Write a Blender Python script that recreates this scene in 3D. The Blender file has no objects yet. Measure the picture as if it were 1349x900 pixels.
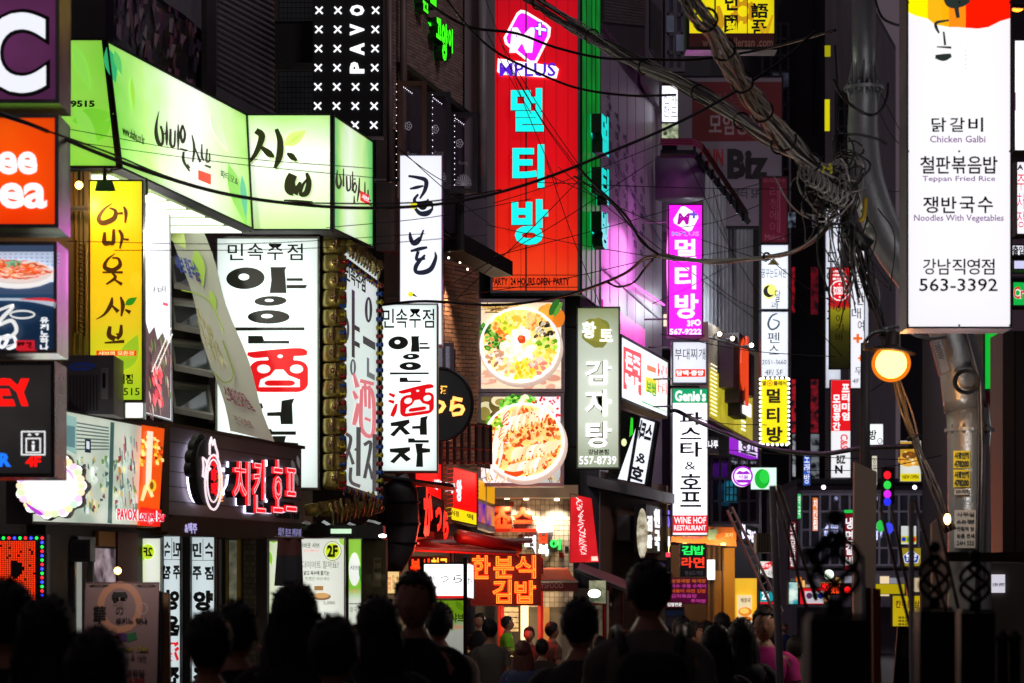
import bpy, math, random, bmesh
import numpy as np
from mathutils import Vector, Matrix, Quaternion, noise as mnoise
random.seed(7)
SC = bpy.context.scene
COL = SC.collection
# ------------------------------------------------------------------ camera, world, moon, exposure
F = 85.0
K = 36.0 / (F * 1349.0)          # metres per photo pixel at one metre
CX, HY, H = 674.5, 800.0, 1.6    # street-level camera, horizon low in the frame
cam_d = bpy.data.cameras.new('camera')
cam_d.lens = F; cam_d.sensor_width = 36; cam_d.sensor_fit = 'HORIZONTAL'
cam_d.shift_y = (HY - 450.0) / 1349.0
cam_d.clip_start = 0.1; cam_d.clip_end = 2000
cam_d.dof.use_dof = True; cam_d.dof.focus_distance = 28; cam_d.dof.aperture_fstop = 4.4
cam = bpy.data.objects.new('camera', cam_d); COL.objects.link(cam)
cam.location = (0, 0, H); cam.rotation_euler = (math.radians(90), 0, 0)
SC.camera = cam
w = bpy.data.worlds.new('World'); SC.world = w; w.use_nodes = True
nt = w.node_tree; bg = nt.nodes['Background']
sky = nt.nodes.new('ShaderNodeTexSky'); sky.sky_type = 'NISHITA'; sky.sun_disc = False
sky.sun_elevation = math.radians(-2); sky.sun_rotation = math.radians(200)
mixc = nt.nodes.new('ShaderNodeMix'); mixc.data_type = 'RGBA'; mixc.blend_type = 'MIX'; mixc.inputs[0].default_value = .93
mixc.inputs[7].default_value = (.62, .46, .56, 1)      # city glow on low cloud
nt.links.new(sky.outputs[0], mixc.inputs[6]); nt.links.new(mixc.outputs[2], bg.inputs[0]); bg.inputs[1].default_value = 0.13
sd = bpy.data.lights.new('moon', 'SUN'); sd.energy = 0.6; sd.angle = math.radians(12); sd.color = (1, .93, .95)
so = bpy.data.objects.new('moon', sd); COL.objects.link(so)
so.rotation_euler = (math.radians(48), 0, math.radians(38))
SC.view_settings.view_transform = 'Standard'; SC.view_settings.look = 'None'
SC.view_settings.exposure = 0.0; SC.view_settings.gamma = 1
SC.render.engine = 'CYCLES'
SC.cycles.use_denoising = True
SC.cycles.max_bounces = 5; SC.cycles.diffuse_bounces = 3; SC.cycles.glossy_bounces = 3
SC.cycles.sample_clamp_indirect = 4
SC.cycles.use_light_tree = True

# ------------------------------------------------------------------ helpers
def P(x, y, Y): return Vector(((x - CX) * K * Y, Y, H + (HY - y) * K * Y))
CAMP = Vector((0, 0, H))
def lin(c):
    if isinstance(c, str):
        c = c.lstrip('#'); c = ''.join(x + x for x in c) if len(c) == 3 else c; c = [int(c[i:i+2], 16) / 255 for i in (0, 2, 4)]
        return tuple(((v + .055) / 1.055) ** 2.4 if v > .04045 else v / 12.92 for v in c)
    return tuple(c)
MC = {}
def _new(name):
    m = bpy.data.materials.new(name); m.use_nodes = True
    return m, m.node_tree, m.node_tree.nodes['Principled BSDF']
def mat(col, rough=.6, metal=0.0, var=.3, scale=3.0, bump=.15, name='surface', streak=False):
    key = ('m', col, rough, metal, var, scale, bump, streak)
    if key in MC: return MC[key]
    m, t, b = _new(name); N, L = t.nodes, t.links
    c = lin(col)
    tc = N.new('ShaderNodeTexCoord'); mp = N.new('ShaderNodeMapping')
    L.new(tc.outputs['Object'], mp.inputs[0])
    if streak: mp.inputs['Scale'].default_value = (1, 1, .12)
    nz = N.new('ShaderNodeTexNoise'); nz.inputs['Scale'].default_value = scale; nz.inputs['Detail'].default_value = 6
    L.new(mp.outputs[0], nz.inputs['Vector'])
    r = N.new('ShaderNodeValToRGB'); L.new(nz.outputs['Fac'], r.inputs[0])
    r.color_ramp.elements[0].position = .3; r.color_ramp.elements[1].position = .75
    r.color_ramp.elements[0].color = (*[v * (1 - var) for v in c], 1)
    r.color_ramp.elements[1].color = (*[min(1, v * (1 + var * .5)) for v in c], 1)
    L.new(r.outputs[0], b.inputs['Base Color'])
    b.inputs['Metallic'].default_value = metal
    mr = N.new('ShaderNodeMapRange'); L.new(nz.outputs['Fac'], mr.inputs[0])
    mr.inputs['To Min'].default_value = max(.03, rough - .12); mr.inputs['To Max'].default_value = min(1, rough + .15)
    L.new(mr.outputs[0], b.inputs['Roughness'])
    if bump:
        n2 = N.new('ShaderNodeTexNoise'); n2.inputs['Scale'].default_value = scale * 12; L.new(tc.outputs['Object'], n2.inputs['Vector'])
        bp = N.new('ShaderNodeBump'); bp.inputs['Strength'].default_value = bump; bp.inputs['Distance'].default_value = .01
        L.new(n2.outputs['Fac'], bp.inputs['Height']); L.new(bp.outputs[0], b.inputs['Normal'])
    MC[key] = m; return m
def em(col, s=1.0, col2=None, scale=2.0, fall=.3, tubes=0, name='lit_face', pos=.5, grad=None):
    """lit plastic face of a lightbox: printed colour (one or two tones) and the tubes' uneven output."""
    if s > 1.05 and fall: s, fall = s * 1.4, fall * .5 + .42      # the brighter boxes overexpose
    key = ('e', col, s, col2, scale, fall, tubes, pos, grad)
    if key in MC: return MC[key]
    m, t, b = _new(name); N, L = t.nodes, t.links
    c = lin(col)
    b.inputs['Base Color'].default_value = (*[v * .5 for v in c], 1); b.inputs['Roughness'].default_value = .35
    b.inputs['Emission Color'].default_value = (*c, 1); b.inputs['Emission Strength'].default_value = s
    if col2 or grad:
        tc = N.new('ShaderNodeTexCoord'); nz = N.new('ShaderNodeTexNoise'); nz.inputs['Scale'].default_value = scale
        nz.inputs['Detail'].default_value = 3
        L.new(tc.outputs['Object'], nz.inputs['Vector']); r = N.new('ShaderNodeValToRGB')
        if grad:
            uv = N.new('ShaderNodeUVMap'); sp = N.new('ShaderNodeSeparateXYZ'); L.new(uv.outputs[0], sp.inputs[0])
            ad = N.new('ShaderNodeMath'); ad.operation = 'MULTIPLY_ADD'; ad.inputs[1].default_value = .25
            L.new(nz.outputs['Fac'], ad.inputs[0])
            L.new(sp.outputs[0 if grad[0] == 'x' else 1], ad.inputs[2]); 
            sb = N.new('ShaderNodeMath'); sb.operation = 'SUBTRACT'; sb.inputs[1].default_value = .125
            L.new(ad.outputs[0], sb.inputs[0]); L.new(sb.outputs[0], r.inputs[0])
            st = grad[1:]
            while len(r.color_ramp.elements) < len(st): r.color_ramp.elements.new(.5)
            for i, (p, cc) in enumerate(st):
                r.color_ramp.elements[i].position = p; r.color_ramp.elements[i].color = (*lin(cc), 1)
        else:
            L.new(nz.outputs['Fac'], r.inputs[0])
            r.color_ramp.elements[0].position = pos - .13; r.color_ramp.elements[1].position = pos + .13
            r.color_ramp.elements[0].color = (*c, 1); r.color_ramp.elements[1].color = (*lin(col2), 1)
        L.new(r.outputs[0], b.inputs['Emission Color']); L.new(r.outputs[0], b.inputs['Base Color'])
    if fall or tubes:
        uv = N.new('ShaderNodeUVMap'); sp = N.new('ShaderNodeSeparateXYZ'); L.new(uv.outputs[0], sp.inputs[0])
        def mth(op, a, bb=None, cc=None):
            n = N.new('ShaderNodeMath'); n.operation = op
            for i, v in enumerate((a, bb, cc)):
                if v is None: continue
                if isinstance(v, (int, float)): n.inputs[i].default_value = v
                else: L.new(v, n.inputs[i])
            return n.outputs[0]
        def edge(v):   # 0 at the border, 1 in the middle
            a = mth('MULTIPLY', v, mth('SUBTRACT', 1.0, v)); return mth('POWER', mth('MULTIPLY', a, 4.0), .35)
        e = mth('MULTIPLY', edge(sp.outputs[0]), edge(sp.outputs[1]))
        v = mth('MULTIPLY_ADD', e, fall, 1 - fall)
        if tubes:
            wv = mth('MULTIPLY_ADD', mth('SINE', mth('MULTIPLY', sp.outputs[0], tubes * 6.283)), .07, .93)
            v = mth('MULTIPLY', v, wv)
        L.new(mth('MULTIPLY', v, s), b.inputs['Emission Strength'])
    MC[key] = m; return m
def attr_em(s=1.0):
    key = ('attr', s)
    if key in MC: return MC[key]
    m, t, b = _new('printed_film'); a = t.nodes.new('ShaderNodeVertexColor'); a.layer_name = 'Col'
    t.links.new(a.outputs[0], b.inputs['Emission Color']); t.links.new(a.outputs[0], b.inputs['Base Color'])
    b.inputs['Emission Strength'].default_value = s; b.inputs['Roughness'].default_value = .4
    MC[key] = m; return m
def glass(tint='#8a93a0', alpha=.25):
    key = ('g', tint, alpha)
    if key in MC: return MC[key]
    m, t, b = _new('glass'); N, L = t.nodes, t.links
    out = N['Material Output']; tr = N.new('ShaderNodeBsdfTransparent'); gl = N.new('ShaderNodeBsdfGlossy')
    gl.inputs['Roughness'].default_value = .05; gl.inputs['Color'].default_value = (*lin(tint), 1)
    mx = N.new('ShaderNodeMixShader'); mx.inputs[0].default_value = alpha
    L.new(tr.outputs[0], mx.inputs[1]); L.new(gl.outputs[0], mx.inputs[2]); L.new(mx.outputs[0], out.inputs[0])
    MC[key] = m; return m
INK = mat('#0b0b0c', .5, 0, .1, name='black_vinyl', bump=0)
BLK = mat('#0d0c0e', .55, 0, .3, name='black_paint')
DARKMETAL = mat('#26242a', .4, .8, .3, name='dark_metal')
CHROME = mat('#b9b4ae', .14, 1.0, .35, 5, 0, streak=True, name='brushed_chrome')
ALU = mat('#8d8f94', .35, .9, .2, name='aluminium')
STEEL = mat('#77787c', .45, .6, .35, 5, .2, name='galvanised_steel')

def link(o): COL.objects.link(o); return o
def empty(name, label, cat, loc, group=None):
    o = link(bpy.data.objects.new(name, None)); o.location = loc; o.empty_display_size = .2
    o['label'] = label; o['category'] = cat
    if group: o['group'] = group
    return o
def mesh_obj(name, vs, fs, m, root=None, mi=None, smooth=False, label=None, kind=None):
    me = bpy.data.meshes.new(name)
    off = root_world(root) if root else Vector()
    me.from_pydata([tuple(Vector(v) - off) for v in vs], [], fs)
    for mm in (m if isinstance(m, (list, tuple)) else [m]): me.materials.append(mm)
    if mi is not None: me.polygons.foreach_set('material_index', mi)
    if smooth: me.polygons.foreach_set('use_smooth', [True] * len(me.polygons))
    me.update()
    o = link(bpy.data.objects.new(name, me))
    if root: o.parent = root
    if label: o['label'] = label
    if kind: o['kind'] = kind
    return o
def root_world(r):
    v = Vector()
    while r: v += Vector(r.location); r = r.parent
    return v
def tagm(o, label, cat, group=None):
    o['label'] = label; o['category'] = cat
    if group: o['group'] = group
    return o
def setorigin(o):
    me = o.data; n = len(me.vertices); a = np.empty(n * 3); me.vertices.foreach_get('co', a); a = a.reshape(-1, 3)
    c = np.array([(a[:, 0].min() + a[:, 0].max()) / 2, (a[:, 1].min() + a[:, 1].max()) / 2, a[:, 2].min()])
    me.vertices.foreach_set('co', (a - c).ravel()); o.location = Vector(c); me.update(); return o

class MB:
    def __init__(s): s.v = []; s.f = []; s.mi = []
    def add(s, vs, fs, mi=0):
        b = len(s.v); s.v += [Vector(v) for v in vs]; s.f += [tuple(i + b for i in f) for f in fs]; s.mi += [mi] * len(fs); return s
    def hexa(s, q, n, d0, d1, mi=0):
        """prism over a 4-corner (or n-corner) polygon q from offset d0 to d1 along n"""
        k = len(q); vs = [p + n * d1 for p in q] + [p + n * d0 for p in q]
        fs = [tuple(range(k - 1, -1, -1)), tuple(range(k, 2 * k))] + [(i, (i + 1) % k, k + (i + 1) % k, k + i) for i in range(k)]
        return s.add(vs, fs, mi)
    def box(s, a, b, mi=0):
        x0, y0, z0 = a; x1, y1, z1 = b
        vs = [(x0,y0,z0),(x1,y0,z0),(x1,y1,z0),(x0,y1,z0),(x0,y0,z1),(x1,y0,z1),(x1,y1,z1),(x0,y1,z1)]
        return s.add(vs, [(0,3,2,1),(4,5,6,7),(0,1,5,4),(1,2,6,5),(2,3,7,6),(3,0,4,7)], mi)
    def tube(s, pts, r, n=6, mi=0, cap=True, closed=False):
        pts = [Vector(p) for p in pts]; rs = r if isinstance(r, (list, tuple)) else [r] * len(pts)
        m = len(pts); vs = []; up = None
        for i, p in enumerate(pts):
            a = pts[(i - 1) % m] if (i or closed) else p; b = pts[(i + 1) % m] if (i < m - 1 or closed) else p
            d = (b - a).normalized() if (b - a).length > 1e-9 else Vector((0, 0, 1))
            if up is None: up = Vector((0, 0, 1)) if abs(d.z) < .9 else Vector((1, 0, 0))
            x = d.cross(up)
            if x.length < 1e-4: x = d.cross(Vector((1, .3, 0)))
            x.normalize(); y = x.cross(d).normalized(); up = y
            for j in range(n):
                t = 2 * math.pi * j / n; vs.append(p + x * (math.cos(t) * rs[i]) + y * (math.sin(t) * rs[i]))
        fs = []
        for i in range(m if closed else m - 1):
            i2 = (i + 1) % m
            for j in range(n): fs.append((i * n + j, i * n + (j + 1) % n, i2 * n + (j + 1) % n, i2 * n + j))
        if cap and not closed: fs += [tuple(range(n - 1, -1, -1)), tuple((m - 1) * n + j for j in range(n))]
        return s.add(vs, fs, mi)
    def sphere(s, c, r, nu=12, nv=8, mi=0, sc=(1, 1, 1), fn=None):
        c = Vector(c); vs = []; 
        for i in range(nv + 1):
            th = math.pi * i / nv
            for j in range(nu):
                ph = 2 * math.pi * j / nu
                p = Vector((math.sin(th) * math.cos(ph), math.sin(th) * math.sin(ph), math.cos(th)))
                if fn: p = fn(p)
                vs.append(c + Vector((p.x * r * sc[0], p.y * r * sc[1], p.z * r * sc[2])))
        fs = []
        for i in range(nv):
            for j in range(nu): fs.append((i * nu + j, (i + 1) * nu + j, (i + 1) * nu + (j + 1) % nu, i * nu + (j + 1) % nu))
        return s.add(vs, fs, mi)
    def lathe(s, c, prof, n=16, mi=0, axis=None, cap=True):
        """prof = [(radius, height)], turned about axis through c"""
        c = Vector(c); ax = (axis or Vector((0, 0, 1))).normalized()
        x = ax.cross(Vector((0, 1, 0)) if abs(ax.y) < .9 else Vector((1, 0, 0))).normalized(); y = ax.cross(x)
        vs = [c + ax * h + (x * math.cos(2 * math.pi * j / n) + y * math.sin(2 * math.pi * j / n)) * r for r, h in prof for j in range(n)]
        fs = [(i * n + j, i * n + (j + 1) % n, (i + 1) * n + (j + 1) % n, (i + 1) * n + j) for i in range(len(prof) - 1) for j in range(n)]
        if cap: fs += [tuple(range(n - 1, -1, -1)), tuple((len(prof) - 1) * n + j for j in range(n))]
        return s.add(vs, fs, mi)
    def obj(s, name, m, root=None, smooth=False, label=None, kind=None):
        return mesh_obj(name, s.v, s.f, m, root, s.mi if isinstance(m, (list, tuple)) else None, smooth, label, kind)

def smooth_path(pts, n=6):
    """Catmull-Rom through tuples of any length"""
    a = [np.array(p, float) for p in pts]; a = [2 * a[0] - a[1]] + a + [2 * a[-1] - a[-2]]; out = []
    for i in range(1, len(a) - 2):
        for j in range(n):
            t = j / n; p0, p1, p2, p3 = a[i - 1:i + 3]
            out.append(.5 * (2 * p1 + (p2 - p0) * t + (2 * p0 - 5 * p1 + 4 * p2 - p3) * t * t + (3 * p1 - p0 - 3 * p2 + p3) * t ** 3))
    out.append(a[-2]); return out

# ------------------------------------------------------------------ lettering from the built-in font
GC = {}
TMP = bpy.data.scenes.new('workbench')      # scratch scene so that converting text does not re-evaluate the whole street
def glyphs(text, bold=0.0, neon=0.0, res=2):
    key = (text, bold, neon, res)
    if key in GC: return GC[key]
    c = bpy.data.curves.new('t', 'FONT'); c.body = text; c.resolution_u = res; c.offset = bold
    if neon: c.fill_mode = 'NONE'; c.bevel_depth = neon; c.bevel_resolution = 1; c.offset = 0
    else: c.extrude = .5
    o = bpy.data.objects.new('t', c); vl = TMP.view_layers[0]; TMP.collection.objects.link(o); vl.update()
    me = bpy.data.meshes.new_from_object(o.evaluated_get(vl.depsgraph))
    n = len(me.vertices); a = np.empty(n * 3); me.vertices.foreach_get('co', a); a = a.reshape(-1, 3)
    fs = [tuple(p.vertices) for p in me.polygons]; fz = [p.normal.z for p in me.polygons]
    bpy.data.objects.remove(o); bpy.data.curves.remove(c); bpy.data.meshes.remove(me)
    x0, x1, y0, y1 = a[:, 0].min(), a[:, 0].max(), a[:, 1].min(), a[:, 1].max()
    if len(text) == 1 and text in 'ㅡ-–': y0, y1 = y0 - .05, y1 + .05
    nn = np.stack([(a[:, 0] - x0) / (x1 - x0), (a[:, 1] - y0) / (y1 - y0), a[:, 2] + .5 if not neon else a[:, 2]], 1)
    GC[key] = (nn, fs, fz); return GC[key]

class Pan:
    """a flat panel in the world; its corners are given as photo pixels with a depth each"""
    def __init__(s, q, Y, YB=None):
        if len(q) == 4: q = (q[0], q[1], q[2], q[1], q[2], q[3], q[0], q[3])
        YL, YR = (Y, Y) if isinstance(Y, (int, float)) else Y
        s.qpx = q
        s.TL = P(q[0], q[1], YL); s.TR = P(q[2], q[3], YR); s.BL = P(q[6], q[7], YB or YL)
        s.u = (s.TR - s.TL).normalized(); s.n = s.u.cross((s.TL - s.BL).normalized()).normalized()
        if s.n.dot(CAMP - s.TL) < 0: s.n = -s.n
        s.v = s.u.cross(s.n).normalized()
        if s.v.z > 0: s.v = -s.v
        s.BR = s.hit(q[4], q[5])
        s.q = [s.TL, s.TR, s.BR, s.BL]
    def hit(s, x, y, d=0.0):
        r = P(x, y, 1.0) - CAMP; t = (s.TL - CAMP).dot(s.n) / r.dot(s.n)
        return CAMP + r * t + s.n * d
    def sub(s, x0, t0, x1, t1):
        """pixel quad between columns x0,x1 and height fractions t0,t1 of the panel"""
        q = s.qpx
        def yl(x, a, b):  # on line a->b
            return a[1] + (b[1] - a[1]) * (x - a[0]) / (b[0] - a[0])
        T = lambda x: yl(x, q[0:2], q[2:4]); B = lambda x: yl(x, q[6:8], q[4:6])
        L = lambda x, t: T(x) + (B(x) - T(x)) * t
        return (x0, L(x0, t0), x1, L(x1, t0), x1, L(x1, t1), x0, L(x0, t1))
    def box(s, b):
        if len(b) == 8: return b
        if b[1] <= 1.5 and b[3] <= 1.5: return s.sub(*b)
        return (b[0], b[1], b[2], b[1], b[2], b[3], b[0], b[3])
    def bil(s, b, x, y):  # x,y in 0..1, y up
        b = s.box(b); y = 1 - y
        tx = b[0] + (b[2] - b[0]) * x; ty = b[1] + (b[3] - b[1]) * x; bx = b[6] + (b[4] - b[6]) * x; by = b[7] + (b[5] - b[7]) * x
        return tx + (bx - tx) * y, ty + (by - ty) * y

NT = [0]
class Sign:
    def __init__(s, name, label, cat, q, Y, th=.2, face=None, case=DARKMETAL, bw=.03, group=None, YB=None, bracket=0, frame=True, root=None, proud=.012):
        s.pan = p = Pan(q, Y, YB)
        s.root = root or empty(name, label, cat, (p.BL + p.BR) / 2 - p.n * th / 2, group)
        if case: MB().hexa(p.q, p.n, -th, -.004).obj('casing', case, s.root)
        u = (p.TR - p.TL).length; v = (p.BL - p.TL).length
        def inner(w): 
            a, b = w / u, w / v
            f = lambda x, y: (p.TL * (1 - x) + p.TR * x) * (1 - y) + (p.BL * (1 - x) + p.BR * x) * y
            return [f(a, b), f(1 - a, b), f(1 - a, 1 - b), f(a, 1 - b)]
        q2 = inner(bw)
        if frame and case:
            fr = MB()
            for i in range(4):
                j = (i + 1) % 4; fr.hexa([p.q[i], p.q[j], q2[j], q2[i]], p.n, -.003, proud)
            fr.obj('frame', case, s.root)
        if face:
            vs = [a for a in q2] + [a - p.n * .002 for a in q2]
            o = mesh_obj('face', vs, [(3, 2, 1, 0), (4, 5, 6, 7), (0, 1, 5, 4), (1, 2, 6, 5), (2, 3, 7, 6), (3, 0, 4, 7)], face, s.root)
            uvl = o.data.uv_layers.new(name='UVMap'); cc = [(0, 1), (1, 1), (1, 0), (0, 0)] * 2
            for l in o.data.loops: uvl.data[l.index].uv = cc[l.vertex_index]
            s.face = o
            if bracket:      # projecting boxes are lit on both sides
                ro = MB().hexa([a - p.n * (th + .002) for a in q2], p.n, 0, -.004).obj('rear_face', face, s.root); ul = ro.data.uv_layers.new(name='UVMap')
                for l in ro.data.loops: ul.data[l.index].uv = [(0, 1), (1, 1), (1, 0), (0, 0)][l.vertex_index % 4]
        if bracket:   # arms back to the wall: +1 to the right, -1 to the left
            for f in (.12, .86):
                a = (p.TL if bracket < 0 else p.TR).lerp(p.BL if bracket < 0 else p.BR, f) - p.n * th / 2
                MB().tube([a, a + Vector((bracket * .45, .1, 0))], .02, 6).obj('bracket', STEEL, s.root)
    def T(s, text, b, m=INK, bold=0.0, th=.003, d=.002, rot=0, mirror=False, shear=0.0, neon=0.0, name='lettering', side=None, res=2, parent=None):
        a, fs, fz = glyphs(text, bold, neon, res)
        out = []; p = s.pan; b = p.box(b)
        for x, y, z in a:
            if mirror: x = 1 - x
            if rot == 90: x, y = 1 - y, x
            elif rot == -90: x, y = y, 1 - x
            px, py = p.bil(b, x, y)
            px += shear * (b[7] - b[1]) * (y - .5)
            out.append(p.hit(px, py, d + (z * th if not neon else z * .25 + th)))
        mi = None; mm = m
        if side: mm = [m, side]; mi = [0 if abs(z) > .5 else 1 for z in fz]
        return mesh_obj(name, out, fs, mm, parent or s.root, mi)
    def V(s, text, b, m=INK, gap=.12, **k):
        """stacked characters, each its own piece when raised"""
        b = s.pan.box(b); n = len(text); f = 1.0 / (n + (n - 1) * gap)
        L = lambda i, j, t: b[i] + (b[j] - b[i]) * t
        for i, ch in enumerate(text):
            if ch == ' ': continue
            t0 = i * f * (1 + gap); t1 = t0 + f
            s.T(ch, (L(0, 6, t0), L(1, 7, t0), L(2, 4, t0), L(3, 5, t0), L(2, 4, t1), L(3, 5, t1), L(0, 6, t1), L(1, 7, t1)), m, name='letter', **k)
    def W(s, text, b, m=INK, gap=.1, **k):
        """row of separately boxed characters"""
        b = s.pan.box(b); n = len(text); f = 1.0 / (n + (n - 1) * gap)
        L = lambda i, j, t: b[i] + (b[j] - b[i]) * t
        for i, ch in enumerate(text):
            if ch == ' ': continue
            t0 = i * f * (1 + gap); t1 = t0 + f
            s.T(ch, (L(0, 2, t0), L(1, 3, t0), L(0, 2, t1), L(1, 3, t1), L(6, 4, t1), L(7, 5, t1), L(6, 4, t0), L(7, 5, t0)), m, name='letter', **k)
    def plate(s, b, m, d=.004, th=.004, name='panel'):
        b = s.pan.box(b); p = s.pan
        q = [p.hit(b[i], b[i + 1]) for i in (0, 2, 4, 6)]
        o = MB().hexa(q, p.n, d - .0, d + th).obj(name, m, s.root)
        uvl = o.data.uv_layers.new(name='UVMap'); cc = [(0, 1), (1, 1), (1, 0), (0, 0)] * 2
        for l in o.data.loops: uvl.data[l.index].uv = cc[l.vertex_index]
        return o
class Art:
    """flat print: coloured shapes traced on a panel, one mesh"""
    def __init__(s, sg, d=.003, step=.0002):
        s.s = sg; s.p = sg.pan; s.v = []; s.f = []; s.c = []; s.d = d; s.st = step
    def poly(s, pts, col):
        b = len(s.v); s.v += [s.p.hit(x, y, s.d) for x, y in pts]; s.d += s.st
        s.f.append(tuple(range(b, b + len(pts)))); s.c.append(lin(col)); return s
    def ell(s, x, y, rx, ry, col, a=0, n=20, wob=0):
        ca, sa = math.cos(math.radians(a)), math.sin(math.radians(a)); pts = []
        for i in range(n):
            t = 2 * math.pi * i / n; k = 1 + (random.uniform(-wob, wob) if wob else 0)
            u, v = math.cos(t) * rx * k, math.sin(t) * ry * k; pts.append((x + u * ca - v * sa, y + u * sa + v * ca))
        return s.poly(pts, col)
    def ring(s, x, y, rx, ry, w, col, n=28):
        b = len(s.v)
        for i in range(n):
            t = 2 * math.pi * i / n; c_, s_ = math.cos(t), math.sin(t)
            s.v += [s.p.hit(x + c_ * rx, y + s_ * ry, s.d), s.p.hit(x + c_ * (rx - w), y + s_ * (ry - w), s.d)]
        for i in range(n):
            j = (i + 1) % n; s.f.append((b + 2 * i, b + 2 * j, b + 2 * j + 1, b + 2 * i + 1)); s.c.append(lin(col))
        s.d += s.st; return s
    def stroke(s, pts, col, n=5):
        """brush stroke: (x, y, width) points"""
        pp = smooth_path(pts, n); b = len(s.v); m = len(pp)
        for i, p in enumerate(pp):
            a, c = pp[max(0, i - 1)], pp[min(m - 1, i + 1)]
            dx, dy = c[0] - a[0], c[1] - a[1]; l = math.hypot(dx, dy) or 1; w = max(.05, p[2]) / 2
            s.v += [s.p.hit(p[0] - dy / l * w, p[1] + dx / l * w, s.d), s.p.hit(p[0] + dy / l * w, p[1] - dx / l * w, s.d)]
        for i in range(m - 1): s.f.append((b + 2 * i, b + 2 * i + 1, b + 2 * i + 3, b + 2 * i + 2)); s.c.append(lin(col))
        s.d += s.st; return s
    def leaf(s, x0, y0, x1, y1, w, col):
        mx, my = (x0 + x1) / 2, (y0 + y1) / 2
        return s.stroke([(x0, y0, .1), ((x0 + mx) / 2, (y0 + my) / 2, w * .85), (mx, my, w), ((x1 + mx) / 2, (y1 + my) / 2, w * .6), (x1, y1, .1)], col, 4)
    def done(s, strength=1.0, name='print', m=None):
        o = mesh_obj(name, s.v, s.f, m or attr_em(strength), s.s.root)
        ca = o.data.color_attributes.new('Col', 'FLOAT_COLOR', 'CORNER')
        for p in o.data.polygons:
            for li in p.loop_indices: ca.data[li].color = (*s.c[p.index], 1)
        return o

def lamp(root, p, energy, col=(1, .75, .45), spot=0, rot=(0, 0, 0), size=.05):
    d = bpy.data.lights.new('lamp_light', 'SPOT' if spot else 'POINT'); d.energy = energy; d.color = col; d.shadow_soft_size = size
    if spot: d.spot_size = math.radians(spot); d.spot_blend = .7
    o = link(bpy.data.objects.new('lamp_light', d)); o.parent = root; o.location = p - root.location; o.rotation_euler = rot; return o
def bricks(parent, pan, b, nu, nv, mats, gap=.12, d0=0.0, th=.03, stagger=True, name='brick', limit=300, uneven=.4):
    """separate bricks laid over part of a panel, joints recessed"""
    q = pan.box(b); c = [pan.hit(q[i], q[i + 1]) for i in (0, 2, 4, 6)]
    U = (c[1] - c[0]) / nu; V = (c[3] - c[0]) / nv; n = pan.n; rw = root_world(parent)
    gu, gv = min(gap * U.length, gap * V.length), gap * V.length
    def mk(fr, i):
        hu = U.normalized() * (U.length * fr - gu) / 2; hv = V.normalized() * (V.length - gv) / 2
        me = bpy.data.meshes.new(name); mb = MB().hexa([-hu - hv, hu - hv, hu + hv, -hu + hv], n, 0, th)
        me.from_pydata([tuple(v) for v in mb.v], [], mb.f); me.materials.append(mats[i]); return me
    full = [mk(1, i) for i in range(len(mats))]; half = [mk(.5, i) for i in range(len(mats))]
    k = 0; rest = MB()
    for r in range(nv - 1, -1, -1):
        off = .5 if (stagger and r % 2) else 0
        cells = [(.25, .5)] + [(1 + j, 1) for j in range(nu - 1)] + [(nu - .25, .5)] if off else [(j + .5, 1) for j in range(nu)]
        for cu, fr in cells:
            pos = c[0] + U * cu + V * (r + .5) + n * (d0 + random.uniform(0, uneven) * th * .4)
            me = random.choice(full if fr == 1 else half)
            if k < limit:
                o = link(bpy.data.objects.new(name, me)); o.parent = parent; o.location = pos - rw; k += 1
            else:
                for_v = [Vector(v.co) + pos for v in me.vertices]
                rest.add(for_v, [tuple(p.vertices) for p in me.polygons], mats.index(me.materials[0]))
    if rest.v: rest.obj(name + '_courses', list(mats), parent, kind='stuff')

def building(name, label, pts, ytop, wallm, depth=(-8, 3), roofm=None, cat='building'):
    """pts: facade line [(px, Y)...]; mass runs back from it; ytop = top in photo pixels at first point"""
    ps = [P(x, HY, Y) for x, Y in pts]; z = P(0, ytop, pts[0][1]).z
    base = [Vector((p.x, p.y, 0)) for p in ps]; D = Vector((*depth, 0))
    ring = base + [base[-1] + D, base[0] + D]; k = len(ring)
    root = empty(name, label, cat, sum(ring, Vector()) / k)
    MB().add(ring + [p + Vector((0, 0, z)) for p in ring], [(i, (i + 1) % k, k + (i + 1) % k, k + i) for i in range(k)] ).obj('wall', wallm, root)
    MB().add([p + Vector((0, 0, z)) for p in ring] + [p + Vector((0, 0, z + .25)) for p in ring],
             [tuple(range(k)), tuple(range(2 * k - 1, k - 1, -1))] + [(i, (i + 1) % k, k + (i + 1) % k, k + i) for i in range(k)]).obj('roof', roofm or BLK, root)
    return root
def wallpan(name, label, cat, q, Y, m, th=.12, root=None, YB=None, pname='panel'):
    """flat cladding slab; returns a Sign-like handle for further pieces"""
    s = Sign(name, label, cat, q, Y, th, None, None, root=root, YB=YB, frame=False)
    MB().hexa(s.pan.q, s.pan.n, -th, 0).obj(pname, m, s.root); return s
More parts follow.
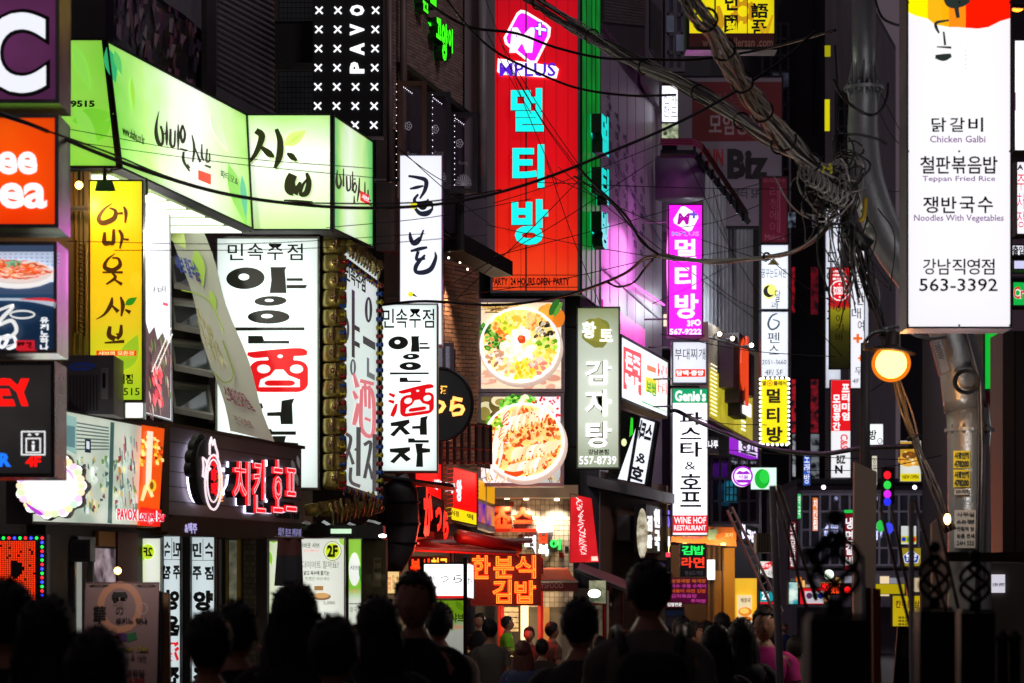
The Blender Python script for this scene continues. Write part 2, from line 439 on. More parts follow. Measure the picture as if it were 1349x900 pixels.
def window(s, b, glassm, framem=DARKMETAL, nx=1, ny=1, bar=.04, proud=.04, lit=None):
    p = s.pan; q = p.box(b); c = [p.hit(q[i], q[i + 1]) for i in (0, 2, 4, 6)]
    U, V = c[1] - c[0], c[3] - c[0]; fr = MB(); n = p.n
    f = lambda x, y: c[0] + U * x + V * y
    a, bb = bar / U.length, bar / V.length
    def bx(x0, y0, x1, y1): fr.hexa([f(x0, y0), f(x1, y0), f(x1, y1), f(x0, y1)], n, .002, proud)
    bx(0, 0, 1, bb); bx(0, 1 - bb, 1, 1); bx(0, bb, a, 1 - bb); bx(1 - a, bb, 1, 1 - bb)
    for i in range(1, nx): bx(i / nx - a / 2, bb, i / nx + a / 2, 1 - bb)
    for j in range(1, ny):
        for i in range(nx): bx(i / nx + a * .55, j / ny - bb / 2, (i + 1) / nx - a * .55, j / ny + bb / 2)
    wf = fr.obj('window', framem, s.root)
    for i in range(nx):
        for j in range(ny):
            MB().hexa([f(i / nx, j / ny), f((i + 1) / nx, j / ny), f((i + 1) / nx, (j + 1) / ny), f(i / nx, (j + 1) / ny)], n, .004 + .002 * ((i + j) % 2), .012 + .002 * ((i + j) % 2)).obj('pane', lit if lit else glassm, wf)
    return wf
# ------------------------------------------------------------------ ground
ASPH = mat('#2e2d30', .55, 0, .4, 2.0, .5, name='asphalt')
PAVE = mat('#4c4845', .7, 0, .3, 3.0, .3, name='concrete_paving')
g = MB().box((-150, -20, -.3), (150, 400, 0)).obj('ground', ASPH, kind='structure')
s0 = Vector((-4.6, 0, 0)); dr = Vector((.149, 1, 0))
def strip(name, xo0, xo1, z, m):
    a, b = Vector((xo0, -2, 0)), Vector((xo1, -2, 0))
    q = [a, b, b + dr * 140, a + dr * 140]
    return MB().add(q + [p + Vector((0, 0, z)) for p in q], [(4, 5, 6, 7), (0, 1, 5, 4), (2, 3, 7, 6), (1, 2, 6, 5), (3, 0, 4, 7)]).obj(name, m, kind='structure')
strip('pavement', -7.5, -4.4, .12, PAVE)
strip('road', -4.2, -.7, .004, mat('#232326', .5, 0, .4, 1.5, .4, name='road_asphalt'))
strip('kerb', -4.395, -4.2, .13, mat('#6a6866', .6, name='kerb_stone'))
for i in range(14):
    a = s0 + dr * (18 + i * 5) + Vector((2.2, 0, 0))
    q = [a, a + Vector((.12, 0, 0)), a + Vector((.12, 0, 0)) + dr * 2.4, a + dr * 2.4]
    MB().hexa([p + Vector((0, 0, .006)) for p in q], Vector((0, 0, 1)), 0, .003).obj('road_marking', mat('#b8b4a8', .6), kind='structure')

# ------------------------------------------------------------------ building masses
BEIGE = mat('#8a7a66', .5, .1, .2, 1.2, .1, name='beige_cladding', streak=True)
DKWALL = mat('#2b262d', .8, 0, .3, 1.0, .3, name='dark_render', streak=True)
GREYW = mat('#574f55', .7, 0, .3, 1.0, .2, name='grey_render', streak=True)
MAUVE = mat('#a898b0', .35, .1, .15, .5, .05, name='mauve_metal_panel', streak=True)
BROWN = mat('#4a3a38', .8, 0, .3, 1.0, .3, name='brown_render')
b1 = building('building', 'dark building behind the big letter C sign and the orange sign', [(-260, 17.2), (150, 22.9)], -320, DKWALL)
b2 = building('building', 'tall dark building that carries the green wraparound restaurant sign', [(151, 23.2), (412, 31)], -260, DKWALL)
b3 = building('building', 'brown brick building with open casement windows and green letters', [(413, 33.2), (506, 33), (612, 38.6)], -300, BROWN)
b4 = building('building', 'pale grey slab wall between the brown bricks and the big red sign', [(613, 38.8), (648, 41.5)], -260, GREYW)
b5 = building('building', 'building clad by the tall red and green sign box', [(640, 41.6), (764, 41.6), (789, 43.6)], -200, DKWALL)
b6 = building('building', 'mauve panelled building beyond the red and green sign', [(790, 43.8), (872, 56)], -120, MAUVE)
b7 = building('building', 'grey building behind the magenta sign with spotlit yellow wall', [(860, 62), (936, 62), (1003, 74)], -60, mat('#3a3740', .7, 0, .3, 1, .2, streak=True))
b8 = building('building', 'far dark tower behind the crescent moon sign', [(985, 100), (1086, 100)], -200, mat('#3a3540', .6, 0, .3, .6, .2), depth=(0, 20))
b9 = building('building', 'dark glass tower behind the tangled cables', [(1087, 96), (1180, 118)], -100, mat('#34323e', .4, .2, .3, .6, .1), depth=(0, 20))
b10 = building('building', 'low dark building across the end of the street', [(1050, 84), (1240, 84)], 640, mat('#8a8490', .7, 0, .3, .6, .1), depth=(0, 10))
b11 = building('building', 'dark building on the right behind the steel pole', [(1215, 60), (1420, 34)], 430, mat('#3c3640', .8, 0, .3, 1, .1), depth=(8, 3))
b12 = building('building', 'shadowed tower behind the white menu sign', [(1186, 90), (1420, 60)], -300, mat('#1e1c28', .8, 0, .3, 1, .1), depth=(8, 10))

for nm, x0_, x1_, y0_, y1_, h_, lab in (('building', 3.8, 14, -14, 14.6, 17, 'dark near building the big white menu sign projects from'), ('building', -18, -6.2, -14, 8.5, 13, 'dark near building left of the camera before the letter signs')):
    rt = empty(nm, lab, 'building', ((x0_ + x1_) / 2, (y0_ + y1_) / 2, 0)); MB().box((x0_, y0_, 0), (x1_, y1_, h_)).obj('wall', DKWALL, rt); MB().box((x0_ - .1, y0_ - .1, h_ + .002), (x1_ + .1, y1_ + .1, h_ + .3)).obj('roof', BLK, rt)
# ================================================================== LEFT: near signs
s = Sign('letter_sign', 'purple lightbox with a huge white letter C at the top left', 'sign', (-70, -22, 79, 137), 13.5, .34,
         em('#7a3a70', .5, '#6b3362', 3, .25), CHROME, .022, proud=.02)
s.T('C', (-24, 12, 66, 128), INK, .07, .002, .003, res=6)
s.T('C', (-20, 17, 61, 123), em('#f4f6ff', 1.0, fall=0), .035, .002, .010, res=6)
s = Sign('tea_sign', 'orange lightbox reading ee and ea in fat white letters', 'sign', (-70, 151, 78, 301), 13.5, .34,
         em('#ff5a08', .95, '#ff3c04', 1.2, .3), CHROME, .022, proud=.02)
WH = em('#fbfcff', 1.1, fall=0)
s.T('ee', (-3, 200, 49, 230), WH, .03, .002, .004, res=4); s.T('ea', (-1, 241, 62, 275), WH, .03, .002, .004, res=4)
s.T('T', (-40, 238, -4, 275), WH, .05, .002, .004)
s = Sign('menu_photo_box', 'lightbox with a photo of a noodle plate above blue brush lettering', 'sign', (-70, 319, 76, 466), 13.5, .32,
         em('#1d3f66', .55, '#16324f', 2, .2), CHROME, .02, proud=.02)
A = Art(s)
A.poly([(-66, 322), (73, 322), (73, 395), (-66, 395)], '#3a4a66').poly([(-66, 332), (73, 332), (73, 372), (-66, 366)], '#b9c4d8')
A.poly([(-66, 388), (73, 388), (73, 398), (-66, 398)], '#22405e')
for i in range(4):
    for j in range(16): A.poly([(-30 + j * 7, 334 + i * 5), (-26 + j * 7, 334 + i * 5), (-26 + j * 7, 336 + i * 5), (-30 + j * 7, 336 + i * 5)], '#8fa0bc')
A.ell(24, 362, 50, 19, '#f2f2f0').ell(24, 359, 46, 16, '#d9d6d2')
for i in range(170):
    t = random.uniform(0, 6.28); r = math.sqrt(random.random()); x = 24 + r * 42 * math.cos(t); y = 356 + r * 12 * math.sin(t)
    A.stroke([(x - 7, y + random.uniform(-3, 3), .6), (x, y + random.uniform(-3, 3), 1.5), (x + 7, y + random.uniform(-2, 2), .5)],
             random.choice(['#d8461c', '#e8682c', '#b52c12', '#f29a5c', '#a3401c', '#e0b080', '#c25430']), 3)
for i in range(14): A.ell(random.uniform(10, 30), random.uniform(345, 354), 3, 1.5, random.choice(['#5f9a70', '#8cc09a', '#3d7a50']), random.uniform(0, 180), 8)
A.stroke([(-66, 398, 4), (0, 396, 3), (40, 397, 4), (73, 402, 7)], '#b8c4d4').stroke([(30, 396, 1), (60, 396, 4), (74, 398, 3)], '#e0303a')
A.stroke([(-8, 414, 3), (20, 404, 4), (6, 420, 5), (0, 430, 4), (18, 424, 5), (24, 438, 5), (10, 448, 4), (0, 444, 3)], '#f4f4f2').ring(32, 416, 17, 6, 2.2, '#f4f4f2').ring(10, 451, 15, 7, 1.8, '#e6e8ee')
A.poly([(24, 450), (48, 450), (48, 463), (24, 463)], '#d4202c'); A.done(.95)
s.V('유끼노하나', (53, 418, 64, 462), WH, bold=.03); s.T('の', (-4, 440, 24, 462), WH, .03)
s.T('雪花', (26, 452, 46, 461), em('#3d1018', .3, fall=0), .03, d=.06)
s = Sign('elevator_sign', 'dark grey sign with red letters EY, a lift symbol and 4F', 'sign', (-70, 476, 73, 629), 13.4, .34,
         em('#4a4444', .35, '#3c3838', 3, .3), mat('#6a6668', .25, .9, .3, 5, .3, name='worn_steel'), .022, proud=.02)
RED = em('#ff1410', 1.3, fall=0)
s.T('EY', (-8, 499, 45, 535), RED, .05, .002, .004, shear=-.35); s.T('R', (-2, 597, 15, 615), em('#1e78ff', 1.2, fall=0), .05)
s.T('4F', (34, 601, 54, 615), RED, .04)
WL = em('#f2f4f6', 1.1, fall=0)
def ringbox(s, b, w, m):
    x0, y0, x1, y1 = b
    for q in ((x0, y0, x1, y0 + w), (x0, y1 - w, x1, y1), (x0, y0 + w, x0 + w, y1 - w), (x1 - w, y0 + w, x1, y1 - w)): s.plate(q, m, .004, .002, 'symbol')
ringbox(s, (28, 568, 60, 600), 1.6, WL); ringbox(s, (34, 577, 54, 597), 1.6, WL)
A = Art(s, .005); A.ell(44, 583, 1.8, 1.8, '#f2f4f6', n=8).poly([(42, 586), (46, 586), (45.3, 594), (42.7, 594)], '#f2f4f6')
for x in (39, 49): A.poly([(x - 3, 574), (x + 3, 574), (x, 570.5)] if x < 44 else [(x - 3, 571), (x + 3, 571), (x, 574.5)], '#f2f4f6')
A.done(1.1)
# LED matrix board lower left
s = Sign('led_board', 'red dot-matrix LED board framed by blue, green and red bulbs', 'led sign', (-60, 704, 62, 806), 15.5, .1, BLK, BLK, .02)
LR = em('#ff3a10', 1.6, fall=0); LB = {'b': em('#2a3cff', 4, fall=0), 'g': em('#20ff50', 2.5, fall=0), 'r': em('#ff2030', 3, fall=0)}
mb = MB()
for j in range(38):
    for i in range(32):
        x = -46 + i * 2.95; y = 714 + j * 2.6
        if i > 20 and math.hypot(x - 20, (y - 750)) < 11: continue
        if random.random() < .03: continue
        c = s.pan.hit(x, y, .006); r = .0042
        mb.add([c + Vector((-r, 0, -r)), c + Vector((r, 0, -r)), c + Vector((r, 0, r)), c + Vector((-r, 0, r))], [(0, 1, 2, 3)])
mb.obj('led_dots', LR, s.root, kind='stuff')
bulb = [(5 + i * 7.3, 709) for i in range(-7, 8)] + [(56, 709 + j * 5.8) for j in range(1, 16)]
for i, (x, y) in enumerate(bulb):
    mb = MB().sphere(s.pan.hit(x, y, .014), .009, 8, 6); o = mb.obj('bulb', LB['bgr'[i % 3]], s.root, True)
# ================================================================== green wraparound sign
GR = [('x', (0, '#86d63e'), (.25, '#a8e65c'), (.6, '#ecffdc'), (.85, '#c6f49a'), (1, '#7fd848'))][0]
s = Sign('wraparound_sign', 'long green lightbox sign with brush lettering wrapping round the building corner', 'sign', (-20, 50, 137, 50, 157, 222, -20, 222), 18.8, .25,
         em('#9ade58', .95, '#7ccb3a', 1.3, .15), BLK, .02)
G1 = s
s.T('역점 563-9515', (30, 131, 125, 142), INK, .045)
A = Art(s)
for a in ((95, 160, 150, 150, 26), (118, 187, 148, 158, 20), (100, 140, 130, 200, 18), (96, 60, 120, 118, 14)): A.leaf(*a[:5], random.choice(['#74cc34', '#5cc468', '#8ada52']))
A.done(.9)
s2 = Sign('', '', '', (139, 52, 325, 150, 333, 304, 159, 223), (18.8, 21.0), .09, em('#c9f7a0', 1.04, grad=('x', (0, '#7fcf50'), (.2, '#b8ec84'), (.42, '#eefce0'), (.6, '#fbfff6'), (.82, '#d6f6b0'), (1, '#a8e270')), scale=2.5, fall=.1), BLK, .02, root=s.root)
A = Art(s2)
for a in ((140, 62, 152, 110, 16, '#2ea868'), (150, 66, 160, 100, 9, '#58c060'), (172, 100, 176, 150, 6, '#9ad84a'), (300, 215, 325, 300, 18, '#8ed65a'), (318, 230, 324, 290, 8, '#52b890'), (276, 150, 300, 200, 12, '#e0f7c8')): A.leaf(*a[:5], a[5])
B = '#2a2a1c'
for st in ([(209, 146, .6), (206, 160, 2), (205, 175, 3.4), (208, 188, 3.6), (213, 190, 2.5), (214, 178, 2.6), (211, 166, 2)], [(214, 178, 1), (220, 174, 2)], [(219, 160, 1), (219, 180, 2.8), (219, 192, 1.2)],
           [(224, 170, 2), (224, 190, 2.6), (229, 192, 2), (230, 172, 1.6)], [(234, 164, 1), (234, 182, 2.4), (234, 198, 1)], [(234, 182, 1), (238, 182, 1.6)],
           [(240, 165, 2), (237, 176, 2.4), (240, 188, 2.4), (243, 178, 2.2), (240, 165, 1.4)], [(236, 196, 1.4), (246, 199, 2)], [(241, 200, 2), (241, 212, 2.6), (249, 226, 1.5)], [(246, 216, 1), (249, 222, 2)],
           [(252, 178, 1), (255, 195, 2.4), (253, 214, 1.6)], [(256, 195, 1), (263, 214, 2.4)], [(265, 190, 1), (265, 206, 2.2), (268, 212, 1.5)], [(272, 196, 1.4), (271, 212, 2), (275, 212, 1.6), (275, 202, 1.4)], [(269, 218, 1.6), (277, 221, 2)]):
    A.stroke([(x, y, w_ * 1.5) for x, y, w_ in st], B)
A.poly([(260, 224), (277, 230), (277, 244), (260, 237)], '#e84a34'); A.done(1.0)
s2.T('www.shabu.co.kr', (161, .63, 190, .71), mat('#3a5a2a', .5)); s2.T('파티오&', (290, .60, 313, .67), mat('#4a6a4a', .5))
s2.T('샤브', (262, .715, 275, .765), WH)
s3 = Sign('', '', '', (316, 150, 437, 304), 21.0, .2, em('#d4f6b8', .98, grad=('y', (0, '#c4ee9c'), (.35, '#e6fbd6'), (.7, '#f6fff0'), (1, '#b4e888')), scale=1.5, fall=.2), BLK, .015, root=s.root)
A = Art(s3); B = '#24260f'
for st in ([(337, 172, 8), (345, 180, 9), (336, 204, 6), (322, 220, 2)], [(342, 192, 3), (354, 202, 9), (361, 207, 3)], [(364, 170, 5), (369, 186, 8), (368, 206, 9), (362, 222, 4)], [(378, 202, 2), (384, 206, 8), (391, 212, 3)],
           [(386, 230, 12), (382, 240, 14), (383, 250, 15), (388, 256, 6)], [(388, 256, 9), (393, 246, 6), (396, 240, 4)], [(404, 228, 4), (407, 240, 7), (404, 254, 8), (396, 256, 5), (399, 244, 4), (405, 236, 3)], [(374, 264, 2), (392, 265, 3), (412, 266, 1.5)]):
    A.stroke([(x + 2, y + 2.5, w_) for x, y, w_ in st], '#b9cfa0')
    A.stroke(st, B)
A.leaf(374, 192, 404, 172, 16, '#cdeb7a').leaf(380, 190, 400, 174, 3, '#b4dd60'); A.done(1.0)
s4 = Sign('', '', '', (439, 151, 491, 186, 491, 327, 439, 303), (21.0, 22.9), .2, em('#c8f0a0', 1.0, grad=('x', (0, '#4fb878'), (.16, '#b5ec82'), (.35, '#f0fde6'), (.75, '#c8f49c'), (1, '#5fca6a')), scale=3, fall=.15), BLK, .015, root=s.root)
A = Art(s4); B = '#3a382c'
for st in ([(444, 224, 1), (443, 240, 2.6), (446, 248, 2.4), (449, 240, 2), (447, 230, 1.4)], [(452, 222, 1), (452, 246, 2)], [(456, 232, 1.6), (457, 250, 2), (461, 248, 1.6), (461, 232, 1.2)], [(464, 226, 1), (464, 252, 2)],
           [(465, 236, 1), (468, 236, 1.4)], [(467, 240, 1.6), (464.5, 248, 1.6), (467, 254, 1.6), (469, 246, 1.4), (467, 240, 1)], [(466, 258, 1), (466, 268, 2)], [(473, 234, 1), (472, 252, 2), (470, 266, 1)], [(473, 250, 1), (478, 266, 2)], [(480, 240, 1), (480, 258, 1.8)], [(484, 250, 1.4), (485, 264, 1.8), (488, 264, 1.4)], [(482, 268, 1), (489, 271, 1.4)]):
    A.stroke([(x, y, w_ * 1.4) for x, y, w_ in st], B)
A.done(1.0)
s4.plate((474, .53, 486, .62), em('#e8343a', 1, fall=0)); s4.T('샤브', (475.5, .55, 484.5, .60), WH, d=.011)
# soffit lit from within below the green sign
so_root = empty('light_soffit', 'row of bright ceiling light panels under the green sign', 'ceiling light', P(240, 262, 21))
zb = P(0, 223, 18.8).z - .02
def onz(x, y): r = P(x, y, 1) - CAMP; return CAMP + r * ((zb - H) / r.z)
sl = [(159, 226), (331, 305)]; il = [(95, 226), (283, 305)]
a0, a1 = P(150, 222, 18.9) - Vector((0, 0, .05)), P(331, 304, 21.05) - Vector((0, 0, .03)); dd = Vector((-1, 0, 0)) * 1.05
MB().hexa([a0, a1, a1 + dd, a0 + dd], Vector((0, 0, 1)), .012, .05).obj('soffit_tray', mat('#6a7a4a', .5), so_root)
for i in range(7):
    t0, t1 = i / 7 + .02, (i + 1) / 7 - .02; p, q = a0.lerp(a1, t0), a0.lerp(a1, t1)
    MB().hexa([p + dd * .06, q + dd * .06, q + dd * .94, p + dd * .94], Vector((0, 0, 1)), 0, .010).obj('light_panel', em('#f2ffe2', 1.6, fall=0), so_root)
# upper walls above the green sign
s = wallpan('dark_poster', 'dim purple poster of a lounge bar interior high above the green sign', 'poster', (150, -20, 284, -60, 284, 134, 150, 62), (21.5, 24.0), mat('#33293a', .35, 0, .3, 3, .1), .08, pname='board')
A = Art(s, .004)
for i in range(110):
    x = random.uniform(150, 262); y = random.uniform(-15, 60 + (x - 150) * .5)
    c = random.choice(['#3c2030', '#5a3046', '#241c2c', '#6b5060', '#5a4450', '#2e2438', '#3c2444', '#50303c', '#6a5a60'])
    A.poly([(x, y), (x + random.uniform(1, 7), y + random.uniform(0, 4)), (x + random.uniform(1, 5), y + random.uniform(8, 26)), (x - 1, y + random.uniform(8, 20))], c)
A.poly([(195, -15), (262, -20), (262, 40), (240, 20), (215, 4)], '#4a4450').poly([(262, -50), (284, -60), (284, 134), (262, 120)], '#0c0b0e').done(.16)
s.T('Lounge', (266, 64, 281, 84), mat('#b8b4b8', .5)); s.T('bar', (269, 94, 277, 108), mat('#b8b4b8', .5))
s = wallpan('corrugated_wall', 'slanting corrugated metal cladding between the poster and the black sign', 'wall cladding', (285, -60, 360, -20, 360, 150, 285, 150), (23.0, 24.2), mat('#5b535c', .45, .2, .3, 2, .2), .1)
for i in range(34):
    y = -90 + i * 8
    q = [(285, y), (360, y + 42)]; 
    pts = [s.pan.hit(285, max(-60, min(150, y)), .02), s.pan.hit(360, max(-30, min(150, y + 40)), .02)]
    if y > -66 and y + 40 < 156: MB().tube([s.pan.hit(285, y, .006), s.pan.hit(360, y + 40, .006)], .016, 6).obj('rib', mat('#8a808a', .4, .3, .3, 2, .2), s.root)
s = wallpan('tiled_wall', 'narrow grey tiled wall strip with a gold edge left of the black sign', 'wall', (361, -30, 414, 158), 25.5, mat('#2d2e30', .6, 0, .3, 3, .1))
s.plate((361, -30, 364, 158), mat('#6d5430', .3, .8, .2), .002, .03, 'gold_trim')
for i in range(8):
    for j in range(26):
        y = -24 + j * 7
        if 26 < y < 84: continue
        q = s.pan.box((368 + i * 5.6, y, 373 + i * 5.6, y + 6.3)); c = [s.pan.hit(q[k], q[k + 1]) for k in (0, 2, 4, 6)]
        if i == 0 and j == 0 or True:
            o = MB().hexa(c, s.pan.n, .001, .012).obj('tile', mat('#35373a', .4, 0, .3, 4, .1), s.root)
s = Sign('blank_sign_box', 'plain black sign arm joining the wall to the PAVO panel', 'sign bracket', (360, 28, 412, 83), 24.2, .3, BLK, BLK, .01)
s = Sign('cross_panel_sign', 'tall black panel of white crosses with PAVO written upwards', 'sign', (412, -40, 505, 180), 24.0, .18, BLK, BLK, .012)
for r in range(-1, 7):
    for c in range(4):
        x = 420.5 + c * 24.8 - r * .4; y = 14 + r * 25.2
        if c == 2 and r < 4: continue
        mb = MB()
        for a in (1, -1):
            p0, p1 = s.pan.hit(x - 4.6, y - 4.6 * a, .01), s.pan.hit(x + 4.6, y + 4.6 * a, .01); mb.tube([p0, p1], .0085, 4)
        mb.obj('cross', em('#f4f4fa', 1.2, fall=0), s.root)
for ch, (y0, y1) in zip('OVAP', ((7, 21), (32, 47), (57, 73), (82, 97))):
    s.T(ch, (461, y0, 480, y1), em('#fafaff', 1.4, fall=0), .05, .01, .004, rot=90, name='letter')
# vertical yellow sign
s = Sign('vertical_sign', 'yellow and green vertical sign with brown brush lettering and a lamp above', 'sign', (117, 237, 189, 529), 18.4, .12,
         em('#e2d820', 1.0, grad=('y', (0, '#a2cc26'), (.2, '#c8d020'), (.35, '#e6c420'), (.7, '#ffc40e'), (.9, '#f9d826'), (1, '#cfe620')), scale=2.5, fall=.15), BLK, .012, bracket=-1)
A = Art(s); B = '#452a08'
for a in ((122, 380, 126, 410, 12, '#eec81c'), (178, 358, 182, 385, 13, '#f8d020'), (160, 490, 182, 440, 24, '#9cc428'), (130, 520, 150, 480, 16, '#b4cc2c'), (120, 240, 150, 262, 18, '#a8d42c')): A.leaf(*a[:5], a[5])
for st in ([(148, 268, 1), (137, 276, 3), (130, 288, 5), (136, 294, 6), (150, 288, 6), (152, 278, 4), (144, 274, 2)], [(150, 282, 2), (162, 281, 3)], [(163, 272, 2), (166, 280, 4), (165, 294, 2)],
           [(138, 306, 3), (138, 320, 6), (146, 320, 5)], [(150, 302, 3), (149, 320, 5), (143, 320, 3)], [(157, 303, 3), (161, 312, 4), (158, 328, 2)], [(160, 315, 2), (170, 316, 3)],
           [(152, 334, 1), (142, 342, 3), (138, 352, 5), (148, 356, 5), (158, 350, 5), (156, 341, 3), (148, 340, 2)], [(135, 359, 2), (162, 359, 3)], [(148, 360, 2), (152, 366, 4), (140, 375, 2)], [(150, 368, 2), (161, 375, 4)],
           [(148, 392, 2), (146, 402, 5), (138, 414, 3), (127, 421, 1)], [(147, 402, 2), (156, 411, 5)], [(159, 391, 2), (162, 402, 5), (160, 417, 2)], [(165, 408, 2), (172, 412, 5)],
           [(145, 430, 4), (144, 442, 6), (152, 447, 6)], [(160, 428, 3), (159, 440, 5), (154, 447, 4)], [(153, 440, 2), (160, 442, 3)], [(138, 452, 2), (164, 450, 4)]):
    A.stroke([(x, y, w_ * 1.15) for x, y, w_ in st], B)
A.leaf(165, 402, 181, 392, 9, '#2f8a1c')
A.poly([(127, 462), (180, 462), (180, 469), (127, 469)], '#e24a10'); A.done(.9)
s.T('샤브의 모든것', (130, 463, 177, 468.4), em('#fff4a0', 1, fall=0), .02, d=.014)
s.T('강남역점', (134, 493, 175, 506), INK, .03); s.T('563-9515', (128, 511, 184, 521), INK, .01)
sl_ = empty('spotlight', 'small black spotlight hanging above the yellow vertical sign', 'lamp', P(137, 250, 17.9))
MB().add([P(128, 238, 18), P(148, 238, 18), P(153, 252, 17.8), P(125, 252, 17.8), P(130, 238, 18.2), P(146, 238, 18.2), P(151, 252, 18.1), P(127, 252, 18.1)],
         [(0, 1, 2, 3), (4, 5, 6, 7), (0, 1, 5, 4), (1, 2, 6, 5), (3, 0, 4, 7)]).obj('housing', BLK, sl_)
MB().add([P(127, 251.6, 17.85), P(151, 251.6, 17.85), P(150, 251.6, 18.08), P(128, 251.6, 18.08)], [(0, 1, 2, 3)]).obj('lens', em('#fff0b0', 6, fall=0), sl_)
MB().tube([P(138, 222, 18.2), P(138, 239, 18.1)], .015).obj('stem', BLK, sl_)
# orange-lit beige panel with pipes
s = wallpan('wall_panel', 'beige metal wall panel lit orange behind the stacked signs', 'wall panel', (-40, 226, 118, 545), 18.75, BEIGE, .1)
for i, x in enumerate((100, 106, 111)):
    MB().tube([s.pan.hit(x, 228, .05), s.pan.hit(x + 1, 380, .05), s.pan.hit(x - 2 + i, 470, .05)], .011 - .002 * i).obj('cable', [mat('#8a6a20'), mat('#5a4a3a'), BLK][i], s.root)
gr = MB()
for y in range(322, 440, 6): gr.tube([s.pan.hit(103, y, .07), s.pan.hit(115, y + 4, .07)], .006, 4)
gr.tube([s.pan.hit(103, 318, .07), s.pan.hit(103, 440, .07)], .012).tube([s.pan.hit(115, 322, .07), s.pan.hit(115, 444, .07)], .012)
gr.obj('cable_ladder', mat('#6a5228', .5, .6), s.root)
s = Sign('air_conditioner', 'grey upright air conditioner unit with a blue oval brand badge', 'appliance', (82, 468, 150, 546), 17.9, .45, mat('#8a838c', .5, .1, .2), mat('#8f8890', .5, .1, .2), .01, proud=.004)
A = Art(s, .006); A.ell(108, 483, 18, 5.5, '#1c2c6c', -3).done(.3); s.T('SAMSUNG', (95, 480.5, 121, 485.5), mat('#8f93a8', .5), .02, d=.01)
s.plate((134, 485, 143, 526), mat('#b2aeb4', .4), .003, .03, 'handle'); s.plate((136, 492, 140, 512), BLK, .034, .004, 'grip')
for i in range(9): s.plate((92 + i * 4.4, 494, 93 + i * 4.4, 541), mat('#3a363c', .5), .001, .006, 'rib')
lw = empty('wall_lamp', 'small warm lamp under the green sign lighting the beige panel', 'lamp', P(104, 244, 18.2)); MB().sphere(P(104, 244, 18.2), .03, 10, 8).obj('bulb', em('#ffb050', 10, fall=0), lw, True); MB().tube([P(104, 226, 18.3), P(104, 242, 18.2)], .012).obj('stem', BLK, lw)
pl_ = bpy.data.lights.new('lamp_light', 'POINT'); pl_.energy = 9; pl_.color = (1, .55, .2); pl_.shadow_soft_size = .04; o = link(bpy.data.objects.new('lamp_light', pl_)); o.parent = lw; o.location = (.02, -.06, -.08)
lw = empty('wall_lamp', 'small glaring lamp at the top corner of the yellow vertical sign', 'lamp', P(193, 262, 18.6)); MB().sphere(P(193, 262, 18.6), .026, 10, 8).obj('bulb', em('#fff0c8', 10, fall=0), lw, True); MB().tube([P(193, 236, 18.8), P(193, 258, 18.6)], .012).obj('stem', BLK, lw); lamp(lw, P(222, 318, 19.2), 60, (1, .98, .88))
# white poster with meat
s = Sign('poster_lightbox', 'white lightbox poster of red meat held in chopsticks', 'sign', (189, 236, 223, 272, 226, 556, 189, 546), (19.6, 20.3), .12, em('#f4f6ff', 1.04, fall=.12), ALU, .012)
A = Art(s)
A.poly([(191, 422), (196, 440), (203, 430), (207, 448), (214, 438), (219, 452), (224, 452), (224, 552), (191, 543)], '#4a3038')
for i in range(60):
    x, y = random.uniform(192, 222), random.uniform(440, 540)
    A.stroke([(x, y, .5), (x + 1.5, y + 8, 1.6), (x + 2, y + 16, .5)], random.choice(['#3a2028', '#70505a', '#8a6a60', '#5c7a38', '#c8b8a8', '#2a1820']), 3)
for i in range(26):
    x = random.uniform(197, 209); y = random.uniform(480, 528)
    A.stroke([(x, y, .5), (x + 2, y + 6, 3), (x + 3, y + 12, .6)], random.choice(['#e0203a', '#f05060', '#c01028', '#f88890']), 3)
A.stroke([(222, 432, 1.6), (197, 490, 1.3)], '#e8e4da').stroke([(224, 440, 1.6), (204, 486, 1.3)], '#e8e4da')
for x, y in ((197, 380), (202, 378), (207, 380), (212, 378)): A.ring(x, y + 2, 2, 3, .7, '#444', 8).stroke([(x + 3, y - 3, .8), (x + 3, y + 8, .8)], '#444', 2)
A.poly([(211, 398), (218, 400), (218, 404), (211, 402)], '#e05060'); A.done(1.1)
s = Sign('poster_lightbox', 'white lightbox foot of the chopsticks poster beside the air conditioner', 'sign', (164, 529, 190, 552), 19.4, .1, em('#f4f4ff', 1.1), ALU, .008)
# top-hung windows, open
wr = wallpan('open_windows', 'stack of open white-framed awning windows behind the slanted banner', 'window', (227, 330, 286, 330, 286, 570, 227, 558), 22.6, mat('#3c3a38', .6), .1)
for i, y in enumerate((344, 398, 452, 508)):
    a = [P(224, y, 22.3), P(276, y + 6, 22.3), P(276 + 5, y + 46, 21.9), P(229, y + 36, 21.7)]
    n = (a[1] - a[0]).cross(a[3] - a[0]).normalized(); fr = MB(); c = sum(a, Vector()) / 4
    if n.dot(CAMP - c) < 0: n = -n
    for k in range(4):
        p, q = a[k], a[(k + 1) % 4]; fr.hexa([p, q, q.lerp(c, .13), p.lerp(c, .13)], n, 0, .05)
    wf = fr.obj('window', mat('#b0aea6', .4, .3), wr.root)
    MB().hexa([p.lerp(c, .12) for p in a], n, .01, .02).obj('pane', mat('#d8e4e0', .08, .9, .1, 2, 0, name='reflecting_glass'), wf)
wr.plate((276, 332, 283, 558), mat('#8c8a84', .4, .4), .02, .05, 'window_jamb')
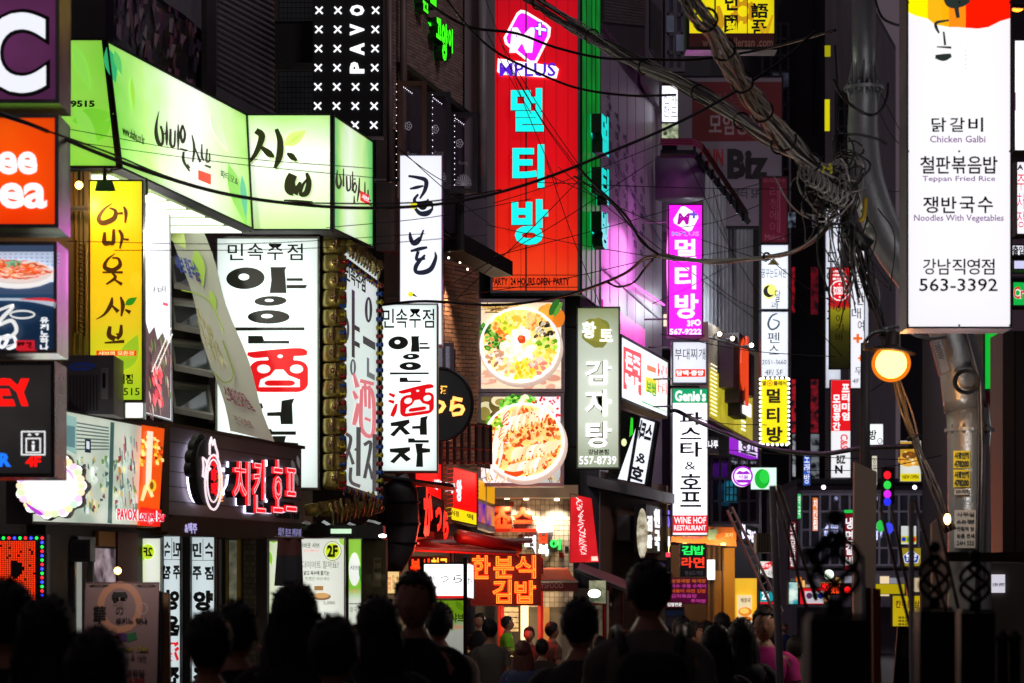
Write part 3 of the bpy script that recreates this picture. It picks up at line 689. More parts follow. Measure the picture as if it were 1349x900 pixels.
# slanted banner
s = Sign('hanging_banner', 'slanted white and green cloth banner hanging across the big sign', 'banner', (220, 283, 264, 296, 361, 582, 304, 568), (21.2, 21.0), .006, None, None, YB=20.6, frame=False)
nb = 16; vs = []; fs = []
for j in range(nb + 1):
    for i in range(7):
        x, y = s.pan.bil(s.pan.qpx, i / 6, 1 - j / nb); vs.append(s.pan.hit(x, y, .03 * math.sin(j * .8 + i * .5) + .01 * math.sin(i * 2)))
for j in range(nb):
    for i in range(6): fs.append((j * 7 + i, j * 7 + i + 1, j * 7 + i + 8, j * 7 + i + 7))
CLOTH, t_, b_ = _new('banner_cloth'); b_.inputs['Base Color'].default_value = (.72, .72, .62, 1); b_.inputs['Roughness'].default_value = .8
tl_ = t_.nodes.new('ShaderNodeBsdfTranslucent'); tl_.inputs[0].default_value = (.75, .76, .62, 1); mx_ = t_.nodes.new('ShaderNodeMixShader'); mx_.inputs[0].default_value = .55      # thin cloth lets the sign behind glow through
t_.links.new(b_.outputs[0], mx_.inputs[1]); t_.links.new(tl_.outputs[0], mx_.inputs[2]); t_.links.new(mx_.outputs[0], t_.nodes['Material Output'].inputs[0])
o = mesh_obj('cloth', vs, fs, CLOTH, s.root, smooth=True)
A = Art(s, .05)
for a in ((222, 288, 250, 330, 22, '#b8c878'), (262, 330, 272, 380, 16, '#9cba50'), (281, 384, 290, 410, 8, '#9cba50')): A.leaf(*a)
A.stroke([(244, 384, 1.5), (268, 390, 1.5), (284, 404, 1.5), (300, 440, 1.5)], '#9cb83c').stroke([(298, 450, 2), (312, 495, 2), (300, 505, 2), (285, 490, 1.5)], '#8aa048')
for i in range(40):
    t = random.random(); x = 262 + t * 30 + random.uniform(-8, 8); y = 405 + t * 70
    A.stroke([(x, y, .6), (x + random.uniform(2, 6), y + random.uniform(4, 10), 1.4), (x + 4, y + 14, .5)], random.choice(['#a8a070', '#c2bc90', '#8a8c50', '#b8b09a']), 3)
A.done(.12)
s.T('샤브 칼국수', (234, 336, 262, 346, 274, 376, 240, 360), mat('#3c4a9a', .6), .03, d=.06)
s.T('5', (262, 362, 268, 366, 271, 375, 265, 372), mat('#5a2a6a', .6), .05, d=.062)
s.T('스페인맛전골', (298, 508, 326, 520, 344, 545, 306, 532), mat('#8a4a5a', .6), .02, d=.06)
s.T('전국최초', (312, 548, 335, 556, 342, 568, 318, 560), mat('#9a5a60', .6), d=.06)
# ------------------------------------------------------------------ the tavern word art (fat ovals, thick bars)
def yang(A, X, Y, c='#22221f', red='#e01018', pale=False):
    """hand-cut characters; X,Y map unit coordinates to pixels"""
    def el(x, y, rx, ry, a=0, hole=.28):
        pts = [(x + rx * math.cos(t) * math.cos(a) - ry * math.sin(t) * math.sin(a), y + rx * math.cos(t) * math.sin(a) + ry * math.sin(t) * math.cos(a)) for t in [6.2832 * i / 28 for i in range(28)]]
        inn = [(x - rx * .08 + rx * hole * math.cos(t), y - ry * .12 + ry * hole * 1.1 * math.sin(t)) for t in [6.2832 * i / 28 for i in range(28)]]
        b = len(A.v)
        for p, q in zip(pts, inn): A.v += [A.p.hit(X(p[0], p[1]), Y(p[0], p[1]), A.d), A.p.hit(X(q[0], q[1]), Y(q[0], q[1]), A.d)]
        for i in range(28): j = (i + 1) % 28; A.f.append((b + 2 * i, b + 2 * j, b + 2 * j + 1, b + 2 * i + 1)); A.c.append(lin(c))
        A.d += A.st
    def pg(pts, col=c): A.poly([(X(*p), Y(*p)) for p in pts], col)
    # unit box 0..1 wide, 0..1 high ; 양
    el(.24, .075, .215, .073, -.02); pg([(.52, .0), (.70, .0), (.68, .02), (.70, .175), (.51, .175), (.53, .09)])
    pg([(.70, .075), (.88, .075), (.88, .093), (.70, .093)]); pg([(.70, .120), (.93, .120), (.91, .143), (.70, .143)])
    el(.52, .228, .18, .033, -.02)
    # 은
    el(.50, .335, .235, .046); pg([(.06, .405), (.90, .405), (.90, .425), (.06, .428)]); pg([(.27, .462), (.43, .462), (.45, .495), (.73, .495), (.73, .514), (.27, .514)])
def yang_red(A, X, Y, red):
    def pg(pts, col=red): A.poly([(X(*p), Y(*p)) for p in pts], col)
    def sk(pts): A.stroke([(X(p[0], p[1]), Y(p[0], p[1]), p[2]) for p in pts], red, 4)
    return pg, sk
def jeonja(A, X, Y, c):
    def pg(pts): A.poly([(X(*p), Y(*p)) for p in pts], c)
    pg([(.06, .765), (.48, .745), (.50, .765), (.36, .79), (.52, .83), (.40, .835), (.28, .805), (.14, .845), (.05, .835), (.24, .785), (.07, .785)])
    pg([(.74, .735), (.91, .725), (.88, .75), (.89, .835), (.73, .835), (.72, .80), (.55, .80), (.55, .785), (.73, .782)]); pg([(.46, .855), (.60, .855), (.62, .865), (.93, .865), (.93, .88), (.46, .88)])
    pg([(.04, .915), (.50, .905), (.51, .925), (.38, .945), (.53, .975), (.42, .99), (.29, .96), (.14, 1.0), (.05, .99), (.25, .94), (.05, .935)])
    pg([(.62, .885), (.80, .885), (.78, .91), (.96, .915), (.96, .935), (.79, .94), (.80, 1.02), (.64, 1.02), (.66, .95)])
def hanja(A, X, Y, red, w):
    """the wine character: three drops and the vessel"""
    s_ = lambda pts: A.stroke([(X(p[0], p[1]), Y(p[0], p[1]), p[2] * w) for p in pts], red, 4)
    s_([(.04, .565, 2), (.16, .585, 3.2)]); s_([(.03, .605, 2), (.15, .62, 3.2)]); s_([(.20, .63, 2), (.15, .67, 4), (.10, .70, 3.4)])
    s_([(.24, .562, 1.6), (.34, .566, 3.4), (.6, .558, 3.6), (.88, .555, 4), (.97, .560, 2)])
    def rr(x0, y0, x1, y1, rx, ry, col, sl=0):
        pts = []
        for cx, cy, a in ((x1 - rx, y0 + ry, -90), (x1 - rx, y1 - ry, 0), (x0 + rx, y1 - ry, 90), (x0 + rx, y0 + ry, 180)):
            for k in range(6): t = math.radians(a + k * 18); x, y = cx + rx * math.cos(t), cy + ry * math.sin(t); pts.append((X(x, y), Y(x, y)))
        A.poly(pts, col)
    A.poly([(X(x, y), Y(x, y)) for x, y in ((.46, .555), (.82, .555), (.80, .585), (.86, .60), (.42, .60), (.50, .585))], red)
    rr(.27, .588, .98, .715, .14, .035, red); wh = '#f4fbf8'
    rr(.36, .605, .52, .640, .08, .016, wh); rr(.76, .605, .92, .640, .08, .016, wh); A.ell(X(.64, .572), Y(.64, .572), 1.4 * w, .9 * w, wh)
    A.poly([(X(x, y), Y(x, y)) for x, y in ((.40, .665), (.52, .648), (.58, .625), (.68, .625), (.74, .648), (.88, .665), (.88, .695), (.38, .695))], wh)
    rr(.45, .668, .82, .690, .07, .010, red)
s = Sign('tavern_sign', 'biggest white tavern sign with black characters, partly behind the slanted banner', 'sign', (284, 312, 421, 645), 22.0, .18, em('#e6f4ee', 1.15, fall=.3, tubes=0), mat('#8a9088', .4, .5), .018, bracket=0)
s.W('민속주점', (300, 321, 399, 343), INK, .25, bold=.008)
A = Art(s); X = lambda x, y: 295 + 118 * x; Y = lambda x, y: 352 + y * 196
yang(A, X, Y, '#151512')
XR = lambda x, y: 300 + 108 * x; YR = lambda x, y: 459 + (y - .54) * 330
hanja(A, XR, YR, '#e01018', 2.6)
XJ = lambda x, y: 297 + 100 * x; YJ = lambda x, y: 525 + (y - .725) * 310
jeonja(A, XJ, YJ, '#151512'); A.done(1.0)
s = Sign('tavern_sign', 'white tavern sign face receding beside the column of kettles', 'sign', (452, 328, 497, 360, 497, 655, 452, 640), (22.2, 24.2), .15, em('#dcebe6', .95, fall=.3), mat('#8a9088', .4, .5), .012)
s.T('민속주점', (455, .045, 481, .125), mat('#4a3a48', .6), .02)
A = Art(s)
pq = s.pan.sub
def mapper(s, x0, t0, x1, t1):
    q = s.pan.sub(x0, t0, x1, t1)
    return (lambda x, y: s.pan.bil(q, x, 1 - y)[0]), (lambda x, y: s.pan.bil(q, x, 1 - y)[1])
X, Y = mapper(s, 453, .13, 494, .98)
X1, Y1 = mapper(s, 452, .13, 474, .98)
def side_el(x, y, rx, ry, col):
    A.ring(X(x, y), Y(x, y), rx, ry, rx * .74, col, 20)
def bar(x0, y0, x1, y1, col): A.poly([(X(x0, y0), Y(x0, y0)), (X(x1, y0), Y(x1, y0)), (X(x1, y1), Y(x1, y1)), (X(x0, y1), Y(x0, y1))], col)
side_el(.06, .24, 4.5, 16, '#34323a'); bar(.24, .02, .34, .36, '#2c2a30'); bar(.34, .19, .50, .215, '#2c2a30'); bar(.34, .27, .50, .295, '#2c2a30'); side_el(.28, .41, 4, 11, '#5a5f62')
side_el(.78, .07, 5, 17, '#2c2a30'); bar(.6, .22, 1.0, .26, '#3a3a3e'); bar(.72, .32, .8, .42, '#6a7072'); bar(.8, .39, .98, .42, '#6a7072')
for st in ([(.3, .44, 2), (.42, .50, 4)], [(.28, .53, 2), (.4, .56, 4)], [(.44, .58, 3), (.36, .66, 4), (.3, .70, 3)], [(.5, .46, 3), (.95, .44, 3)], [(.55, .50, 3), (.55, .70, 3.4), (.92, .70, 3.4), (.9, .49, 3), (.55, .49, 3)], [(.66, .46, 2.4), (.68, .58, 2.4)], [(.8, .46, 2.4), (.8, .58, 2.4)], [(.64, .64, 2.4), (.84, .64, 2.4)]):
    A.stroke([(X(a, b), Y(a, b), w_ * 1.6) for a, b, w_ in st], '#e07c84')
for st in ([(.05, .76, 3), (.2, .78, 3), (.02, .9, 3)], [(.14, .84, 2), (.28, .9, 3)], [(.45, .70, 4), (.44, .95, 4)], [(.44, .82, 2), (.32, .82, 2.4)], [(.2, .92, 3), (.2, .99, 3), (.5, 1.0, 3)], [(.62, .78, 3), (.84, .76, 3), (.64, .95, 3)], [(.76, .86, 2), (.9, .94, 3)], [(.97, .70, 4), (.96, 1.0, 4)], [(.98, .84, 2), (1.08, .85, 3)]):
    A.stroke([(X(a, b), Y(a, b), w_ * 1.5) for a, b, w_ in st], '#3c3e44')
A.done(.9)
s = Sign('tavern_sign', 'smaller vertical white tavern sign left of the round black sign', 'sign', (502, 400, 577, 622), 27.0, .3, em('#e8f5f2', 1.15, fall=.25), mat('#9aa09c', .4, .4), .015, bracket=-1)
s.W('민속주점', (504, 407, 572, 432), INK, .15, bold=.008)
A = Art(s)
X = lambda x, y: 510 + 61 * x; Y = lambda x, y: 443 + y * 118
yang(A, X, Y, '#151512'); A.done(1.0, 'characters')
A = Art(s, .008); hanja(A, lambda x, y: 510 + 63 * x, lambda x, y: 508 + (y - .535) * 225 - (x - .5) * 9, '#e01018', 1.5); jeonja(A, lambda x, y: 511 + 58 * x, lambda x, y: 548 + (y - .725) * 228, '#151512'); A.done(1.0, 'red_character')
# ------------------------------------------------------------------ brass kettles round the tavern sign
BRASS = mat('#b8a458', .3, .55, .3, 4, 0, name='worn_brass'); BRASS2 = mat('#9a7450', .3, .5, .3, 5, 0, name='copper_tone')
def pot_mesh():
    mb = MB(); mb.lathe((0, 0, 0), [(.02, -.11), (.10, -.105), (.125, -.07), (.13, 0), (.125, .05), (.115, .085), (.12, .095), (.09, .105), (.02, .112)], 18, 0, Vector((0, -1, 0)))
    return mb
RR = random.Random(5)
def copy_tree(o, label=None, parent=None, loc=None):
    c = o.copy(); link(c); c.parent = parent
    if loc is not None: c.location = loc
    if label: c['label'] = label
    for ch in o.children: copy_tree(ch, None, c)
    return c
KB = MB().lathe((0, 0, 0), [(.03, -.10), (.115, -.10), (.135, -.085), (.14, -.02), (.135, .075), (.128, .085), (.02, .09)], 20, 0, Vector((0, 0, 1)))
def kettle(loc, i, label, group, rx=0, rz=0, sc=1.0):
    r = empty('brass_pot', label, 'pot', loc, group); r.rotation_euler = (rx, 0, rz); r.scale = (sc, sc, sc)
    if kettle.src is None:
        body = MB(); sq = lambda p: Vector((p.x * 1.0, p.y, p.z)); body.v = list(KB.v); body.f = list(KB.f); body.mi = list(KB.mi)
        ob = body.obj('body', BRASS, None, True); ob.parent = r
        h = MB(); h.tube([(.03, -.13, .085), (.035, -.17, .07), (.035, -.185, .01), (.03, -.15, -.06)], .015, 8); oh = h.obj('handle', BRASS2, None, True); oh.parent = r
        k = MB().lathe((0, -.14, .0), [(.035, 0), (.032, .012), (.01, .02)], 12, 0, Vector((0, -1, 0))); ok_ = k.obj('rivet_plate', BRASS2, None, True); ok_.parent = r
        kettle.src = [ob, oh, ok_]
    else:
        for o in kettle.src: c = o.copy(); link(c); c.parent = r
    return r
kettle.src = None
s = wallpan('pot_rack', 'dark rack column holding squashed brass pots beside the big tavern sign', 'rack', (422, 312, 452, 312, 452, 652, 422, 652), 22.3, BLK, .2)
for i in range(14):
    y = 323 + i * 23.8
    kettle(P(441, y, 22.0), i, ['topmost', 'second', 'third', 'fourth', 'fifth', 'sixth', 'seventh', 'eighth', 'ninth', 'tenth', 'eleventh', 'twelfth', 'thirteenth', 'bottom'][i] + ' brass pot of the column hanging beside the big tavern sign', 'brass pots in a column', rx=RR.uniform(-.1, .1), rz=RR.uniform(-.3, .1), sc=.80)
# top row, receding
def row(n, a, b, Ya, Yb, label, sc0, jit, rz=.4):
    for i in range(n):
        t = i / (n - 1); x = a[0] + (b[0] - a[0]) * t; y = a[1] + (b[1] - a[1]) * t; Y = 1 / ((1 - t) / Ya + t / Yb)
        k = kettle(P(x + RR.uniform(-jit, jit), y + RR.uniform(-jit, jit), Y), i, label + (', leftmost', *[', %s from the left' % w_ for w_ in 'second third fourth fifth sixth seventh eighth ninth tenth eleventh twelfth thirteenth'.split()])[i], label.split(' hanging')[0] + ' row', rx=RR.uniform(-.6, .6), rz=rz + RR.uniform(-.5, .5), sc=sc0 * RR.uniform(.85, 1.1))
row(9, (462, 324), (496, 350), 22.0, 23.6, 'small brass kettle hanging above the receding tavern sign', .42, 1, 1.6)
row(13, (408, 672), (497, 668), 21.8, 23.8, 'brass kettle hanging in the tray under the tavern sign', .5, 4, 1.2)
# spoons / handles standing up in those rows
def spoons(n, a, b, Ya, Yb, h, lab):
    r = empty('spoon_row', lab, 'utensils', P((a[0] + b[0]) / 2, max(a[1], b[1]), (Ya + Yb) / 2))
    for i in range(n):
        t = i / (n - 1); x = a[0] + (b[0] - a[0]) * t; y = a[1] + (b[1] - a[1]) * t; Y = Ya + (Yb - Ya) * t - .1
        p = P(x, y, Y); q = P(x + RR.uniform(-3, 3), y - h * RR.uniform(.6, 1.1), Y - .06)
        mb = MB().tube([p, p.lerp(q, .6) + Vector((.02, -.03, 0)), q], [.012, .009, .014], 6).sphere(q, .028, 8, 6, 0, (.6, .4, 1.2)); mb.obj('spoon', BRASS2 if i % 2 else BRASS, r, True)
spoons(11, (461, 338), (498, 366), 21.9, 23.5, 18, 'row of brass ladles standing above the receding tavern sign')
spoons(12, (438, 690), (499, 676), 21.8, 23.6, 26, 'row of brass ladles standing in the tray below the tavern sign')
tr = MB()
pts = [P(398 + i * 8.5, 690 + 3 * math.sin(i * 1.7) + (4 - abs(i - 6)) * .8, 21.7 + i * .15) for i in range(13)]
for i in range(12):
    tr.add([pts[i], pts[i + 1], pts[i + 1] + Vector((0, .3, .03)), pts[i] + Vector((0, .3, .03)), pts[i] + Vector((0, .05, -.07)), pts[i + 1] + Vector((0, .05, -.07))], [(0, 1, 2, 3), (0, 1, 5, 4)])
tagm(setorigin(tr.obj('foil_tray', CHROME)), 'crumpled shiny metal tray edge under the lower row of kettles', 'tray')
# bead edges: red / blue / yellow bulbs
BC = [mat('#a8101c', .3, 0, .2, 9), mat('#1450b0', .3, 0, .2, 9), mat('#c8b820', .3, 0, .2, 9)]
def beads(pts, name, lab, r):
    rt = empty(name, lab, 'decoration', pts[len(pts) // 2])
    for i, p in enumerate(pts):
        d = Vector((.5, -.5, 0)).normalized(); mb = MB()
        mb.lathe(p, [(r * .9, 0), (r * .5, r * .5), (r * .35, r * 1.2), (r, r * 1.7), (r * .9, r * 2.2), (r * .2, r * 2.5)], 8, 0, Vector((1, -.4, 0))); mb.obj('knob', BC[i % 3], rt, True)
beads([P(449, 357 + i * 11.6, 21.9) for i in range(25)], 'knob_string', 'string of red, blue and yellow knobs along the pot column', .022)
beads([P(496.5, 376 + i * 11.2, 23.3) for i in range(26)], 'knob_string', 'string of red, blue and yellow knobs down the far edge of the tavern sign', .027)
beads([P(452 + i * 2.9, 345 + i * 2.1, 21.9 + i * .1) for i in range(16)], 'knob_string', 'string of coloured knobs under the upper kettle row', .026)
beads([P(447 + i * 3.2, 644 + i * 1.1, 21.9 + i * .1) for i in range(16)], 'knob_string', 'string of coloured knobs along the bottom of the tavern sign', .026)

# ------------------------------------------------------------------ chicken pub fascia
FASC = mat('#8c807c', .5, .1, .2, 2, .15, name='fascia_planks', streak=True); WOOD = mat('#4a2f18', .5, 0, .35, 4, .3, name='brown_wood', streak=True)
s = wallpan('pub_fascia_sign', 'long grey pub fascia with red neon-edged channel letters and a chicken emblem', 'sign', (221, 561, 397, 591, 397, 692, 221, 680), (19.5, 21.5), FASC, .25, pname='board')
for x0, x1, t0, t1 in ((221, 397, -.03, .01), (221, 397, .985, 1.03)): s.plate((x0, t0, x1, t1), WOOD, -.02, .06, 'trim')
for i in range(1, 6):
    s.plate((222, i / 6 - .004, 396, i / 6 + .004), mat('#2c2624', .8), .001, .002, 'joint')
NE = em('#f0101c', 1.3, fall=0); NW = em('#f4e0e8', 1.1, fall=0); HALO = em('#dcd8ff', 5, fall=0)
def chan(s, ch, b, d=.05, th=.10):
    s.T(ch, b, HALO, 0, .006, .008, name='halo_light')
    s.T(ch, b, BLK, .05, th - .03, .03, name='letter')
    s.T(ch, b, NE, .015, .02, .005 + th, name='neon_face')
    s.T(ch, b, NW, 0, .004, .005 + th + .022, neon=.006, name='neon_outline')
chan(s, '치', (291, .30, 312, .82)); chan(s, '킨', (317, .25, 333, .90)); chan(s, '호', (343, .22, 356, .88)); chan(s, '프', (360, .30, 374, .85))
MB().tube([s.pan.hit(255 + 12 * math.cos(t), 622 + 40 * math.sin(t), .03) for t in [6.2832 * i / 20 for i in range(20)]], .012, 5, closed=True).obj('halo_light', HALO, s.root)
em_r = []
def emblem(rad, th, d, m, name, cx=254, cy=618, rx=16, ry=44):
    A = MB(); pts = [s.pan.hit(cx + math.cos(t) * rx * rad, cy + math.sin(t) * ry * rad) for t in [6.2832 * i / 28 for i in range(28)]]
    A.hexa(pts, s.pan.n, d, d + th); return A.obj(name, m, s.root)
emblem(1, .08, .05, BLK, 'emblem_back', 255, 622, 14, 44); 
for (x, y, r) in ((250, 583, 6), (246, 590, 6), (243, 603, 7), (241, 618, 6)): emblem(1, .06, .05, BLK, 'emblem_back', x, y, r, 11)
def loop(pts, m, name, d=.14, r=.010, closed=True):
    MB().tube([s.pan.hit(x, y, d) for x, y in pts], r, 5, closed=closed).obj(name, m, s.root)
loop([(262 + math.cos(t) * 11, 636 + math.sin(t) * 36) for t in [6.2832 * i / 24 for i in range(24)]], NW, 'neon_ring')
loop([(262 + math.cos(t) * 8, 634 + math.sin(t) * 28) for t in [6.2832 * i / 24 for i in range(24)]], NW, 'neon_ring', r=.007)
loop([(248, 603), (252, 607), (254, 615), (258, 618), (254, 622), (252, 632), (248, 628), (249, 616)], NW, 'neon_wing')
loop([(257, 600), (257, 585), (259, 577), (261, 587), (263, 580), (265, 590), (267, 596), (268, 604)], NW, 'neon_crest', closed=False)
s.T('나는닭', (260, .28, 268, .74), NE, .03, .01, .13, rot=-90)
s.T('CHICKEN', (269, .48, 275, .80), em('#ff9a50', 1.6, fall=0), .02, .01, .13, rot=-90)
A = Art(s, .004)
for a in ((384, 605, 388, 625, 5, '#b9b2b0'), (391, 600, 394, 618, 4, '#d8d4d0'), (388, 622, 392, 640, 5, '#c8c0bc'), (376, 620, 381, 650, 8, '#2a2020'), (384, 630, 386, 652, 6, '#30211f'), (390, 640, 392, 655, 4, '#802828')): A.leaf(*a)
A.done(.12); s.T('Chicken Hof', (362, .83, 394, .93), INK, .03)
s = wallpan('wood_beam', 'brown wooden beam under the pub fascia with small white text', 'beam', (221, 681, 397, 693, 397, 713, 221, 705), (19.4, 21.4), WOOD, .3, pname='beam')
s.T('&맥주', (243, .25, 259, .85), em('#c8c0ff', .7, fall=0), .03); s.T('치킨 호프 전문점', (366, .2, 396, .8), em('#a09ad8', .5, fall=0), .02)
MB().tube([P(216, 560, 19.4), P(214, 700, 19.4)], .05, 4).obj('post', WOOD, s.root)
# lounge bar sign
s = Sign('lounge_bar_sign', 'lit photo sign of a bar interior reading PAVOX Lounge Bar', 'sign', (40, 530, 213, 564, 205, 695, 40, 690), (17.2, 19.0), .2, em('#d0d8c8', .9, '#a4b4a4', 2, .1), mat('#6c6466', .35, .6), .018)
A = Art(s)
for i in range(8):
    A.poly([(100, 556 + i * 5), (143, 563 + i * 4), (143, 565 + i * 4), (100, 558 + i * 5)], '#5a6c68')
A.poly([(82, 545), (100, 550), (100, 600), (82, 590)], '#90b8b0').poly([(86, 560), (98, 562), (98, 590), (86, 588)], '#5c8488')
A.poly([(111, 578), (119, 579), (119, 597), (111, 596)], '#1c2c3c').poly([(113, 581), (117, 582), (117, 592), (113, 591)], '#d8e4ea')
for i in range(90):
    x = random.uniform(98, 178); y = random.uniform(600, 672)
    A.poly([(x, y), (x + random.uniform(1, 5), y + random.uniform(-1, 2)), (x + random.uniform(1, 5), y + random.uniform(3, 12)), (x, y + random.uniform(3, 10))], random.choice(['#d8c890', '#5c7a70', '#9cb8b0', '#3c4a48', '#b8a060', '#e0e8e4', '#6a8a50', '#8a3040', '#7a9a90']))
A.poly([(142, 556), (147, 557), (144, 690), (138, 689)], '#3c5854')
for i in range(40):
    x = random.uniform(150, 176); y = random.uniform(570, 660); A.stroke([(x, y, 1.5), (x + 1, y + random.uniform(8, 24), 1)], random.choice(['#a03a4a', '#6a8a8a', '#4a5a60', '#c8d8d4', '#b87840', '#d8e0e0']), 2)
A.poly([(182, 560), (212, 565), (204, 694), (176, 692)], '#e8500c')
for i in range(70):
    t = random.uniform(-2.9, -.3); r = random.uniform(20, 44); c0, s0_ = math.cos(t), math.sin(t); x, y = 192 + c0 * 14 * r / 30, 616 + s0_ * r
    x = max(181, min(210, x)); y = max(562 + (x - 180) * .2, y)
    A.poly([(x - 2, y), (x + 2, y + 1), (x + 2.4, y + 5), (x - 1, y + 5)], random.choice(['#f8d040', '#f08a18', '#fce88c', '#d83c10', '#8a3010', '#f4b828']))
A.poly([(187, 568), (195, 569), (192, 640), (185, 638)], '#f8ead0').stroke([(180, 660, 4), (187, 640, 6), (194, 655, 4)], '#f8e8a0').ell(194, 640, 5, 8, '#f0c030').ell(193, 640, 2.5, 5, '#8a4a10').poly([(178, 668), (206, 672), (204, 694), (177, 692)], '#d81c10').done(.95)
s.T('PAVOX Lounge Bar', (139, .84, 203, .975), em('#e01838', 1, fall=0), .03, d=.10)
s.T('PAVOX Lounge Bar', (139, .84, 203, .975), WH, .06, .002, .092)
# cloud-shaped sign
c_pts = []
for i in range(72):
    t = 6.2832 * i / 72; k = 1 + .07 * math.cos(11 * t); c_pts.append((67 + 46 * math.cos(t) * k, 640 + 43 * math.sin(t) * k))
root = empty('cloud_sign', 'overlit white scalloped flower-shaped sign with a pastel rim', 'sign', P(67, 685, 16.6))
pn = Pan((20, 595, 115, 685), 16.6)
MB().hexa([pn.hit(*p) for p in c_pts], pn.n, -.14, -.01).obj('casing', mat('#3a3038', .4, .4), root)
class _S: pass
sg = _S(); sg.pan = pn; sg.root = root
mesh_obj('face', [pn.hit(67 + (x - 67) * .97, 640 + (y - 640) * .97, 0) for x, y in c_pts], [tuple(range(72))], em('#fdfdfb', 2, fall=0), root)
A = Art(sg, .002)
for i in range(26):
    t = 6.2832 * i / 26; A.ell(67 + 40 * math.cos(t), 640 + 37 * math.sin(t), 6, 5, ['#d9f7b8', '#ffe2c0', '#e8c8ff', '#c8f4d0', '#fff2b0', '#ffd0e4'][i % 6], n=12)
A.ell(67, 640, 35, 31, '#fefefd', n=30)
A.stroke([(34, 662, 1), (40, 668, 4), (52, 676, 5), (58, 678, 1)], '#b040c0').stroke([(86, 618, 1), (92, 622, 4), (98, 632, 1)], '#e8a8f0'); A.done(1.2)
# ------------------------------------------------------------------ shop front at street level
shop = wallpan('storefront', 'dark glazed shop front under the pub beam and lounge sign', 'shop front', (60, 690, 215, 700, 215, 960, 60, 990), (17.6, 19.7), mat('#241d1c', .6), .15)
window(shop, (92, .07, 118, .95), glass('#c0b8c8', .12), ALU, 1, 2, .03, lit=None)
shop.plate((94, .12, 103, .55), em('#c8d0c8', .35), .02, .01, 'lit_curtain')
shop.plate((118, .10, 146, .27), em('#c4b4c0', .5, '#3a2c38', 6, fall=0), .02, .02, 'lit_window'); shop.plate((122, .02, 144, .09), mat('#8a5c20', .5), .02, .03, 'wood_panel')
shop.plate((149, .02, 176, .33), mat('#5c3028', .5), .02, .02, 'door_panel')
lamp_i = 0
for (x, y, Y, r, lab) in ((155, 752, 18.2, .028, 'small warm bulb glowing in the shop window above the menu board'), (380, 751, 21.0, .018, 'small warm bulb above the long-haired silhouette'), (387, 768, 21.0, .013, 'lower tiny warm bulb just over the long hair'), (452, 707, 22.5, .012, 'tiny warm bulb beside the glaring lamp over the 2F poster'), (459, 708, 22.6, .012, 'tiny warm bulb at the corner of the 2F poster')):
    o = MB().sphere(P(x, y, Y), r, 10, 8).obj('bulb', em('#ffb860', 9, fall=0), smooth=True); tagm(setorigin(o), lab, 'lamp')
shop.plate((95, .05, 118, .08), ALU, .02, .03, 'rail')
o = Sign('speaker_box', 'black loudspeaker box mounted above the menu board', 'speaker', (93, 711, 119, 740), 16.8, .2, BLK, BLK, .008); o.plate((96, 715, 116, 736), mat('#1c1a1c', .9), .003, .01, 'grille')
lamp(shop.root, P(160, 726, 15.1), 7, (1, .85, .8)); lamp(shop.root, P(330, 735, 18.5), 5, (1, .9, .75))  # first light is added to brighten the menu banner, no fixture
GP = ('x', (0, '#d8f0a0'), (.5, '#f4faf0'), (1, '#eef8e4'))
s = Sign('window_poster', 'green and white shabu poster with a yellow 2F seen mirrored in glass', 'poster', (180, 708, 213, 780), 19.3, .04, em('#e6f4cc', .8, grad=GP, fall=.2), ALU, .01)  # glass reflection built as a lit poster
A = Art(s); A.leaf(182, 712, 190, 740, 10, '#a8d850').ell(195, 727, 8.5, 10, '#c8e82c').done(.9); s.T('2F', (189, 721, 201, 733), mat('#3c4a20'), .04, mirror=True, d=.006)
def minsok(q, Y, lab, mirror=False):
    s = Sign('tavern_sign', lab, 'sign', q, Y, .06, em('#dcecf0', .85, fall=.3), BLK, .012)
    x0, y0, x1, y1 = q; w_ = x1 - x0; cc = ['민속', '주점'] if not mirror else ['속민', '점주']
    for r in range(2):
        for c in range(2):
            ch = cc[r][c]; a = x0 + w_ * (.08 + .48 * c); s.T(ch, (a, y0 + 9 + r * 31, a + w_ * .36, y0 + 28 + r * 30), INK, .04, mirror=mirror)
    s.plate((x0 + 1, y0 + 32, x1 - 1, y0 + 32.7), INK, .003, .002, 'line'); s.plate(((x0 + x1) / 2 - .3, y0 + 4, (x0 + x1) / 2 + .3, y0 + 31.8), INK, .0055, .002, 'line')
    h = y0 + 72
    for ch, yy in (('양', h), ('은', h + 34)): s.T(ch, (x0 + w_ * .1, yy, x0 + w_ * .9, yy + 27), INK, .06, mirror=mirror)
    s.T('酒', (x0 + w_ * .1, h + 68, x0 + w_ * .9, h + 94), em('#d8202c', .9, fall=0), .05, mirror=mirror)
    for ch, yy in (('전', h + 100), ('자', h + 130)): s.T(ch, (x0 + w_ * .1, yy, x0 + w_ * .9, yy + 26), INK, .06, mirror=mirror)
minsok((214, 705, 239, 915), 19.6, 'narrow white tavern panel seen mirrored left of the dark post', True)  # reflection in the shop glass, built as a lit panel with reversed text
minsok((251, 706, 284, 915), 20.0, 'white tavern panel in the shop front with its text reading correctly')
MB().hexa([P(239, 700, 19.9), P(251, 700, 19.9), P(251, 1000, 19.9), P(239, 1000, 19.9)], Vector((0, -1, 0)), -.1, .02).obj('post', BLK, shop.root)
s = wallpan('shop_wall', 'dim brick pier and yellow door frame right of the white tavern panel', 'wall', (286, 708, 352, 960), 20.8, mat('#3c3630', .8), .2)
s.plate((289, 708, 293, 958), ALU, .01, .04, 'door_frame'); s.plate((298, 708, 301, 958), mat('#9a8420', .5), .01, .04, 'door_frame'); s.plate((313, 708, 318, 958), mat('#b09018', .5), .01, .05, 'door_frame')
s.plate((302, 712, 312, 950), em('#4a4e40', .5, '#8a866c', 8, fall=0), .004, .006, 'pane')
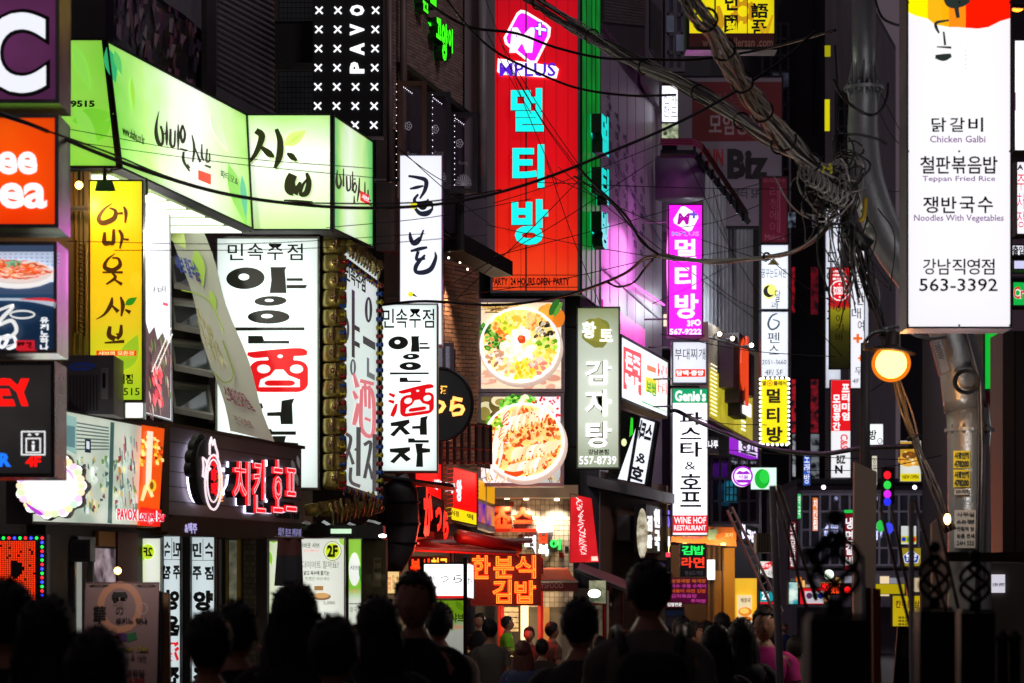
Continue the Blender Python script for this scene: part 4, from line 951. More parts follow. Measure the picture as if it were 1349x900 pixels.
bricks(s.root, s.pan, (321, 710, 338, 958), 2, 34, [mat('#6a6250', .8, 0, .3, 8), mat('#5a5446', .8, 0, .3, 8)], d0=.0, th=.02)
BR = mat('#3c2a20', .8, 0, .3, 3, .2)
s = Sign('menu_poster', 'big white 2F shabu menu poster with a noren cloth hanging before it', 'poster', (352, 708, 455, 905), 21.6, .05, em('#f0f6e8', .9, grad=('x', (0, '#dcefb8'), (.2, '#f6faf2'), (1, '#e6ecdf')), fall=.25), ALU, .012)
A = Art(s); A.ell(438, 726, 12, 13, '#6a8a20').ell(438, 726, 11, 12, '#f2f6dc').ell(438, 726, 9.5, 10.5, '#cfe622').leaf(353, 712, 372, 708, 10, '#9ed048').leaf(354, 725, 358, 745, 6, '#8cc840').leaf(447, 708, 454, 720, 6, '#9ed048')
A.ell(424, 786, 12, 5, '#8a6a50').ell(424, 784.5, 10, 3.6, '#d8a86a').poly([(414, 772), (426, 772), (426, 778), (414, 778)], '#a88050').done(.9)
s.T('2F', (431, 718, 445, 734), mat('#46580c'), .05, d=.008); s.T('어바웃 샤브', (395, 715, 421, 722), mat('#5a6a3a'), .01); s.T('샤브 파티오', (400, 724, 420, 727), em('#d86060', .8, fall=0))
s.T('다이어트 할까요?', (398, 739, 446, 749), mat('#9aa088')); s.T('얇고 육수에 즐기는', (400, 752, 434, 758), mat('#3c5a20'), .02); s.T('특별한 샤브샤브', (402, 760, 434, 765), mat('#9ab070'))
s.T('5,000', (426, 792, 441, 797), mat('#5a5a50')); s.T('7,000', (426, 807, 441, 812), mat('#5a5a50'))
s = Sign('menu_poster', 'slim green shabu poster with a white oval beside the 2F poster', 'poster', (458, 709, 477, 905), 21.9, .05, em('#e8f0d8', .8, grad=('y', (0, '#d8dcd0'), (.55, '#e8f0e0'), (.66, '#8cd040'), (1, '#9ad848')), fall=.2), ALU, .01)
A = Art(s); A.ell(467, 750, 7.5, 22, '#f4f8f0').leaf(474, 745, 476, 770, 4, '#48a828').done(.9); s.T('샤브', (461, 745, 474, 751), INK); s.T('샐러드', (461, 776, 475, 782), em('#e08870', .7, fall=0)); s.T('칼국수', (461, 800, 475, 806), mat('#5a6a5a')); s.T('보쌈', (462, 830, 474, 837), em('#d8a0a0', .5, fall=0)); s.T('만두', (462, 850, 474, 856), mat('#5a6a5a'))
s.plate((460, 795, 476, 796), INK, .003, .002, 'line'); s.plate((460, 843, 476, 844), INK, .003, .002, 'line')
s = wallpan('concrete_pier', 'mottled olive pier with pasted notices right of the slim green poster', 'pier', (478, 706, 508, 960), 22.4, mat('#7c7a58', .8, 0, .3, 4, .4), .4)
for i, (a, b_, c, d_) in enumerate(((492, 735, 502, 748), (491, 747, 502, 773))):
    s.plate((a, b_, c, d_), mat('#b8b088', .8), .002, .003, 'notice'); s.T('임대', (a + 2, b_ + 2, c - 1, b_ + 7), INK, .02, d=.008)
cv = _S; n_ = Sign('noren', 'dark two-tone noren cloth with warm bulbs glowing behind', 'curtain', (367, 712, 398, 772), 20.6, .004, None, None, frame=False)
vs = []; fs = []
for j in range(9):
    for i in range(7): x = 366 + (31 + j * .3) * i / 6 - (j * .6 if i < 3 else 0); vs.append(n_.pan.hit(x, 708 + j * 8, .02 * math.sin(i * 1.9)))
for j in range(8):
    for i in range(6): fs.append((j * 7 + i, j * 7 + i + 1, j * 7 + i + 8, j * 7 + i + 7))
mesh_obj('cloth', vs, fs, [mat('#5a3230', .9), mat('#30303c', .9)], n_.root, [0 if j < 3 else 1 for j in range(8) for i in range(6)], True)
MB().tube([P(362, 708, 20.6), P(400, 709, 20.6)], .012).obj('rod', WOOD, n_.root)
s = wallpan('lintel', 'dark lintel with a glaring shop lamp over the 2F poster', 'lintel', (398, 692, 505, 692, 505, 710, 398, 706), 22.0, BLK, .4)
MB().sphere(P(504, 706, 21.4), .026, 12, 8, 0, (1.4, 1, .6)).obj('lamp', em('#f8fff0', 9, fall=0), s.root, True); s.plate((436, 697, 463, 703), em('#d8ffd8', .9, fall=0), .01, .02, 'lamp_strip')
# standing white menu board bottom left
s = Sign('menu_banner', 'dim pinkish cloth menu banner with brush characters standing at the lower left', 'banner', (113, 767, 210, 767, 206, 930, 108, 930), 15.6, .012, mat('#8c7270', .7, 0, .1, 2, .1, name='banner_print'), mat('#7a6264', .7), .004)
A = Art(s); A.ring(158, 800, 30, 34, 9, '#a8765c').ring(188, 802, 7, 8, 1.5, '#a08480').poly([(148, 836), (162, 833), (163, 843), (149, 845)], '#883040').poly([(156, 834), (169, 835), (170, 845), (156, 845)], '#402c50').poly([(167, 836), (179, 832), (181, 842), (169, 846)], '#2c5c38').done(.12)
s.T('雪', (148, 780, 168, 800), INK, .03, d=.01); s.T('華', (124, 798, 140, 820), INK, .03, d=.01); s.T('の', (153, 799, 163, 809), mat('#5a4040'), 0, d=.01); s.T('유키노 하나', (153, 814, 194, 822), INK, .03, d=.01)
s.T('5pm 1Set', (160, 851, 195, 860), mat('#9a8a20'), .03, d=.01); s.T('소주 18잔', (166, 862, 193, 870), mat('#403030'), d=.01); s.T('계란탕', (166, 882, 191, 892), mat('#403030'), .03, d=.01); s.T('9,000', (170, 893, 191, 902), mat('#8a2020'), .03, d=.01); s.T('o  o', (118, 770, 206, 773), INK, d=.01)
s = Sign('wood_board', 'narrow orange wooden board edge standing right of the menu banner', 'board', (214, 780, 223, 782, 224, 930, 213, 930), 16.0, .06, mat('#a0764e', .6), WOOD, .004)
# ================================================================== PAVO surroundings: brown brick wall
BRK = [mat('#947872', .8, 0, .25, 9, .3, name='brown_brick'), mat('#856a65', .8, 0, .25, 9, .3, name='brown_brick'), mat('#9c807a', .8, 0, .25, 9, .3, name='brown_brick')]
s = wallpan('brick_wall', 'brown brick wall with green cat letters high beside the PAVO panel', 'wall', (516, -70, 612, -10, 612, 350, 516, 330), (29.6, 33.2), mat('#4a3c38', .9), .2, pname='mortar')
bricks(s.root, s.pan, (517, .0, 611, .60), 16, 54, BRK, .14, th=.018)
GRN = em('#30ff18', 1.25, fall=0); 
GD = mat('#0c4a14', .4)
for ch, b in (('고', (.0, 563, 42, 571, 60)), ('양', (.0, 567, 47, 575, 63)), ('이', (.0, 576, 52, 584, 72)), ):
    pass
s.T('고', (561, 23, 568, 27, 568, 55, 561, 50), GRN, .05, .12, .02, name='letter', side=GD); s.T('양', (568, 28, 576, 34, 576, 84, 568, 78), GRN, .05, .12, .02, name='letter', side=GD)
s.T('이', (577, 36, 583, 40, 583, 72, 577, 66), GRN, .05, .12, .02, name='letter', side=GD)
s.T('만', (543, -10, 551, -4, 551, 20, 543, 14), GRN, .05, .12, .02, name='letter', side=GD); s.T('배', (553, -8, 561, -2, 561, 14, 553, 8), GRN, .05, .12, .02, name='letter', side=GD)
s.T('cafe', (582, 52, 588, 55, 588, 78, 582, 74), mat('#28403a'), .04, .05, .02)
MB().tube([s.pan.hit(519, y, .12) for y in (-60, 80, 200, 330)], .045, 8).obj('drain_pipe', mat('#6a5654', .5, .3), s.root, True)
MB().tube([P(513, -40, 26.6), P(514, 120, 26.6), P(513, 240, 26.6)], .03, 8).obj('drain_pipe', mat('#7c6668', .5, .3), s.root, True)
MB().hexa([s.pan.hit(520, 82, 0), s.pan.hit(611, 150, 0), s.pan.hit(611, 157, 0), s.pan.hit(520, 89, 0)], s.pan.n, .0, .12).obj('ledge', BLK, s.root)
MB().hexa([s.pan.hit(521, 92, 0), s.pan.hit(611, 160, 0), s.pan.hit(611, 330, 0), s.pan.hit(521, 240, 0)], s.pan.n, .0, .03).obj('window_opening', mat('#18121a', .3, .2), s.root)
CG = glass('#9a8aa8', .10)
def casement(q, Y, fm, lab, n1='Rang'):
    s = Sign('casement_window', lab, 'window', q, Y, .05, None, None, frame=False); x0, y0, x1, y1 = q
    w_ = window(s, q, CG, fm, 1, 1, .055, .05); m = mat('#a49ca4', .5)
    A = Art(s, .02); cx, cy = (x0 + x1) / 2, y0 + (y1 - y0) * .38
    A.ring(cx - 5, cy, 4.5, 5.5, .6, '#8a838c', 12)
    for i in range(5): A.ring(cx - 5 + 3 * math.cos(i * 1.257), cy + 3.6 * math.sin(i * 1.257), 2, 2.4, .5, '#8a838c', 8)
    for i in range(9):
        t = -math.pi * (i + .5) / 9; A.stroke([(cx, y1 - 10, .5), (cx + 9 * math.cos(t - .12), y1 - 10 + 12 * math.sin(t - .12), .7), (cx + 11 * math.cos(t), y1 - 10 + 15 * math.sin(t), .5), (cx + 9 * math.cos(t + .12), y1 - 10 + 12 * math.sin(t + .12), .7), (cx, y1 - 10, .5)], '#77707a', 2)
    A.done(.5); s.T(n1, (cx - 6, y0 + (y1 - y0) * .60, cx + 6, y0 + (y1 - y0) * .66), m, d=.03)
    mb = MB()
    for j in range(14): mb.sphere(s.pan.hit(x0 - 1.5 if x0 < 540 else x0 + 7, y0 + 4 + j * (y1 - y0) / 15, .05), .0045, 6, 4)
    for j in range(6): mb.sphere(s.pan.hit(x0 + 8 + j * 2.2, y0 + 8 + j * 1.6, .05), .0045, 6, 4)
    mb.obj('fairy_lights', em('#f4f0ff', 3, fall=0), s.root)
    return s
casement((524, 108, 562, 262), 28.9, mat('#5a3a24', .5), 'first open casement window with a brown frame and flower decals')
casement((563, 122, 594, 250), 29.3, mat('#241f28', .5), 'middle open casement window with a black frame and fan decal')
casement((592, 149, 629, 255), 29.7, mat('#1e1a22', .5), 'rightmost open casement window, black framed, before the grey slab', 'Rong')
MB_ = MB().tube([P(607, 250, 29.9), P(607, 330, 29.9)], .05, 6).obj('drain_pipe', BLK); tagm(setorigin(MB_), 'black square pipe below the rightmost casement window', 'pipe')
s = wallpan('slab_wall', 'pale grey smooth wall strip with a vertical pipe left of the red sign', 'wall', (612, -40, 652, -40, 652, 335, 612, 310), 33.0, mat('#7d737a', .6, 0, .15, 1, .1, streak=True), .3)
MB().tube([s.pan.hit(636, -35, .12), s.pan.hit(636, 320, .12)], .06, 8).obj('pipe', mat('#8a8288', .5, .2), s.root, True)
s.plate((605, 262, 642, 332), mat('#6c6474', .4, .3), .05, .3, 'duct_box'); s.plate((603, 333, 643, 338), mat('#4c4654', .4, .3), .05, .35, 'duct_lip')
# 콘불 sign
s = Sign('brush_sign', 'tall white sign with two black brush-written characters and small birds', 'sign', (526, 204, 583, 455), 28.2, .28, em('#f4f6ff', 1.04, fall=.12), mat('#a8a4d0', .3, .5), .012, bracket=-1)
A = Art(s); B = '#1c2030'
for st in ([(538, 232, 2), (550, 234, 3), (561, 238, 4), (560, 250, 3.6), (553, 262, 1.5)], [(540, 249, 1.5), (549, 247, 3), (558, 245, 1.5)], [(551, 256, 2), (546, 263, 3), (549, 268, 3.5), (562, 266, 3), (564, 262, 1)], [(545, 272, 2), (553, 281, 4), (563, 281, 5), (570, 275, 2)],
           [(540, 306, 1.5), (541, 314, 3.6), (545, 321, 4), (552, 318, 3), (558, 303, 1.5)], [(543, 320, 2), (553, 313, 2)], [(541, 331, 2), (553, 328, 3.4), (563, 326, 2)], [(551, 331, 3), (549, 342, 3), (560, 340, 3)], [(560, 336, 2), (549, 349, 4), (548, 358, 3.5), (558, 359, 4.5), (568, 354, 4.5), (574, 340, 3), (573, 332, 1)]):
    A.stroke([(x, y, w_ * 1.45) for x, y, w_ in st], B)
A.ell(545, 271, 5, 4.5, '#e8e020').ell(557, 271, 6, 6, '#14141c').stroke([(560, 270, 6), (568, 268, 5), (570, 276, 1.5)], '#14141c').ell(541, 388, 3.4, 3.4, '#e0dc20').stroke([(544, 388, 3), (549, 391, 1)], '#14141c'); A.done(1.0)
MB().tube([P(510, 391, 28.5), P(541, 391, 28.4)], .02).obj('bracket', STEEL, s.root)
# ================================================================== MIDDLE
# canopy with downlights and red brick pillar
RB = [mat('#7c4c36', .8, 0, .25, 9, .3, name='red_brick'), mat('#8c5a40', .8, 0, .25, 9, .3, name='red_brick'), mat('#6a3e2e', .8, 0, .25, 9, .3, name='red_brick')]
s = wallpan('brick_pillar', 'red brick pillar lit by two small downlights beside the food photos', 'pillar', (583, 342, 629, 352, 629, 700, 583, 700), (31.0, 33.0), mat('#3e3230', .9), .5, pname='mortar')
bricks(s.root, s.pan, (583.5, .0, 628.5, .98), 5, 62, RB, .16, th=.02)
cnp = empty('canopy', 'black metal canopy with two warm downlights above the brick pillar', 'canopy', P(610, 350, 30.5))
q = [P(582, 309, 30.5), P(650, 347, 31.5), P(650, 366, 31.5), P(582, 332, 30.5)]
n = (q[1] - q[0]).cross(q[0] - q[3]).normalized(); n = n if n.dot(CAMP - q[0]) > 0 else -n
MB().hexa(q, n, -.02, .3).obj('fascia', mat('#1c181c', .4, .4), cnp); MB().tube([P(582, 308, 30.2), P(650, 346, 31.2)], .03, 6).obj('edge_tube', DARKMETAL, cnp)
for x, y, Y in ((591, 341, 30.55), (606, 347, 31.1), (616, 356, 31.3)):
    MB().lathe(P(x, y, Y), [(.012, 0), (.012, .02), (.006, .025)], 10).obj('downlight', em('#fff0cc', 5, fall=0), cnp)
sp = bpy.data.lights.new('downlight', 'SPOT'); sp.energy = 220; sp.color = (1, .8, .5); sp.spot_size = math.radians(60); sp.spot_blend = .6; sp.shadow_soft_size = .03
for x, y, Y in ((604, 348, 30.9),):
    o = link(bpy.data.objects.new('downlight_lamp', sp)); o.location = P(x, y, Y); o.rotation_euler = (math.radians(16), 0, 0); o.parent = cnp; o.location = P(x, y, Y) - cnp.location
# window with bars on pillar and black lattice
s = wallpan('window_bay', 'dim grey sash window between the tavern sign and brick pillar', 'window', (560, 440, 600, 460, 600, 560, 560, 560), 30.2, mat('#2e2a34', .7), .1); window(s, (572, 452, 598, 556), glass('#a8a8b8', .2), mat('#4c4854', .5), 2, 2, .04)
rl = empty('balcony_rail', 'black iron balcony railing low on the brick pillar', 'railing', P(605, 612, 30.3))
for y0, y1 in ((590, 592), (606, 610), (556, 562)): MB().tube([P(578, y0, 30.4), P(648, y1, 30.4)], .018, 5).obj('rail', BLK, rl)
for i in range(8): MB().tube([P(580 + i * 9.5, 555 + i * .8, 30.4), P(580 + i * 9.5, 612, 30.4)], .022, 5).obj('baluster', BLK, rl)
fr = wallpan('shutter', 'black open shutter frame overlapping the lower food photo', 'shutter', (628, 556, 646, 560, 646, 618, 628, 615), 32.6, BLK, .04)
# round black sign
root = empty('round_sign', 'round black sign with warm neon-edged characters behind the tavern sign', 'sign', P(580, 576, 29)); pn = Pan((538, 488, 623, 580), 29.2); sg = _S(); sg.pan = pn; sg.root = root
cp = [(580 + 42.5 * math.cos(t), 533 + 47.5 * math.sin(t)) for t in [6.2832 * i / 48 for i in range(48)]]
MB().hexa([pn.hit(*p) for p in cp], pn.n, -.15, 0).obj('disc', BLK, root); MB().tube([pn.hit(*p) for p in cp], .022, 6, closed=True).obj('rim', mat('#221c20', .4, .5), root)
SignT = Sign.T
class Flat(Sign):
    def __init__(s, pan, root): s.pan = pan; s.root = root
fl = Flat(pn, root)
fl.T('つ', (560, 527, 588, 547), em('#e03a14', .8, fall=0), .06, .01, .003); fl.T('ら', (592, 522, 613, 549), em('#e03a14', .8, fall=0), .06, .01, .003)
fl.T('つ', (560, 527, 588, 547), em('#ffc060', 1.6, fall=0), neon=.05, d=.015); fl.T('ら', (592, 522, 613, 549), em('#ffc060', 1.6, fall=0), neon=.05, d=.015)
fl.T('酒', (580, 508, 589, 519), em('#ffb84a', 1.8, fall=0), .05)
# red M-plus sign
RF = em('#f01018', 1.04, fall=.3, grad=('y', (0, '#f0481c'), (.14, '#e4240f'), (.36, '#d00812'), (.8, '#c00416'), (1, '#a80218')), scale=.8)
s = Sign('karaoke_sign', 'huge red lightbox with cyan characters and a magenta diamond M logo, green on its side', 'sign', (646, -70, 764, 386), 40.0, .4, RF, mat('#8a8a8e', .4, .5), .04)
CY = em('#16e8e0', 1.2, fall=0); CYD = mat('#0a2a2a', .4)
for ch, b in (('멀', (673, 118, 716, 175)), ('티', (675, 192, 717, 249)), ('방', (674, 264, 722, 324))): s.T(ch, b, CY, .038, .10, .01, name='letter', side=CYD, res=3)
MG = em('#f010e8', 1.25, fall=0); WHM = em('#fdf6ff', 1.3, fall=0)
A = Art(s, .012)
def dia(k, col, cx=694, cy=47): A.poly([(cx + (x - cx) * k, cy + (y - cy) * k) for x, y in ((686, 14), (692, 15), (720, 32), (725, 37), (724, 48), (706, 84), (699, 84), (666, 58), (664, 50), (681, 18))], col)
dia(1.02, '#ffffff'); dia(.90, '#f21ae8'); A.done(1.3)
s.T('M', (673, 37, 703, 70), WHM, .045, .004, .03, shear=.12); 
A = Art(s, .045)
A.poly([(708, 30), (714, 30), (714, 36), (721, 38), (721, 44), (714, 43), (714, 50), (708, 49), (708, 42), (704, 41), (704, 35), (708, 35)], '#4a1ab8').poly([(709.5, 32), (712.5, 32), (712.5, 37.5), (719.5, 39), (719.5, 42.5), (712.5, 41), (712.5, 47.5), (709.5, 47), (709.5, 40.5), (705.5, 39.5), (705.5, 36.5), (709.5, 37)], '#ffffff')
A.poly([(656, 78), (664, 79), (732, 88), (736, 92), (733, 104), (660, 99), (655, 95)], '#ffffff').done(1.3)
s.T('MPLUS', (658, 84, 732, 102), em('#5a20c8', 1, fall=0), .02, .004, .07, shear=0)
s.plate((648, 362, 762, 363), INK, .004, .003, 'line'); s.plate((648, 378, 762, 379), INK, .004, .003, 'line')
s.T('PARTY  24 HOURS OPEN  PARTY', (636 + 12, 366, 750, 376), mat('#3a0806', .5), .03)
for i in range(7):
    if i != 3: s.plate((655 + i * 15.5, -66, 655.5 + i * 15.5, 384), mat('#8a0a12', .5), .0005, .003, 'seam')
s.plate((692, -60, 694, 384), mat('#6a5a58', .4, .6), .008, .006, 'seam_strip')
g = Sign('', '', '', (766, -90, 791, -66, 790, 406, 766, 388), (40.1, 42.6), .06, em('#08a030', .55, '#067a28', 1.5, .25), mat('#1c3a22', .4, .4), .02, root=s.root)
for i, x in enumerate((772, 779, 784)): g.plate((x, .0, x + .6, 1.0), mat('#0a3a18'), .003, .006, 'seam_strip')
for ch, (y0, y1) in (('멀', (.475, .585)), ('티', (.62, .72)), ('방', (.745, .85))): g.T(ch, (778, y0, 788, y1), em('#18d8d0', 1.0, fall=0), .05, .18, .01, name='letter', side=INK)
# food photo signs
def food(q, lab, kind):
    s = Sign('food_photo_sign', lab, 'sign', q, 33.5, .3, em('#d8c8bc', .9, fall=.1), mat('#b9b9c2', .3, .6), .05); A = Art(s, .001, .0001); R = random.Random(3 + kind)
    x0, y0, x1, y1 = q; w_, h_ = x1 - x0, y1 - y0
    r = R.uniform
    if kind == 0:
        A.poly([(x0 + 2, y0 + 3), (x1 - 2, y0 + 3), (x1 - 2, y1 - 2), (x0 + 2, y1 - 2)], '#e8d8b8')
        for i in range(60): A.ell(r(x0 + 4, x1 - 6), r(y0 + 75, y1 - 6), r(3, 12), r(1, 5), R.choice(['#e6d0b8', '#d8a890', '#eadcc0', '#cf9880', '#f2e4cc']), r(-20, 20), 10)
        for i in range(40): A.stroke([(r(x0 + 3, x0 + 60), y0 + 4 + r(0, 16), .6), (r(x0 + 3, x0 + 60), y0 + 5 + r(0, 16), 1.4)], R.choice(['#5a4428', '#b88a3a', '#8a6a38', '#d8b868']), 2)
        for i in range(12): A.stroke([(x0 + 3 + r(0, 10), y0 + 20 + r(0, 60), 1), (x0 + 20 + r(0, 16), y0 + 50 + r(0, 60), 1.4)], R.choice(['#c8b898', '#e0d4bc', '#a89878']), 2)
        A.ell(724, 414, 16, 12, '#e8922c', 20).ell(736, 420, 8, 12, '#d8781c', 10).ell(718, 410, 6, 12, '#f0a83c', 35).ell(730, 405, 5, 12, '#2c6a24', 28).ell(735, 408, 3, 11, '#5a9a34', 30)
        cx, cy, rx, ry = 685, 455, 53, 50
    else:
        A.poly([(x0 + 2, y0 + 2), (x1 - 2, y0 + 2), (x1 - 2, y1 - 3), (x0 + 2, y1 - 3)], '#e6e8ee').poly([(x0 + 2, y0 + 2), (x0 + 60, y0 + 2), (x0 + 40, y0 + 60), (x0 + 2, y0 + 60)], '#6a5c34')
        for a in ((640, 545, 13, 17, '#4c3f1c'), (640, 538, 10, 9, '#d8cfa0'), (638, 545, 8, 9, '#8a7a3c'), (662, 533, 18, 14, '#5c5024'), (660, 528, 13, 8, '#e4dcb0'), (660, 530, 8, 5, '#9a8a48')): A.ell(*a)
        A.poly([(715, 636), (740, 600), (741, 638)], '#6a7274').poly([(690, 637), (741, 610), (741, 637)], '#aab4b2')
        for i in range(60): x = r(x0 + 3, x1 - 4); A.stroke([(x, y1 - 4 - r(0, 22), 1.2), (x + r(-8, 8), y1 - 3 - r(0, 12), 1)], R.choice(['#c89a3a', '#8a6a2c', '#e0c070', '#6a5a3a']), 2)
        for i in range(170):
            t = r(0, 6.28); k = math.sqrt(R.random()); A.ell(684 + 25 * k * math.cos(t), 534 + 14 * k * math.sin(t), 2.6, 2, R.choice(['#2c8a1c', '#48b028', '#6cc83c', '#1c6a18', '#9ada5c']), 0, 7, .3)
        for i in range(36): A.ell(r(702, 740), r(524, 556), r(1, 2.6), r(1, 2.2), R.choice(['#e01828', '#f04050', '#c01020']), r(0, 90), 6, .2)
        cx, cy, rx, ry = 690, 582, 54, 51
    A.ell(cx + 2, cy + 4, rx + 2, ry + 2, '#b8a89c', 0, 40).ell(cx, cy, rx, ry, '#ffffff', 0, 40).ell(cx, cy - 1, rx - 4, ry - 4, '#eccf7c', 0, 40)
    def ok(x, y): return ((x - cx) / (rx - 4)) ** 2 + ((y - cy) / (ry - 4)) ** 2 < 1
    if kind == 0:
        sect = [(-150, ['#f08a30', '#e07018', '#f8b060']), (-118, ['#c8d830', '#e8e850', '#a8c020']), (-95, ['#f8e070', '#fff0a0', '#e8c040']), (-60, ['#f8a040', '#f07820', '#fcc080']), (-30, ['#2c2418', '#f4f0e0', '#6a5c40', '#c8c0a0']), (0, ['#78b020', '#a8d840', '#5c9018', '#c8e870']),
                (25, ['#f0e060', '#f8f0a0', '#e0c840']), (50, ['#e88878', '#f0b0a0', '#f8d8c8']), (80, ['#f8d820', '#fcec70', '#e8b818']), (115, ['#f0e0c0', '#fff8e8', '#e8b870']), (150, ['#c89878', '#f0e0d0', '#f8f0e8', '#a87858']), (180, ['#f8e0a0', '#e89850', '#fff0d0']), (-170, ['#2c6a1c', '#48902c', '#7cc048'])]
        for a0, cols in sect:
            for i in range(34):
                t = math.radians(a0 + r(-17, 17)); k = r(.42, .93); x, y = cx + rx * k * math.cos(t), cy + ry * k * math.sin(t)
                if ok(x, y): A.ell(x, y, r(2, 4.6), r(1.5, 3.2), R.choice(cols), math.degrees(t) + r(-40, 40), 7, .2)
        for i in range(60):
            t = r(0, 6.28); k = r(0, .42); x, y = cx - 3 + rx * k * math.cos(t), cy - 2 + ry * k * math.sin(t)
            A.ell(x, y, r(3, 7), r(2, 5), R.choice(['#fffef4', '#fff8dc', '#fff4e4', '#ffffff', '#fcecc0']), r(0, 180), 10, .15)
        A.ell(687, 448, 5.5, 5.5, '#d84818', 0, 9, .2).ell(686, 446, 3, 2.6, '#f07038', 0, 8, .2)
        for i in range(9): A.stroke([(643 + r(-7, 7), 437 + r(-5, 8), .8), (640 + r(-8, 10), 430 + r(-5, 12), 3.4), (636 + r(-8, 12), 436 + r(-8, 8), .6)], R.choice(['#1c5a14', '#3c8a28', '#58a83c']), 3)
    else:
        for i in range(250):
            t = r(0, 6.28); k = math.sqrt(R.random()) * .9; x, y = cx + rx * k * math.cos(t), cy + ry * k * math.sin(t) - 2
            if ok(x, y): A.ell(x, y, r(2, 5), r(1.5, 3), R.choice(['#d8682c', '#e89048', '#c04c18', '#f0b070', '#a83c10', '#f8d8a0']), r(0, 180), 7, .25)
        for c0, r0, n0, ax, ay, bx, by in ((0, 0, 13, 650, 600, 690, 530), (0, 0, 12, 672, 560, 722, 545), (0, 0, 12, 680, 600, 734, 590), (0, 0, 9, 672, 622, 715, 612), (0, 0, 8, 655, 585, 665, 545)):
            for i in range(n0):
                t = i / (n0 - 1); x = ax + (bx - ax) * t; y = ay + (by - ay) * t; a = r(-.4, .4)
                A.stroke([(x - 6, y + 10 + r(-2, 2), 1), (x - 4, y, 5.5), (x + 2, y - 7, 6.5), (x + 7, y - 6 + r(-3, 3), 2)], R.choice(['#fdf0d0', '#fbe4b4', '#fffaf0', '#f4cf94', '#fdebc4']), 3)
                A.stroke([(x - 3, y + 9, .6), (x + 1, y + 1, 1.4), (x + 7, y - 4, .5)], R.choice(['#d85a20', '#b84410', '#e8803c', '#f0a868']), 3)
        for i in range(60):
            t = r(0, 6.28); k = r(.3, .92); A.ell(cx + rx * k * math.cos(t), cy + ry * k * math.sin(t), r(.8, 2), r(.6, 1.4), R.choice(['#c03808', '#e05818', '#8a2c08', '#f8f4e8']), 0, 6)
        for i in range(26): A.ell(r(642, 662), r(546, 566), 2.6, 2, R.choice(['#88c828', '#b8e050', '#5ca018']), 0, 7, .3)
        A.stroke([(648, 620, 2), (652, 600, 7), (655, 578, 5)], '#fcf8f0').stroke([(655, 622, 1), (660, 600, 4), (662, 582, 3)], '#f4f0e0').stroke([(664, 622, 4), (676, 626, 8), (690, 622, 4)], '#e04c10')
    A.ring(cx, cy, rx, ry, 3.2, '#fffefc', 44).done(.98)
food((629, 394, 744, 517), 'bright food photo of a big salad bowl, upper of the two stacked photos', 0)
food((629, 518, 743, 641), 'bright food photo of sliced meat dish with red sauce, lower of the two stacked photos', 1)
# 황토 감자탕
s = Sign('soup_sign', 'pale green vertical sign with glowing white characters and phone number 557-8739', 'sign', (759, 404, 817, 618), 41.0, .35, em('#c6d2ba', .85, grad=('y', (0, '#a8b69a'), (.3, '#dfe8d6'), (.6, '#e4ecdc'), (.85, '#c4cfba'), (1, '#a0aa7c')), scale=1.2, fall=.25), mat('#8a9282', .4, .4), .03, bracket=-1)
A = Art(s); A.ell(786, 439, 19, 20, '#8a8a3c', 0, 22, .12).ell(785, 436, 15, 15, '#98963e', 0, 20, .12).done(.8)
W2 = em('#ffffff', 1.6, fall=0); OUT = mat('#b4b4a0', .6)
s.T('황', (767, 424, 785, 446), W2, .03, d=.012); s.T('토', (790, 434, 807, 450), W2, .03, d=.012)
for ch, b in (('감', (771, 475, 805, 507)), ('자', (771, 514, 805, 548)), ('탕', (772, 556, 805, 590))):
    s.T(ch, b, OUT, .055, .002, .004, name='letter'); s.T(ch, b, W2, .025, .002, .012, name='letter')
s.T('강남본점', (775, 592, 802, 599), mat('#3a4034'), .03); s.T('557-8739', (763, 601, 812, 612), W2, .01, d=.01); s.T('557-8739', (762.5, 600.5, 812.5, 612.5), OUT, .035, d=.003)
# white and red receding sign
s = Sign('billboard', 'white receding lightbox with blurred red and green print beyond the pale soup sign', 'sign', (818, 440, 880, 475, 879, 552, 818, 527), (43.5, 50.0), .3, em('#eef2fa', 1.3, fall=.15), mat('#1c1a1c', .5), .05)
A = Art(s); RDS = '#e8202c'
A.poly([(821, 456), (845, 466), (845, 522), (821, 512)], '#ee4048').poly([(852, 480), (864, 485), (864, 492), (852, 488)], '#f0805c').poly([(850, 496), (865, 500), (865, 520), (850, 516)], '#e4d43c')
A.poly([(866, 478), (878, 484), (878, 500), (866, 496)], '#e82430').poly([(866, 500), (878, 504), (878, 520), (866, 516)], '#f05040').poly([(845, 528), (878, 542), (878, 543), (845, 530)], '#3ca050').done(1.1)
s.T('돈족', (823, .22, 843, .50), WH, .04, d=.01); s.T('발', (823, .55, 843, .82), WH, .04, d=.01); s.T('족발', (867, .12, 877, .75), WH, .03, d=.01); s.T('보쌈', (851, .5, 864, .72), em('#40a030', 1, fall=0), .03, d=.01)
